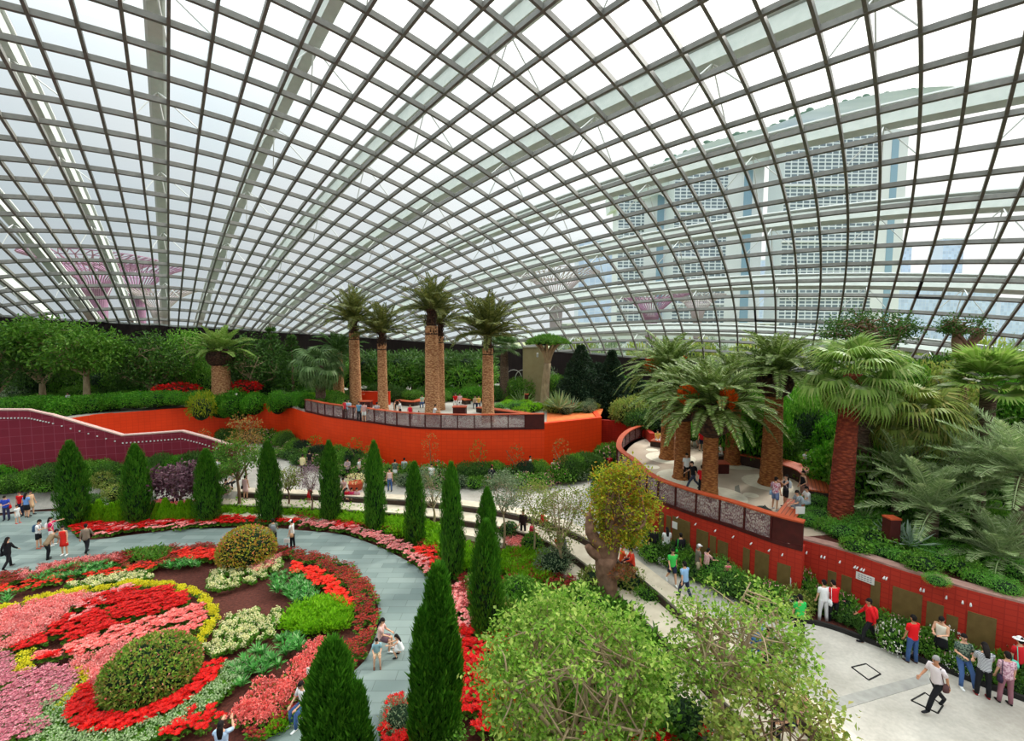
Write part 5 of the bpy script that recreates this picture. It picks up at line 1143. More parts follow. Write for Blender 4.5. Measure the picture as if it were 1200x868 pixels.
for px, h in ((212, 1.0), (372, 1.6), (418, 1.9), (436, 1.5), (505, 2.6), (560, 2.2), (603, 2.0), (655, 2.3), (245, 2.0)):   # climbers on the orange wall
    Y = 35 if px > 460 else 38 if px > 400 else 41
    p = D(px, 545, Y+.2); o = thing('climbing_plant', 'thin climber trained up the orange wall', 'climber', (p.x, p.y-.6, ZP), 0, 'thin climbers on the orange wall'); bark_mb = MB(); bark_tube(bark_mb, [(0, 0, 0), (.1, 0, h*.6), (.3*rng.normal(), 0, h*1.3)], [.05, .03, .02], 5); obj('stem', bark_mb, m_bark, o); mb = MB(); blob(mb, 160, (.1, 0, h*1.1), (.7, .3, h*.45), .14, .07, low=-1); obj('leaves', mb.mesh('leaves', bpy.data.materials['rust_leaf'] if px % 2 else LM['mid']), parent=o)
# ivy hanging over the orange wall
for k, (px, py, Y, rx, rz) in enumerate(((62, 478, 43, 2.6, 1.7), (88, 478, 43.5, 2.4, 1.7), (112, 474, 44.5, 2.4, 1.5), (136, 470, 45.5, 2.4, 1.3), (160, 469, 46, 2.4, 1.3), (184, 468, 46.5, 2.2, 1.3), (206, 467, 47, 2.0, 1.2), (262, 476, 49, 2.0, 2.0), (280, 474, 49.3, 2.6, 2.6), (298, 473, 49.5, 2.0, 1.9), (326, 472, 49, 2.2, 1.9), (338, 470, 48.6, 1.5, 1.2), (40, 474, 42, 2.2, 1.2), (14, 474, 41, 2.2, 1.0), (232, 468, 47.8, 1.8, 1.2))):
    p = D(px, py, Y-.5); S_('ivy', (p.x, p.y, p.z-rz*.62), (rx, 1.1, rz*1.25), 'hanging ivy cushion spilling over the orange wall top', 'ivy cushions on the orange wall', 'ivy', 'ivy_cushion')
p = D(242, 462, 45.5); S_('fern', (p.x-.6, p.y, p.z-2.6), (1.3, 1.1, 2.7), 'yellow-green weeping plant below the short stout palm', None, 'shrub')
for px, py, Y, r, lab in ((208, 459, 48.5, 2.2, 'flat cushion of bright red flowers left of the short stout palm'), (286, 456, 50, 2.2, 'bright red flowering bush right of the short stout palm'), (60, 478, 42.6, .9, 'small red flowering plant in the ivy at the left'), (196, 459, 50, 1.2, 'second red flower cushion further back'), (6, 477, 41, .9, 'red plant in the ivy at the far left edge')):
    p = D(px, py, Y); S_('red', (p.x, p.y, p.z-.5), (r, 1.0, r*.62), lab)
# understorey behind the left terrace
def scatter(n, x0, x1, Y0, Y1, pyb, kinds, r0, r1, h0, h1, z, label, group):
    for k in range(n):
        px = x0+(x1-x0)*(k+rng.random())/n; Y = Y0+(Y1-Y0)*rng.random(); x = (px-CX)/F*Y; kd = kinds[int(rng.integers(len(kinds)))]
        if z == ZB and Y < 57 and (240 < px < 300 or 196 < px < 222): continue
        r = r0+(r1-r0)*rng.random(); h = h0+(h1-h0)*rng.random()
        S_(kd, (x, Y, z-.1), (r, r, h), label, group)
scatter(34, 0, 350, 52, 57, 0, ['dark', 'mid', 'dark', 'black', 'mid'], 1.8, 3.0, 2.4, 5.0, ZB, 'tall background shrub before the black wall on the left', 'background shrubs on the left')
scatter(16, 0, 350, 47.5, 51, 0, ['dark', 'mid', 'ivy', 'grey'], 1.0, 1.7, 1.1, 2.2, ZB, 'low shrub behind the left terrace', 'low shrubs on the left terrace')
scatter(24, 345, 620, 51, 53.5, 0, ['dark', 'mid', 'ivy', 'black', 'dark'], 1.2, 1.8, 1.0, 2.0, ZB, 'dense shrub beyond the back terrace', 'shrubs beyond the back terrace')
scatter(8, 355, 405, 46, 50, 0, ['ivy', 'mid', 'lime'], 1.0, 1.4, 1.1, 1.7, ZB, 'light green shrub just inside the start of the long railing', 'light shrubs at the railing start')
scatter(14, 600, 740, 48, 58, 0, ['dark', 'mid', 'black', 'grey', 'mid'], 1.4, 2.2, 1.5, 3.6, 4.6, 'shrub around the khaki pillar', 'shrubs around the pillar')
scatter(12, 643, 700, 41.5, 45.5, 0, ['grey', 'mid', 'olive', 'red', 'grey'], .6, 1.0, .6, 1.3, 5.1, 'dry garden shrub above the orange wall corner', 'dry garden shrubs')
og = MB(); og.prism([(D(641, 500, 37.5).x, 37.8), (D(703, 492, 40.3).x, 40.6), (9.2, 45.5), (3.6, 46)], ZB, ZB+.1); struct('floor_dry_garden', og, mat('orange_sand', (214, 104, 50), (236, 130, 70), rough=.95, scale=3))
for px, py, r in ((585, 480, .9), (596, 477, 1.0), (605, 481, 1.2), (614, 478, 1.1), (622, 482, 1.2), (630, 480, .9), (610, 486, 1.0), (600, 471, .9)):
    p = G(px, py, ZB); S_('feather' if px % 2 else 'lime', (p.x, p.y, ZB), (r*.9, r*.9, r*.75), 'low cushion mound on the back terrace near the bollard', 'green cushion mounds on the back terrace')
def agave(label, pos, s=1, lm='agave', n=34):
    mb = MB(); a = np.arange(n)*2.4; el = np.linspace(.1, 1.35, n); d = np.stack([np.cos(a)*np.cos(el), np.sin(a)*np.cos(el), np.sin(el)], 1); leaves(mb, d*.06*s, d, .85*s, .1*s, up=np.tile([0, 0, 1.], (n, 1)), curl=-.05); core(mb, (0, 0, .05), (.12*s, .12*s, .12*s)); o = obj('agave', mb.mesh('agave', LM[lm]), loc=pos); tag(o, label, 'agave'); return o
agave('pale spiky agave, left of two, above the red wall', G(1045, 640, 3.5)+Vector((0, 0, .35)), 1.0)
agave('pale spiky agave, right of two, above the red wall', G(1066, 648, 3.5)+Vector((0, 0, .35)), 1.15)
agave('grey-green spiky plant at the foot of the large fan palm', G(1010, 615, 3.5)+Vector((0, 0, .2)), 1.0, 'silver')
agave('upright grey yucca in the dry garden above the orange corner', D(655, 470, 42)+Vector((0, 0, -.6)), 2.0, 'silver')
agave('second spiky yucca in the dry garden', D(668, 474, 43)+Vector((0, 0, -.6)), 1.8, 'grey')
agave('blue-green yucca by the small bollard near the pillar', D(612, 468, 50)+Vector((0, 0, -.6)), 2.2, 'silver')
# feathery cushions behind the right red wall
fe = [(955, 598, .9), (962, 612, .8), (948, 618, .7), (975, 626, .8), (992, 634, .9), (1012, 628, .9), (1025, 640, .8), (1008, 650, .7), (1040, 655, .7), (1075, 640, .9), (1092, 655, .9), (1085, 672, .8), (1108, 668, .8), (1060, 662, .6), (1125, 660, .9), (1140, 680, .8), (1105, 690, .5), (1160, 690, .7), (1185, 700, .7), (1165, 668, .9), (1195, 680, 1.0), (1030, 620, .9), (1060, 622, .9), (1100, 635, 1.0), (970, 598, .7)]
for k, (px, py, r) in enumerate(fe):
    kd = 'feather' if k % 4 != 3 else 'mid'; p = G(px, py, 3.5)
    if (p-Vector((0, 0, 0))).y < 13: continue
    S_(kd, p+Vector((.1, .35, -.05)), (r*.85, r*.85, r*.75), 'feathery green cushion plant above the red wall' if kd == 'feather' else 'leafy green shrub among the feathery cushions', 'feathery cushions above the red wall' if kd == 'feather' else 'leafy shrubs among the cushions')
scatter(22, 1010, 1340, 18, 22, 0, ['mid', 'feather', 'mid', 'dark'], .8, 1.2, .8, 1.5, 3.5, 'mixed shrub among the silvery palms', 'shrubs among the silvery palms')
scatter(26, 1000, 1340, 22.5, 25.5, 0, ['olive', 'mid', 'ivy', 'dark', 'mid'], 1.5, 2.2, 2.2, 3.6, 3.5, 'tall yellow-green background shrub on the right slope', 'background shrubs on the right')
scatter(34, 1040, 1340, 28, 33, 0, ['olive', 'mid', 'ivy', 'lime', 'dark', 'mid'], 1.6, 2.4, 2.4, 4.6, 6.4, 'yellow-green shrub on top of the right slope', 'shrubs on top of the right slope')
# shrubs beyond the curved bench
def bandfill(pxp, z, step, kinds, r, h, label, group):
    for x, y in fillpts(pxp, z, step):
        kd = kinds[int(rng.integers(len(kinds)))]; q = r*(.8+.4*rng.random()); S_(kd, (x, y, z), (q, q, h*(.7+.6*rng.random())), label, group)
bandfill([(846, 533), (868, 524), (905, 536), (945, 540), (985, 552), (985, 580), (962, 578), (945, 560), (915, 545), (880, 537)], 3.5, .95, ['lime', 'feather', 'mid', 'dark', 'lime'], .75, .95, 'bright green low shrub beyond the long curved bench', 'shrubs beyond the curved bench')
bandfill([(800, 515), (846, 508), (900, 512), (985, 518), (985, 545), (905, 530), (846, 526)], 3.9, 1.5, ['lime', 'mid', 'ivy', 'dark'], 1.0, 1.2, 'green shrub in the broad planting behind the bench', 'broad planting behind the bench')
scatter(30, 735, 1000, 42, 56, 0, ['dark', 'mid', 'black', 'mid', 'olive'], 1.6, 2.8, 2.2, 4.6, 4.1, 'dark background shrub below the far glass', 'background shrubs at the far glass')
scatter(22, 860, 1060, 29, 38, 0, ['dark', 'mid', 'black', 'ivy'], 1.4, 2.0, 2.0, 4.4, 3.7, 'dark tree-like shrub behind the broad planting', 'tree-like shrubs behind the planting')
scatter(8, 735, 800, 40, 45, 0, ['dark', 'black'], 1.2, 1.8, 1.6, 2.6, 4.1, 'dark shrub left behind the canary palms', 'dark shrubs behind the canary palms')
# shrubs near the steps on the plaza and near the trees at the bottom
for px, py, z, r, kd, lab in ((700, 690, .1, 1.0, 'olive', 'yellow-green shrub at the foot of the gnarled tree'), (735, 690, .3, 1.0, 'olive', 'bushy shrub spilling over the steps right of the gnarled tree'), (760, 705, .3, .7, 'mid', 'dark leafed shrub on the steps'), (650, 668, .1, 1.1, 'grey', 'grey-green spreading shrub below the seated people'), (605, 700, .1, .9, 'mid', 'green shrub right of the bright cypress'), (690, 720, .1, 1.1, 'mid', 'round shrub between the gnarled tree and the pale tree'), (760, 800, .1, 1.0, 'dark', 'dark shrub between the two near trees'), (800, 850, .1, .9, 'dark', 'dark shrub at the bottom between the near trees'), (470, 850, 0, .7, 'grey', 'grey-green shrub at the lower path edge'), (520, 868, 0, .7, 'mid', 'green shrub at the foot of the double-tipped cypress'), (585, 730, .1, .8, 'olive', 'olive shrub behind the pale tree'), (560, 690, 0, .7, 'rose', 'flowering shrub between two right cypresses'), (145, 592, .1, 1.1, 'mid', 'leafy bush between the first and second cypress'), (55, 576, 1, .8, 'mid', 'leafy bush left of the first cypress'), (100, 596, .2, 1.0, 'dark', 'dark bush behind the first cypress'), (140, 583, 1, 1.0, 'olive', 'yellowish bush behind the first two cypresses'), (258, 580, 1, .7, 'rose', 'flowering bush by the third cypress')):
    p = G(px, py, z); S_(kd, p, (r, r, r*.95), lab)
p = G(417, 573, ZP); o = thing('flower_pot', 'orange pot with white flowers on the plaza step between two cypresses', 'flower pot', p); obj('pot', MB().lathe([(.45, 0), (.6, .55), (.55, .55), (.5, .5)], n=16), m_rail, o); mb = MB(); blob(mb, 260, (0, 0, .75), (.75, .75, .4), .13, .11); obj('flowers', mb.mesh('flowers', FM['cream']), parent=o)
# arched metal hoops by the pillar
for k, px in enumerate((602, 613, 624)):
    p = D(px, 470, 53); o = obj('garden_hoop', MB().tube([(math.cos(a)*.9, 0, 2.6+math.sin(a)*.9) if 0 <= a <= PI else (0, 0, 0) for a in np.linspace(0, PI, 12)], .05, 6), m_white, loc=(p.x, p.y, ZB)); 
    mb = MB().tube([(-.9, 0, 0), (-.9, 0, 2.6)]+[(-math.cos(a)*.9, 0, 2.6+math.sin(a)*.9) for a in np.linspace(.2, PI-.2, 9)]+[(.9, 0, 2.6), (.9, 0, 0)], .05, 6); o.data = mb.mesh('garden_hoop', m_white, True); tag(o, 'pale metal arch for climbers near the khaki pillar', 'arch', 'metal arches by the pillar')
# ------------------------------------------------------------------ outside the dome
og = MB(); og.prism([(-900, 84), (900, 84), (900, 1200), (-900, 1200)], -1.6, -1.0); struct('floor_outside', og, mat('lawn', (128, 136, 96), (150, 156, 112), scale=.03))
haze = .0
m_conc = mat('tower_concrete', (216, 220, 222), (226, 228, 230), rough=.8, scale=.05); m_side = mat('tower_blue_slit', (140, 170, 190), rough=.3)
def winmat(name, w_, h_, c_, g_, ms=.3):
    t = NT(name); b = t.n('ShaderNodeBsdfPrincipled', Roughness=.4); t.l(b.outputs[0], t.out.inputs[0]); tc_ = t.n('ShaderNodeTexCoord')
    br = t.n('ShaderNodeTexBrick', Color1=lin(g_), Color2=lin(tuple(min(255, x+26) for x in g_)), Mortar=lin(c_), Scale=1.0); br.inputs['Brick Width'].default_value = w_; br.inputs['Row Height'].default_value = h_; br.inputs['Mortar Size'].default_value = ms; br.offset = 0
    t.l(tc_.outputs['UV'], br.inputs['Vector']); t.l(br.outputs[0], b.inputs['Base Color']); return t.m
m_balc = winmat('balcony_grid', 6.2, 3.4, (216, 222, 226), (92, 106, 118), .6); m_bglass = winmat('blue_curtain_glass', 4, 4, (208, 216, 232), (176, 194, 222), .2)
TD = 430.0
def tower(label, px0, px1, px2, ptop0, ptop1, Y=TD):
    """front face px0..px1 with balconies, receding blank side px1..px2"""
    a = D(px0, 395, Y); b_ = D(px1, 395, Y*1.0); zt = D(0, (ptop0+ptop1)/2, Y).z; Y2 = Y+26; c = D(px2, 395, Y2)
    o = thing('tower', label, 'tower', ((a.x+b_.x)/2, Y, -1)); inv = Vector(o.location)
    w_ = b_.x-a.x; f, uv = ribbon([Vector((-w_/2, 0)), Vector((w_/2, 0))], 0, zt+1, 26); uv = [(u, v) for u, v in uv]
    obj('balcony_face', f.mesh('balcony_face', m_balc, uv=uv), parent=o)
    s_ = MB(); sx_ = c.x-b_.x
    s_.prism([(w_/2+.05, 0), (w_/2+sx_*.85, 3), (w_/2+sx_+1, 26), (w_/2+.05, 26)], 0, zt+1); obj('side_wall', s_, m_conc, o)
    s_ = MB(); s_.prism([(w_/2+sx_*.38, 1.0), (w_/2+sx_*.58, 1.8), (w_/2+sx_*.58, 4), (w_/2+sx_*.38, 4)], 0, zt-6); obj('glass_slit', s_, m_side, o)
    for k in range(3):
        s_ = MB(); s_.box((0, -.6, (zt+1)*(.25+.25*k)), (w_+.5, 1.2, 2.2)); obj('floor_band', s_, m_conc, o)
    return zt
tower('right-hand hotel tower with balcony grids under the sky deck', 911, 1017, 1034, 150, 150)
tower('middle hotel tower with balcony grids and a blank side', 786, 847, 882, 190, 190, 470)
tower('left-hand slim hotel tower partly behind the middle one', 722, 752, 783, 220, 220, 500)
# curved boat-like sky deck across the tower tops
sk_t = [(716, 226, 505), (760, 200, 490), (820, 172, 475), (900, 150, 455), (960, 128, 445), (1040, 110, 435), (1110, 104, 430), (1150, 112, 428)]
sk_b = [(716, 246), (760, 230), (820, 208), (900, 186), (960, 172), (1040, 148), (1110, 120), (1150, 113)]
o = thing('sky_deck', 'long curved boat-shaped garden deck on top of the hotel towers', 'building', (0, 0, 0)); V = []; Fc = []
ST = smooth_line([D(*q) for q in sk_t], 5); SB = smooth_line([D(a_, b__, q[2]) for (a_, b__), q in zip(sk_b, sk_t)], 5)
for k in range(len(ST)):
    a_, b__ = ST[k], SB[k]; V += [tuple(b__+Vector((0, 6, 0))), tuple(a_+Vector((0, -4, 0))), tuple(a_+Vector((0, 30, 0))), tuple(b__+Vector((0, 24, 0)))]
for k in range(len(ST)-1):
    for q in range(4): Fc.append((k*4+q, k*4+(q+1) % 4, (k+1)*4+(q+1) % 4, (k+1)*4+q))
Fc += [(0, 1, 2, 3), tuple((len(ST)-1)*4+q for q in range(4))]
obj('hull', MB().add(V, Fc), mat('deck_grey', (196, 208, 212), (226, 232, 234), scale=.05, stretch=(.2, 1, 3)), o)
mb = MB()
for k in range(0, len(ST)-6):
    for _ in range(3):
        p = ST[k]+Vector((rng.normal()*3, 2+rng.random()*8, 0)); core(mb, (p.x, p.y, p.z+1.5), (2+rng.random()*2, 2, 1+rng.random()*2.2))
obj('roof_garden', mb, mat('far_trees', (84, 112, 96), (110, 134, 116), scale=.2), o)
for px0, px1, pt, Y, lab in ((677, 716, 282, 330, 'pale blue glass office block left of the hotel towers'), (858, 905, 305, 620, 'distant pale glass block between two hotel towers'), (1046, 1062, 290, 640, 'distant slim glass tower right of the hotel'), (1098, 1122, 280, 640, 'pale glass tower at the far right'), (1045, 1165, 335, 520, 'wide low glass building behind the upper right trees'), (1170, 1215, 352, 560, 'low glass building at the right edge')):
    a = D(px0, 395, Y); b_ = D(px1, 395, Y); zt = D(0, pt, Y).z; o = thing('office_building', lab, 'building', ((a.x+b_.x)/2, Y, -1)); w_ = b_.x-a.x
    f, uv = ribbon([Vector((-w_/2, 0)), Vector((w_/2, 0))], 0, zt+1, 20); obj('glass_facade', f.mesh('glass_facade', m_bglass, uv=uv), parent=o); s_ = MB(); s_.box((0, 10, zt+1.5), (w_+.6, 20.6, 1)); obj('roof', s_, m_conc, o)
# low gallery building with dark window bands near the ground
a = D(655, 395, 230); b_ = D(910, 395, 230); o = thing('low_building', 'long low pale building with dark windows outside the glass', 'building', ((a.x+b_.x)/2, 230, -1)); w_ = b_.x-a.x
f, uv = ribbon([Vector((-w_/2, 0)), Vector((w_/2, 0))], 0, D(0, 380, 230).z+1, 15); obj('facade', f.mesh('facade', winmat('gallery_windows', 5, 4.5, (196, 204, 200), (96, 110, 112), 1.2), uv=uv), parent=o); s_ = MB(); s_.box((0, 7, D(0, 380, 230).z+1.4), (w_+1, 16, .8)); obj('roof', s_, m_conc, o)
# hedge trees outside
for k in range(46):
    px = -60+k*30+rng.normal()*6; Y = 110+rng.random()*40; x = (px-CX)/F*Y; h = D(0, 397+rng.random()*6, Y).z+1
    if 560 < px < 600: continue
    mb = None; S_('olive' if k % 2 else 'grey', (x, Y, -1), (5.5, 4, h*.95), 'rounded tree outside beyond the glass', 'trees outside beyond the glass', 'tree', 'outside_tree')
def supertree(label, px, ptop, pr, Y, lm):
    o = thing('tree_tower', label, 'steel tree', ((px-CX)/F*Y, Y, -1)); H = D(0, ptop, Y).z+1; R_ = pr/F*Y; mb = MB(); mb.lathe([(R_*.16, 0), (R_*.12, H*.5), (R_*.15, H*.72), (R_*.1, H*.74)], n=12); obj('trunk', mb, mat('planted_trunk_%d' % px, (110, 130, 96), (140, 112, 130), scale=.3), o)
    mb = MB()
    for k in range(44):
        a = k*2*PI/44; P = [(math.cos(a)*R_*r, math.sin(a)*R_*r, H*z) for r, z in ((.13, .45), (.15, .65), (.26, .8), (.52, .91), (.8, .97), (1.0, 1.0))]; mb.tube(P, R_*.011, 4, caps=False)
        b_ = a+.14; mb.tube([(math.cos(a)*R_*.52, math.sin(a)*R_*.52, H*.91), (math.cos(b_)*R_*.8, math.sin(b_)*R_*.8, H*.97), (math.cos(b_+.14)*R_, math.sin(b_+.14)*R_, H)], R_*.009, 4, caps=False)
    for r in (.52, .8, 1): 
        z = {.52: .91, .8: .97, 1: 1.0}[r]; mb.tube([(math.cos(a)*R_*r, math.sin(a)*R_*r, H*z) for a in np.linspace(0, 2*PI, 36)], R_*.01, 4, caps=False)
    obj('canopy', mb, lm, o)
m_st = mat('steel_tree_purple', (150, 112, 140), rough=.6); m_st2 = mat('steel_tree_grey', (168, 156, 160), rough=.6)
supertree('steel tree tower with a wide purple canopy at the far left', 118, 302, 62, 190, m_st)
supertree('steel tree tower left of the centre, behind the black wall', 165, 312, 46, 160, m_st)
supertree('lower steel tree tower right of the widest one', 190, 338, 40, 150, m_st2)
supertree('grey steel tree tower with fine flared canopy in the middle', 651, 320, 50, 175, m_st2)
supertree('purple steel tree tower in front of the middle hotel tower', 762, 345, 44, 165, m_st)
supertree('smaller steel tree tower right of the purple one', 816, 346, 30, 170, m_st2)
# ------------------------------------------------------------------ people
def remesh(me, vox, smooth=2):
    o = bpy.data.objects.new('tmp', me); COL.objects.link(o); m = o.modifiers.new('r', 'REMESH'); m.mode = 'VOXEL'; m.voxel_size = vox
    s_ = o.modifiers.new('s', 'SMOOTH'); s_.iterations = smooth; s_.factor = .5
    dg = bpy.context.evaluated_depsgraph_get(); r = bpy.data.meshes.new_from_object(o.evaluated_get(dg)); bpy.data.objects.remove(o)
    r.polygons.foreach_set('use_smooth', [True]*len(r.polygons)); return r
def V3(*a): return Vector(a)
def dirv(pitch, yaw=0, side=0):
    """limb direction: pitch 0 = straight down, 90 = forward (-Y); side = outwards"""
    p = math.radians(pitch); s_ = math.radians(side); v = Vector((math.sin(s_), -math.sin(p)*math.cos(s_), -math.cos(p)*math.cos(s_))); return v
# per pose: hip height, lean (forward deg), arms (upper pitch, side, fore pitch, side) L/R (L is +x), legs (thigh pitch, side, shin pitch, side) L/R, head pitch
POSES = dict(
 stand=(.88, 2, (6, 9, 14, 4), (2, 9, 10, 4), (3, 4, 0, 2), (-2, 4, -4, 2), 5),
 relax=(.88, -1, (-8, 14, 60, -10), (4, 9, 16, 4), (8, 6, -4, 3), (-3, 4, -6, 2), 10),
 walk=(.86, 5, (-24, 8, -6, 4), (26, 8, 46, 2), (26, 2, 6, 1), (-14, 3, -40, 2), 4),
 stride=(.80, 8, (-28, 8, -8, 4), (24, 8, 60, -6), (38, 2, 22, 1), (-24, 3, -44, 2), 4),
 photo=(.88, 0, (62, 12, 135, -22), (62, 12, 135, -22), (3, 4, 0, 2), (-2, 4, -3, 2), 0),
 phone=(.88, 3, (22, 8, 92, -28), (24, 8, 96, -26), (3, 4, 0, 2), (-2, 4, -3, 2), 28),
 point=(.88, 0, (80, 40, 84, 40), (4, 9, 30, 4), (4, 4, 0, 2), (-2, 4, -4, 2), 4),
 sit=(.44, 6, (28, 8, 70, -14), (28, 8, 66, -14), (84, 6, 2, 3), (86, 6, -4, 3), 14),
 lean=(.70, -6, (20, 14, 84, -30), (18, 14, 86, -28), (42, 7, 12, 4), (38, 7, 8, 4), 10),
 crouch=(.34, 22, (58, 8, 88, -8), (52, 8, 80, -10), (104, 10, -26, 4), (98, 10, -30, 4), 2),
 push=(.87, 8, (34, 8, 80, -2), (34, 8, 80, -2), (18, 3, 2, 1), (-14, 3, -30, 2), 8),
 bend=(.84, 38, (40, 8, 50, 0), (36, 8, 52, 0), (14, 4, -6, 2), (4, 4, -16, 2), 20))
PC = {}
def person_meshes(pose):
    if pose in PC: return PC[pose]
    hip, lean, aL, aR, lL, lR, hd = POSES[pose]; ln = math.radians(lean); up = Vector((0, -math.sin(ln), math.cos(ln))); pel = Vector((0, 0, hip))
    chest = pel+up*.30; neck = pel+up*.52; J = {}
    body = MB()
    def ell(P, R, n=14): body.tube(P, R, n, up=(0, -1, .01))
    tor = [pel-up*.08, pel, pel+up*.12, pel+up*.26, pel+up*.40, pel+up*.49, pel+up*.54]
    torR = np.array([(.085, .13), (.105, .158), (.09, .132), (.102, .148), (.098, .168), (.065, .12), (.05, .055)])
    body.tube(tor, torR, 14, up=(0, -1, .01))
    hdir = Vector((0, -math.sin(ln+math.radians(hd)), math.cos(ln+math.radians(hd)))); hc = neck+up*.045+hdir*.125
    body.tube([neck-up*.03, neck+up*.05, hc-hdir*.03], [.058, .05, .05], 10)
    m = MB(); prof = [(max(.004, math.cos(a)), math.sin(a)) for a in np.linspace(-PI/2, PI/2, 11)]; m.lathe(prof, n=16)
    q = Vector((0, 0, 1)).rotation_difference(hdir); body.merge(m, Matrix.LocRotScale(hc, q, Vector((.074, .092, .112))))
    m2 = MB(); m2.lathe(prof, n=12); body.merge(m2, Matrix.LocRotScale(hc+q@Vector((0, -.035, -.055)), q, Vector((.05, .055, .05))))   # jaw
    body.tube([hc+q@Vector((0, -.085, .015)), hc+q@Vector((0, -.108, -.022)), hc+q@Vector((0, -.09, -.032))], [.008, .014, .01], 6)        # nose
    for s in (1, -1): body.tube([hc+q@Vector((s*.072, .0, .02)), hc+q@Vector((s*.084, .008, 0)), hc+q@Vector((s*.074, .0, -.028))], [.012, .016, .01], 6)  # ears
    slv = {}; legs = {}; hands = []
    for s, a, l in ((1, aL, lL), (-1, aR, lR)):
        sh = pel+up*.465+Vector((s*.165, 0, 0)); u = dirv(a[0], 0, a[1]); u.x *= s; f_ = dirv(a[2], 0, a[3]); f_.x *= s
        el = sh+u*.27; wr = el+f_*.235; body.tube([sh-Vector((s*.05, 0, 0)), sh, sh.lerp(el, .5), el, el.lerp(wr, .35), wr], [.05, .052, .043, .037, .036, .024], 9)
        slv[s] = (sh, el, wr); hands.append((s, wr, f_))
        hp = pel+Vector((s*.085, 0, -.03)); t_ = dirv(l[0], 0, l[1]); t_.x *= s; k_ = dirv(l[2], 0, l[3]); k_.x *= s
        kn = hp+t_*.41; an = kn+k_*.40; body.tube([hp+Vector((0, 0, .04)), hp, hp.lerp(kn, .5), kn, kn.lerp(an, .3), an], [.085, .088, .07, .052, .054, .034], 10)
        fo = Vector((0, -1, 0)); fo = (fo+Vector((0, 0, k_.z*-.0)))
        if l[2] < -20 and l[0] < 60: fo = Vector((0, -.75, -.55))
        legs[s] = (hp, kn, an, fo); body.tube([an, an+Vector((0, .01, -.05)), an+fo*.12+Vector((0, 0, -.055))], [.036, .04, .03], 8)
    low = min(legs[1][2].z+min(0, legs[1][3].z*.17), legs[-1][2].z+min(0, legs[-1][3].z*.17))-.075
    bm_ = remesh(body.mesh('body', SKIN), .013, 3)
    # hands: palm, four unequal curled fingers and a thumb from the side, rooted in the wrist
    hb = MB()
    for s, wr, f_ in hands:
        side_ = f_.cross(Vector((0, -1, 0)) if abs(f_.y) < .8 else Vector((0, 0, 1))).normalized(); nn = side_.cross(f_).normalized()
        if nn.y*0+nn.z > 0 and abs(f_.y) > .8: nn = -nn
        pc_ = wr+f_*.085; hb.tube([wr-f_*.015, wr+f_*.03, pc_], np.array([(.014, .022), (.014, .036), (.012, .038)]), 8, up=tuple(nn))
        for j, (o_, L_) in enumerate(((-.029, .066), (-.010, .076), (.010, .072), (.028, .056))):
            b0 = wr+f_*.08+side_*o_; c1 = b0+f_*L_*.45+nn*.006; c2 = c1+(f_*.8+nn*.5).normalized()*L_*.32; c3 = c2+(f_*.45+nn*.85).normalized()*L_*.26; hb.tube([b0-f_*.02, b0, c1, c2, c3], [.009, .0088, .0082, .0075, .0055], 6)
        t0 = wr+f_*.03-side_*.03*s; t1 = t0+(f_*.6-side_*s*.7+nn*.2).normalized()*.035; t2 = t1+(f_*.9+nn*.35).normalized()*.03; hb.tube([t0+side_*s*.012, t0, t1, t2], [.012, .011, .0095, .007], 6)
    b2 = MB(); v = np.empty(len(bm_.vertices)*3); bm_.vertices.foreach_get('co', v); fs = [tuple(p.vertices) for p in bm_.polygons]; b2.add(v.reshape(-1, 3), fs); b2.merge(hb)
    R = dict(low=low, body=b2.mesh('body', SKIN, True), hc=hc, q=q, pel=pel, up=up, slv=slv, legs=legs, hands=hands)
    def torso(g, top=.50, bot=-.06, flare=0):
        ts = [bot, 0, .12, .26, .40, .47, top]; rr = np.array([(.1+flare, .15+flare), (.108+flare*.6, .162+flare*.6), (.098, .142), (.106, .153), (.102, .172), (.082, .16), (.058, .075)])+g
        return MB().tube([pel+up*t for t in ts], rr, 16, up=(0, -1, .01))
    sh_ = torso(.012)
    for s in (1, -1):
        a, b, c = slv[s]; sh_.tube([a-Vector((s*.06, 0, -.0)), a, a.lerp(b, .75)], [.058, .064, .056], 10)
    R['shirt'] = sh_.mesh('shirt', SKIN, True)
    lg = torso(.02, bot=-.12)
    for s in (1, -1):
        a, b, c = slv[s]; lg.tube([a-Vector((s*.06, 0, 0)), a, b, b.lerp(c, .9)], [.06, .066, .052, .038], 10)
    R['jacket'] = lg.mesh('jacket', SKIN, True)
    tk = torso(.008, top=.47); R['tank'] = tk.mesh('tank_top', SKIN, True)
    tr = MB(); tr.tube([pel-up*.11, pel-up*.05, pel+up*.04, pel+up*.09], np.array([(.09, .12), (.115, .165), (.115, .165), (.102, .148)]), 14, up=(0, -1, .01)); so = MB().merge(tr)
    for s in (1, -1):
        h, k, a, fo = legs[s]; tr.tube([h+Vector((0, 0, .05)), h, h.lerp(k, .5), k, k.lerp(a, .5), a+(a-k)*.03], [.09, .098, .082, .066, .062, .055], 11); so.tube([h+Vector((0, 0, .05)), h, h.lerp(k, .5), h.lerp(k, .8)], [.09, .1, .09, .085], 11)
    R['trousers'] = tr.mesh('trousers', SKIN, True); R['shorts'] = so.mesh('shorts', SKIN, True)
    kc = (legs[1][1]+legs[-1][1])/2; sk = MB().tube([pel+up*.1, pel, pel.lerp(kc, .5), pel.lerp(kc, .85)], np.array([(.102, .148), (.12, .17), (.14, .19), (.15, .21)]), 16, up=(0, -1, .01)); R['skirt'] = sk.mesh('skirt', SKIN, True)
    ds = torso(.01); ds.merge(sk); R['dress'] = ds.mesh('dress', SKIN, True)
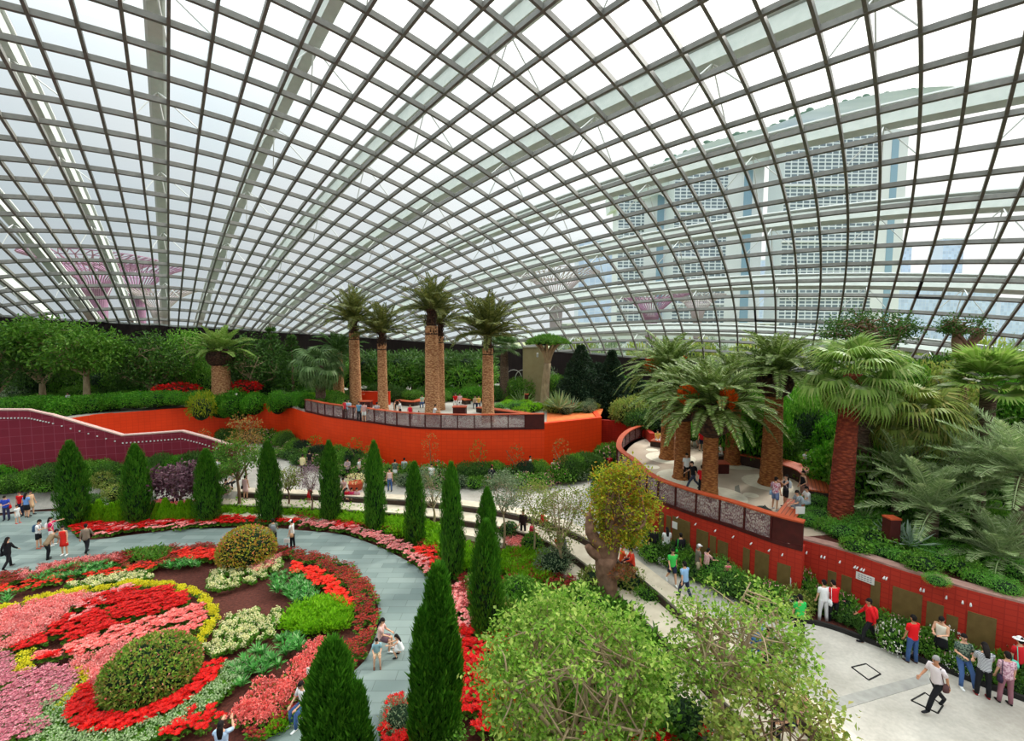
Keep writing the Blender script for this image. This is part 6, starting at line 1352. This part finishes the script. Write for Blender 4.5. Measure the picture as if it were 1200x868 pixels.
    hs = MB(); pr = [(max(.004, math.cos(a)), math.sin(a)) for a in np.linspace(-.15, PI/2, 8)]; hs.lathe(pr, n=16); M1 = Matrix.LocRotScale(hc+q@Vector((0, .012, .018)), q@Euler((-.35, 0, 0)).to_quaternion(), Vector((.084, .1, .107)))
    a_ = MB().merge(hs, M1); back = MB(); back.lathe(prof, n=12); a_.merge(back, Matrix.LocRotScale(hc+q@Vector((0, .035, -.01)), q, Vector((.078, .07, .095)))); R['hair_short'] = a_.mesh('hair', SKIN, True)
    a_.tube([hc+q@Vector((0, .06, .03)), hc+q@Vector((0, .085, -.08)), hc+q@Vector((0, .1, -.2)), hc+q@Vector((0, .11, -.34))], np.array([(.05, .07), (.045, .085), (.035, .08), (.015, .05)]), 10, up=(0, -1, .01)); R['hair_long'] = a_.mesh('hair', SKIN, True)
    cp_ = MB().merge(hs, Matrix.LocRotScale(hc+q@Vector((0, 0, .04)), q, Vector((.086, .102, .09)))); cp_.tube([hc+q@Vector((0, -.07, .045)), hc+q@Vector((0, -.16, .035))], np.array([(.01, .07), (.006, .055)]), 8, up=(0, 0, 1)); R['cap'] = cp_.mesh('cap', SKIN, True)
    hat = MB().merge(hs, Matrix.LocRotScale(hc+q@Vector((0, 0, .045)), q, Vector((.086, .1, .085))));  m3 = MB().lathe([(.09, .0), (.17, -.015), (.172, -.022), (.09, -.01)], n=18, caps=False); hat.merge(m3, Matrix.LocRotScale(hc+q@Vector((0, 0, .055)), q, None)); R['hat'] = hat.mesh('hat', SKIN, True)
    ey = MB()
    for s in (1, -1): ey.box(tuple(hc+q@Vector((s*.03, -.088, .012))), (.022, .012, .01)); ey.box(tuple(hc+q@Vector((s*.03, -.09, .032))), (.032, .01, .006))
    ey.box(tuple(hc+q@Vector((0, -.088, -.055))), (.04, .012, .009)); R['face'] = ey.mesh('face', SKIN)
    R['shoes'] = []
    for s in (1, -1):
        h, k, a, fo = legs[s]; f = fo.normalized(); m4 = MB().tube([a-f*.05+Vector((0, 0, -.04)), a+Vector((0, 0, -.035)), a+f*.08+Vector((0, 0, -.05)), a+f*.16+Vector((0, 0, -.055)), a+f*.19+Vector((0, 0, -.058))], np.array([(.03, .032), (.044, .042), (.034, .044), (.024, .042), (.012, .026)]), 9, up=(0, 0, 1)); R['shoes'].append(m4.mesh('shoe', SKIN, True))
    bg_ = MB(); p = pel+Vector((.2, .06, -.02)); bg_.tube([p+Vector((0, 0, -.15)), p+Vector((0, 0, -.05)), p+Vector((0, 0, .08))], np.array([(.1, .055), (.12, .06), (.09, .035)]), 10, up=(0, 1, 0)); bg_.tube([p+Vector((0, -.08, .06)), slv[1][0]+Vector((-.02, -.05, .05)), slv[1][0]+Vector((-.02, .05, .05)), p+Vector((0, .08, .06))], .011, 6); R['bag'] = bg_.mesh('shoulder_bag', SKIN, True)
    bp_ = MB(); p = pel+up*.3+Vector((0, .17, 0)); bp_.tube([p-up*.2, p-up*.15, p+up*.12, p+up*.19], np.array([(.05, .1), (.085, .15), (.075, .14), (.03, .08)]), 12, up=(0, 1, 0)); 
    for s in (1, -1): bp_.tube([p+up*.15+Vector((s*.08, 0, 0)), pel+up*.5+Vector((s*.1, -.02, .03)), pel+up*.38+Vector((s*.11, -.13, 0)), pel+up*.15+Vector((s*.14, -.02, 0)), p-up*.12+Vector((s*.1, 0, 0))], .014, 6)
    R['backpack'] = bp_.mesh('backpack', SKIN, True)
    PC[pose] = R; return R
CM = {}
def cloth(c, key='cloth'):
    if isinstance(c, str):
        if c in CM: return CM[c]
        base = {'stripes': ((236, 236, 236), (60, 66, 84)), 'floral': ((176, 120, 140), (226, 190, 200)), 'darkfloral': ((40, 60, 56), (120, 140, 120)), 'pattern': ((200, 80, 110), (240, 220, 225)), 'plaid': ((190, 60, 60), (240, 225, 220))}[c]
        t = NT('cloth_'+c); b = t.n('ShaderNodeBsdfPrincipled', Roughness=.85); t.l(b.outputs[0], t.out.inputs[0]); tc_ = t.n('ShaderNodeTexCoord')
        if c in ('stripes', 'plaid'):
            wv = t.n('ShaderNodeTexWave', Scale=9.0); wv.bands_direction = 'Z'; t.l(tc_.outputs['Object'], wv.inputs[0]); fac = wv.outputs['Fac']
        else:
            nz_ = t.n('ShaderNodeTexNoise', Scale=22.0, Detail=1); t.l(tc_.outputs['Object'], nz_.inputs[0]); fac = nz_.outputs[0]
        t.l(t.ramp(fac, [(.45, lin(base[0])), (.55, lin(base[1]))]), b.inputs['Base Color']); CM[c] = t.m; return t.m
    if c not in CM: CM[c] = mat('cloth_%d_%d_%d' % c, c, rough=.85)
    return CM[c]
SKIN = mat('skin', (222, 170, 138), rough=.55); SKIN2 = mat('skin_tan', (190, 134, 100), rough=.55); FACE = mat('face_dark', (60, 34, 30))
WH, BK, RD, BL, GY, NV, BG, PK = (238, 238, 236), (26, 26, 30), (216, 24, 28), (90, 130, 200), (130, 134, 138), (36, 44, 70), (206, 184, 150), (236, 130, 150)
JN = (70, 100, 150); HB = (24, 18, 16); HG = (150, 148, 146)
def person(px, py, z, rz, pose, top, tc, bot, bc, label, hair='short', hc=HB, extra=(), sh=BK, H=1.65, skin=None, dz=0):
    R = person_meshes(pose); sc_ = H/1.65; p = G(px, py, z); o = thing('person', label, 'person', (p.x, p.y, z+dz), rz); o.scale = (sc_,)*3; off = (0, 0, -R['low'] if pose not in ('sit',) else -R['low'])
    def part(nm, me, m_):
        c = bpy.data.objects.new(nm, me); COL.objects.link(c); c.parent = o; c.location = off
        c.material_slots[0].link = 'OBJECT'; c.material_slots[0].material = m_; return c
    part('body', R['body'], skin or SKIN)
    if top == 'dress': part('dress', R['dress'], cloth(tc))
    else:
        part({'tank': 'tank_top'}.get(top, top), R[top], cloth(tc)); part(bot, R[bot], cloth(bc))
    if hair in ('short', 'long'): part('hair', R['hair_'+hair], cloth(hc))
    elif hair == 'cap': part('hair', R['hair_short'], cloth(HG if hc == HG else HB)); part('cap', R['cap'], cloth(hc if hc != HG else WH))
    elif hair == 'hat': part('hair', R['hair_short'], cloth(HB)); part('hat', R['hat'], cloth(hc))
    part('face', R['face'], FACE)
    for s_ in R['shoes']: part('shoe', s_, cloth(sh))
    for e, c in extra: part({'bag': 'shoulder_bag'}.get(e, e), R[e], cloth(c))
    return o
U, DN, RT_, LF = PI, 0, PI/2, -PI/2
P_ = person
# garden path, left
P_(10, 666, 0, U, 'walk', 'jacket', BK, 'trousers', BK, 'person dressed all in black with a black shoulder bag at the left path edge', 'long', extra=[('bag', BK)])
P_(46, 642, 0, RT_+.4, 'phone', 'shirt', WH, 'shorts', BK, 'person in white top and black shorts with a blue backpack on the path', 'short', extra=[('backpack', (60, 90, 120))], sh=(190, 100, 80))
P_(61, 639, 0, RT_+.6, 'point', 'shirt', (220, 30, 90), 'shorts', WH, 'person in magenta top pointing to the right with outstretched arm', 'long', extra=[('backpack', WH)], sh=WH)
P_(56, 655, 0, U-.3, 'bend', 'jacket', (150, 128, 100), 'trousers', BK, 'person in tan jacket bending forward beside the bed edge', 'short')
P_(76, 650, 0, DN+.2, 'stand', 'dress', (236, 48, 40), None, None, 'person in a red-orange sleeveless dress walking along the garden bed', 'short', sh=WH)
P_(102, 648, 0, U+.3, 'walk', 'jacket', (136, 120, 104), 'trousers', BK, 'person in taupe blouse and black trousers walking away from the bed', 'short')
P_(8, 609, 0, DN+.5, 'phone', 'shirt', (50, 80, 190), 'trousers', (60, 60, 90), 'person in blue shirt holding a red bag near the left edge', 'short', extra=[('bag', RD)])
P_(21, 613, 0, RT_, 'stand', 'shirt', WH, 'shorts', WH, 'small child in white beside the person in blue with the red bag', 'short', H=1.2, sh=(220, 60, 60))
P_(25, 604, 0, DN, 'stand', 'shirt', RD, 'trousers', NV, 'person in red shirt at the back of the left group', 'short')
P_(32, 606, 0, U, 'stand', 'shirt', (120, 160, 220), 'skirt', BK, 'person in light blue shirt and long black skirt in the left group', 'long')
P_(37, 603, 0, RT_, 'stand', 'dress', (232, 190, 150), None, None, 'person in peach patterned dress at the right of the left group', 'short')
P_(321, 641, 0, U+.4, 'walk', 'shirt', (120, 124, 104), 'trousers', BK, 'person in olive-grey top and black trousers strolling with the man in the cap', 'short', extra=[('backpack', GY)])
P_(343, 642, 0, LF, 'stand', 'shirt', WH, 'trousers', BK, 'person in white shirt and white cap carrying a tan handbag on the path', 'cap', WH, extra=[('bag', (206, 160, 120))])
# path, right and bottom
P_(442, 776, 0, DN+.3, 'sit', 'shirt', (150, 190, 200), 'shorts', BG, 'child in pale blue shirt sitting at the edge of the round bed', 'short', H=1.25, sh=(120, 80, 60))
P_(446, 762, 0, RT_, 'sit', 'shirt', (236, 190, 180), 'skirt', (120, 90, 100), 'person in pale pink top sitting behind the child, reaching out', 'long', sh=WH)
P_(471, 769, 0, LF, 'crouch', 'dress', WH, None, None, 'long-haired child crouching in a white dress on the slate path', 'long', H=1.3)
P_(357, 842, 0, DN-.5, 'sit', 'shirt', WH, 'trousers', JN, 'person in white shirt and jeans sitting at the lower edge of the bed', 'short', sh=WH)
P_(262, 912, 0, U+.2, 'photo', 'shirt', (176, 200, 224), 'trousers', NV, 'long-haired person in pale blue shirt photographing the garden at the bottom edge', 'long')
# steps and plaza behind the garden
P_(232, 557, 1, U, 'stand', 'shirt', WH, 'trousers', GY, 'person in white shirt behind the purple-leaved shrub', 'short')
P_(256, 561, 1, DN, 'stand', 'shirt', WH, 'trousers', BK, 'person in white top half hidden behind the third cypress', 'short')
P_(288, 584, .6, U, 'stand', 'dress', (240, 196, 200), None, None, 'person in pale pink dress with black bag on the middle step', 'short', extra=[('bag', BK)])
P_(264, 582, .6, RT_, 'sit', 'shirt', BK, 'trousers', WH, 'person in black top and white trousers sitting on the step by the third cypress', 'short', dz=0)
P_(274, 572, 1, DN, 'sit', 'shirt', WH, 'trousers', BK, 'person in white sitting on the top step behind the small orange-flowered tree', 'short')
P_(362, 589, .6, U, 'bend', 'shirt', (216, 20, 34), 'shorts', (216, 20, 34), 'child in red bending over on the middle step', 'short', H=1.1, skin=SKIN2)
P_(355, 556, 1, U, 'stand', 'jacket', (232, 220, 170), 'trousers', BK, 'person in cream jacket on the plaza below the railing start', 'short')
P_(363, 551, 1, U, 'stand', 'shirt', BK, 'trousers', (90, 70, 70), 'person in black t-shirt next to the one in cream jacket', 'short')
P_(408, 561, 1, DN, 'phone', 'jacket', (170, 150, 150), 'trousers', BK, 'person in greyish pink jacket between the fifth and sixth cypress', 'short')
P_(421, 561, 1, RT_, 'stand', 'shirt', WH, 'skirt', BK, 'person with white bag walking right, just left of the sixth cypress', 'short', extra=[('bag', WH)])
P_(407, 592, .2, DN, 'sit', 'shirt', (232, 40, 60), 'trousers', BK, 'person in pink-red top, left of three sitting on the steps', 'short', sh=PK)
P_(413, 592, .2, DN, 'sit', 'shirt', (226, 60, 110), 'trousers', (70, 30, 60), 'person in magenta top, middle of the three sitting on the steps', 'short')
P_(419, 592, .2, DN, 'sit', 'shirt', 'pattern', 'trousers', BK, 'person in patterned top, right of the three sitting on the steps', 'short')
P_(403, 581, 1, DN, 'sit', 'shirt', 'plaid', 'trousers', BK, 'person in red-striped shirt sitting behind the three on the steps', 'short')
P_(463, 563, 1, U, 'stand', 'shirt', 'darkfloral', 'skirt', WH, 'person in dark patterned top with white skirt near the orange wall', 'short')
P_(457, 575, 1, DN, 'stand', 'tank', (230, 200, 200), 'trousers', JN, 'slim person in pale top and jeans standing at the plaza edge', 'long')
P_(474, 561, 1, U, 'stand', 'jacket', (170, 180, 184), 'trousers', GY, 'person in light grey jacket just left of the seventh cypress', 'short')
P_(506, 569, 1, DN, 'stand', 'shirt', WH, 'trousers', GY, 'person in white shirt behind the silvery olive tree', 'short')
P_(576, 572, 1, U-.3, 'stride', 'jacket', (34, 32, 40), 'trousers', BK, 'person in a dark suit walking alone on the plaza below the orange wall', 'cap', (190, 40, 50), H=1.75)
P_(591, 555, 1, U, 'stand', 'shirt', (236, 110, 50), 'trousers', BK, 'person in orange top by the shrubs at the orange wall', 'short')
P_(598, 556, 1, U, 'stand', 'shirt', WH, 'trousers', (190, 60, 60), 'person in white top right of the one in orange', 'short')
P_(621, 558, 1, RT_, 'stand', 'shirt', WH, 'trousers', (220, 216, 210), 'person dressed in white, hands low, in front of the dark shrubs', 'short')
P_(677, 560, 1, RT_, 'sit', 'shirt', (150, 200, 220), 'trousers', BK, 'person in light blue sitting by the shrubs near the orange corner', 'short')
P_(649, 562, 1, DN, 'stand', 'shirt', (220, 190, 180), 'trousers', (150, 120, 110), 'person in beige in front of the flowering shrubs below the orange wall', 'short')
P_(708, 556, 1, U, 'stand', 'jacket', BK, 'trousers', BK, 'person in black by the dark red middle wall', 'short')
P_(714, 556, 1, DN, 'stand', 'shirt', (190, 30, 44), 'trousers', NV, 'person in dark red top next to the one in black by the middle wall', 'short')
P_(613, 629, .2, DN, 'stand', 'jacket', (52, 34, 36), 'trousers', BK, 'person in dark clothes standing on the steps below the small trees', 'long')
P_(635, 622, .6, RT_, 'sit', 'jacket', (224, 30, 44), 'trousers', BK, 'person in red jacket sitting on the steps below the sparse tree', 'short')
P_(622, 636, .2, RT_, 'sit', 'shirt', (220, 40, 80), 'trousers', BK, 'person in crimson top sitting low beside the clipped green ball', 'short')
P_(662, 652, .2, LF, 'sit', 'shirt', (120, 128, 134), 'trousers', BK, 'person in grey shirt and straw hat sitting on the lower step', 'hat', (214, 190, 150))
P_(653, 645, .2, DN, 'sit', 'shirt', (244, 120, 70), 'shorts', WH, 'child in orange top beside the person in the straw hat', 'short', H=1.1)
# by the gnarled tree and steps on the right
P_(728, 668, .6, RT_, 'sit', 'shirt', (242, 92, 40), 'trousers', NV, 'person in orange shirt sitting right behind the gnarled trunk', 'short')
P_(741, 672, .6, LF, 'sit', 'jacket', (230, 70, 44), 'trousers', (90, 40, 40), 'person in red-orange jacket sitting nearer the steps edge by the gnarled trunk', 'short')
P_(727, 640, 1, U, 'stand', 'shirt', (214, 40, 40), 'trousers', WH, 'person in red shirt standing behind the gnarled tree', 'short')
P_(741, 640, 1, U, 'stand', 'shirt', (60, 170, 70), 'trousers', WH, 'person in green top behind the gnarled tree foliage', 'short')
P_(765, 654, 1, DN, 'stand', 'jacket', (30, 28, 32), 'trousers', BK, 'person in black between the golden foliage and the woman in white', 'short')
P_(781, 656, 1, U, 'stand', 'shirt', WH, 'shorts', (190, 160, 130), 'person in white blouse with white bag standing near the terrace wall', 'long', extra=[('bag', WH)], sh=BG)
P_(787, 684, 1, DN, 'walk', 'shirt', (70, 210, 90), 'shorts', NV, 'person in bright green t-shirt and dark shorts walking towards the steps', 'short', sh=WH)
P_(797, 664, 1, U, 'stand', 'jacket', BK, 'trousers', BK, 'person in black carrying a neon green bag', 'short', extra=[('bag', (60, 230, 70))])
P_(817, 679, 1, RT_, 'stand', 'shirt', (110, 104, 92), 'shorts', (196, 180, 150), 'older person in grey vest and beige shorts with a white cap', 'cap', HG, skin=SKIN2)
P_(827, 681, 1, RT_+.3, 'push', 'shirt', 'plaid', 'trousers', BK, 'person in red-and-white top pushing the black pram', 'short', H=1.5)
P_(802, 703, 1, U+.3, 'walk', 'shirt', (150, 190, 230), 'trousers', NV, 'person in light blue shirt walking away along the top step', 'short')
P_(852, 688, 1, DN, 'stand', 'dress', (232, 110, 130), None, None, 'child in pink dress by the flowering bed behind the pram', 'short', H=1.2)
P_(927, 705, 1, U, 'stand', 'shirt', WH, 'shorts', GY, 'child in white t-shirt at the rose bed left of the red-shirted visitors', 'short', H=1.35)
P_(885, 776, 1, U, 'stand', 'shirt', (130, 170, 220), 'trousers', (60, 110, 170), 'person in light blue seen through the airy tree', 'short')
P_(899, 792, 1, DN, 'stand', 'shirt', 'darkfloral', 'trousers', BK, 'person in dark patterned top seen through the airy tree branches', 'long')
P_(936, 748, 1, U, 'stand', 'shirt', (50, 200, 90), 'trousers', BK, 'person in green shirt behind the airy tree crown', 'short')
P_(944, 846, 1, LF, 'sit', 'dress', (240, 170, 176), None, None, 'child in pale pink sitting on the stone step at the tree edge', 'short', H=1.2)
P_(925, 868, .6, LF, 'sit', 'shirt', (40, 60, 70), 'trousers', BK, 'person in dark top sitting low on the step beside the child in pale pink', 'short')
P_(964, 728, 1, U, 'stand', 'shirt', WH, 'trousers', (220, 220, 220), 'person in white leaning towards the roses, left of the red-shirted woman', 'short')
P_(976, 729, 1, U, 'phone', 'shirt', (220, 26, 34), 'trousers', BK, 'person in red top with white bag, leftmost of three in red by the roses', 'short', extra=[('bag', WH)])
P_(1018, 753, 1, LF-.4, 'walk', 'jacket', (220, 22, 30), 'trousers', BK, 'person in red jacket with red backpack, middle of three in red', 'short', extra=[('backpack', (230, 40, 44))], skin=SKIN2)
P_(1068, 776, 1, U+.1, 'stand', 'shirt', (230, 20, 28), 'trousers', (62, 92, 140), 'person in red t-shirt and cropped jeans facing the roses', 'short', skin=SKIN2, sh=(70, 50, 40))
P_(1101, 776, 1, LF+.5, 'phone', 'tank', (240, 232, 214), 'skirt', BK, 'person in cream sleeveless top and black skirt beside the boxwood ball', 'short')
P_(1096, 831, 1, LF+.15, 'stride', 'shirt', (238, 226, 228), 'trousers', (22, 22, 26), 'older person in white shirt and black trousers striding over the plaza', 'short', HG, H=1.72, skin=SKIN2, extra=[('bag', (90, 60, 60))])
P_(1127, 799, 1, DN-.35, 'lean', 'shirt', 'darkfloral', 'trousers', JN, 'person with glasses in dark floral top and jeans resting on the bed kerb', 'short', sh=WH)
P_(1151, 816, 1, U-.5, 'phone', 'shirt', 'stripes', 'trousers', BK, 'long-haired person in black-and-white striped top and black trousers', 'long', H=1.68, sh=(150, 50, 50))
P_(1177, 824, 1, U-.3, 'stand', 'shirt', 'floral', 'trousers', (150, 100, 110), 'person in floral blouse and mauve trousers with a dark bag', 'short', extra=[('bag', (50, 36, 60))], H=1.6)
P_(1192, 806, 1, U, 'stand', 'shirt', (210, 30, 40), 'trousers', BK, 'person in red with a mint green bag behind the one in floral blouse', 'hat', WH, extra=[('bag', (110, 220, 190))])
# right terrace
T = ZT
P_(804, 563, T, DN, 'relax', 'shirt', WH, 'trousers', BK, 'person in white top leaning by the second palm trunk on the right terrace', 'short')
P_(812, 573, T, LF, 'stride', 'shirt', BK, 'trousers', (60, 70, 90), 'person in black t-shirt with backpack striding across the right terrace', 'short', extra=[('backpack', BK)])
P_(822, 580, T, U, 'stand', 'shirt', (216, 26, 36), 'trousers', BK, 'person in red shirt standing at the railing beside the front palm', 'short')
P_(814, 524, T, U, 'walk', 'shirt', (90, 60, 50), 'shorts', WH, 'person in brown top and white shorts far back on the right terrace', 'short')
P_(822, 528, T, U, 'stand', 'shirt', (214, 30, 40), 'shorts', NV, 'person in red top and dark shorts far back on the right terrace', 'short')
P_(770, 522, T, DN, 'sit', 'shirt', (240, 210, 110), 'trousers', WH, 'person in yellow sitting on the far bench of the right terrace', 'short', dz=.0)
P_(793, 527, T, DN, 'sit', 'shirt', WH, 'trousers', BK, 'person in white sitting on the far bench behind the leftmost palm', 'short')
P_(845, 541, T, LF, 'sit', 'shirt', WH, 'trousers', GY, 'person in white sitting by the dark red block seat', 'short')
P_(908, 597, T, RT_+.5, 'relax', 'shirt', 'pattern', 'shorts', (120, 140, 180), 'person in patterned top and denim shorts posing on the right terrace', 'short', sh=WH, extra=[('bag', (150, 180, 200))])
P_(920, 594, T, LF, 'photo', 'tank', (60, 60, 66), 'shorts', BK, 'person in dark top with a white backpack taking a photo on the right terrace', 'long', extra=[('backpack', (220, 230, 236))])
P_(940, 588, T, LF, 'relax', 'tank', BK, 'trousers', (150, 110, 100), 'person in black top standing beside the seated pair at the railing corner', 'short')
P_(935, 606, T, LF, 'sit', 'shirt', (150, 156, 160), 'shorts', GY, 'person in grey t-shirt sitting on the short corner bench', 'short', extra=[('backpack', (190, 200, 206))], dz=.02)
P_(946, 600, T, LF, 'sit', 'shirt', WH, 'shorts', (180, 200, 210), 'person in white sitting behind the one in grey at the corner bench', 'short')
P_(943, 556, ZT, DN, 'sit', 'shirt', (230, 234, 240), 'trousers', BK, 'person in white sitting on the long curved bench', 'short', dz=.3)
P_(956, 562, ZT, LF, 'sit', 'jacket', BK, 'trousers', BK, 'person in black sitting on the long curved bench nearest its end', 'short', dz=.3)
# back terrace
B = ZB
P_(426, 474, B, DN, 'phone', 'shirt', WH, 'shorts', BK, 'person in white top and black shorts between the two left tall palms', 'short')
P_(405, 490, B, U, 'stand', 'shirt', (214, 50, 60), 'trousers', (90, 60, 60), 'person in red at the railing, left of the first tall palm', 'short')
P_(409, 490, B, DN, 'stand', 'jacket', (170, 200, 220), 'trousers', NV, 'person in pale blue beside the one in red at the railing', 'short')
P_(421, 493, B, DN, 'stand', 'shirt', (110, 160, 190), 'trousers', BK, 'person in teal shirt at the railing below the first tall palm', 'short')
P_(427, 494, B, U, 'stand', 'shirt', 'plaid', 'shorts', WH, 'person in striped red top right of the one in teal at the railing', 'short')
P_(442, 494, B, U, 'stand', 'shirt', 'stripes', 'shorts', BK, 'person in grey striped top and black shorts below the second tall palm', 'short')
P_(463, 491, B, RT_, 'relax', 'tank', BK, 'shorts', GY, 'person in black top left of the one with the dark bag on the back terrace', 'long')
P_(469, 491, B, LF, 'stand', 'shirt', WH, 'shorts', (190, 150, 130), 'person in white with a dark shoulder bag on the back terrace', 'short', extra=[('bag', BK)])
P_(481, 497, B, DN, 'stand', 'dress', (236, 30, 60), None, None, 'person in bright red dress standing at the back terrace railing', 'short', H=1.7)
P_(491, 497, B, DN, 'stand', 'shirt', (236, 190, 190), 'shorts', (220, 60, 80), 'small child next to the person in the bright red dress', 'short', H=1.1)
P_(509, 498, B, RT_, 'push', 'shirt', WH, 'trousers', (170, 30, 34), 'person in white shirt pushing a buggy in front of the thickest palm', 'short')
P_(495, 477, B, DN, 'sit', 'shirt', (200, 226, 200), 'trousers', JN, 'person in pale green sitting on the curved bench behind the tall palms', 'short')
P_(534, 479, B, DN, 'sit', 'shirt', (230, 30, 40), 'trousers', WH, 'person in red sitting beside the block seat on the back terrace', 'short', dz=.3)
P_(539, 479, B, DN, 'sit', 'shirt', (240, 200, 206), 'trousers', WH, 'person in pale pink sitting next to the one in red at the block seat', 'short', dz=.3)
P_(557, 478, B, DN, 'sit', 'shirt', BG, 'trousers', NV, 'person in beige sitting left of the rightmost tall palm', 'short')
P_(561, 478, B, DN, 'sit', 'shirt', (244, 200, 90), 'trousers', NV, 'person in yellow sitting left of the rightmost tall palm', 'short')
for px, Y, c, lab in ((145, 46.5, (70, 140, 220), 'person in bright blue on the left terrace under the trees'), (18, 43, (230, 190, 170), 'person in peach sitting at the far left terrace railing'), (55, 44, (236, 236, 236), 'person in white at the left terrace railing'), (83, 45, (40, 30, 34), 'person in black at the left terrace beside the broad tree')):
    p = D(px, 450, Y); q_ = person(px, 480, ZB, DN, 'stand', 'shirt', c, 'trousers', BK, lab); q_.location = (p.x, p.y+2, ZB)
# pram and buggy
def pram(label, pos, rz, c):
    o = thing('pram', label, 'pram', pos, rz); mb = MB(); 
    for s in (1, -1): mb.tube([(s*.22, .42, 1.0), (s*.22, .1, .6), (s*.22, -.35, .18)], .014, 6); mb.tube([(s*.22, .32, .18), (s*.22, -.1, .62)], .014, 6)
    mb.tube([(-.22, .42, 1.0), (.22, .42, 1.0)], .016, 6); obj('frame', mb, m_kerb, o)
    mb = MB().tube([(0, .22, .45), (0, .1, .42), (0, -.2, .45), (0, -.3, .5)], np.array([(.05, .19), (.1, .2), (.09, .2), (.03, .18)]), 10, up=(0, 0, 1)); mb.tube([(0, .22, .45), (0, .3, .85)], np.array([(.03, .19), (.03, .19)]), 8, up=(0, 1, 0)); obj('seat', mb, cloth(c), o)
    mb = MB().tube([(0, .3, .85), (0, .12, .98), (0, -.08, .94)], np.array([(.03, .2), (.03, .22), (.02, .21)]), 10, up=(0, 0, 1)); obj('canopy', mb, cloth(BK), o)
    for s in (1, -1):
        for y in (.32, -.36): mb = MB().lathe([(.02, -.02), (.1, -.02), (.11, 0), (.1, .02), (.02, .02)], n=14); w_ = obj('wheel', mb, m_kerb, o, loc=(s*.26, y, .11)); w_.rotation_euler = (0, PI/2, 0)
pram('black pram pushed along the bed below the right terrace', G(836, 677, 1), PI/2+.3, BK)
pram('dark red buggy in front of the thickest palm on the back terrace', G(516, 498, ZB), PI/2, (120, 30, 34))
p = G(913, 600, ZT); o = thing('backpack', 'dark bag lying on the floor of the right terrace near the railing', 'bag', G(896, 599, ZT)); mb = MB().tube([(0, 0, 0), (0, 0, .1), (0, 0, .22)], np.array([(.5, .3), (.52, .32), (.2, .12)]), 12); obj('body', mb, cloth((54, 64, 60)), o); mb = MB().tube([(-.1, 0, .2), (0, 0, .32), (.1, 0, .2)], .02, 6); obj('strap', mb, m_kerb, o)
o = thing('paper_sign', 'small white paper on the corner bench end of the right terrace', 'sign', G(937, 614, ZT)+Vector((0, 0, .5))); mb = MB(); mb.box((0, 0, .17), (.42, .03, .34)); obj('sheet', mb, bpy.data.materials['notice_white'], o)
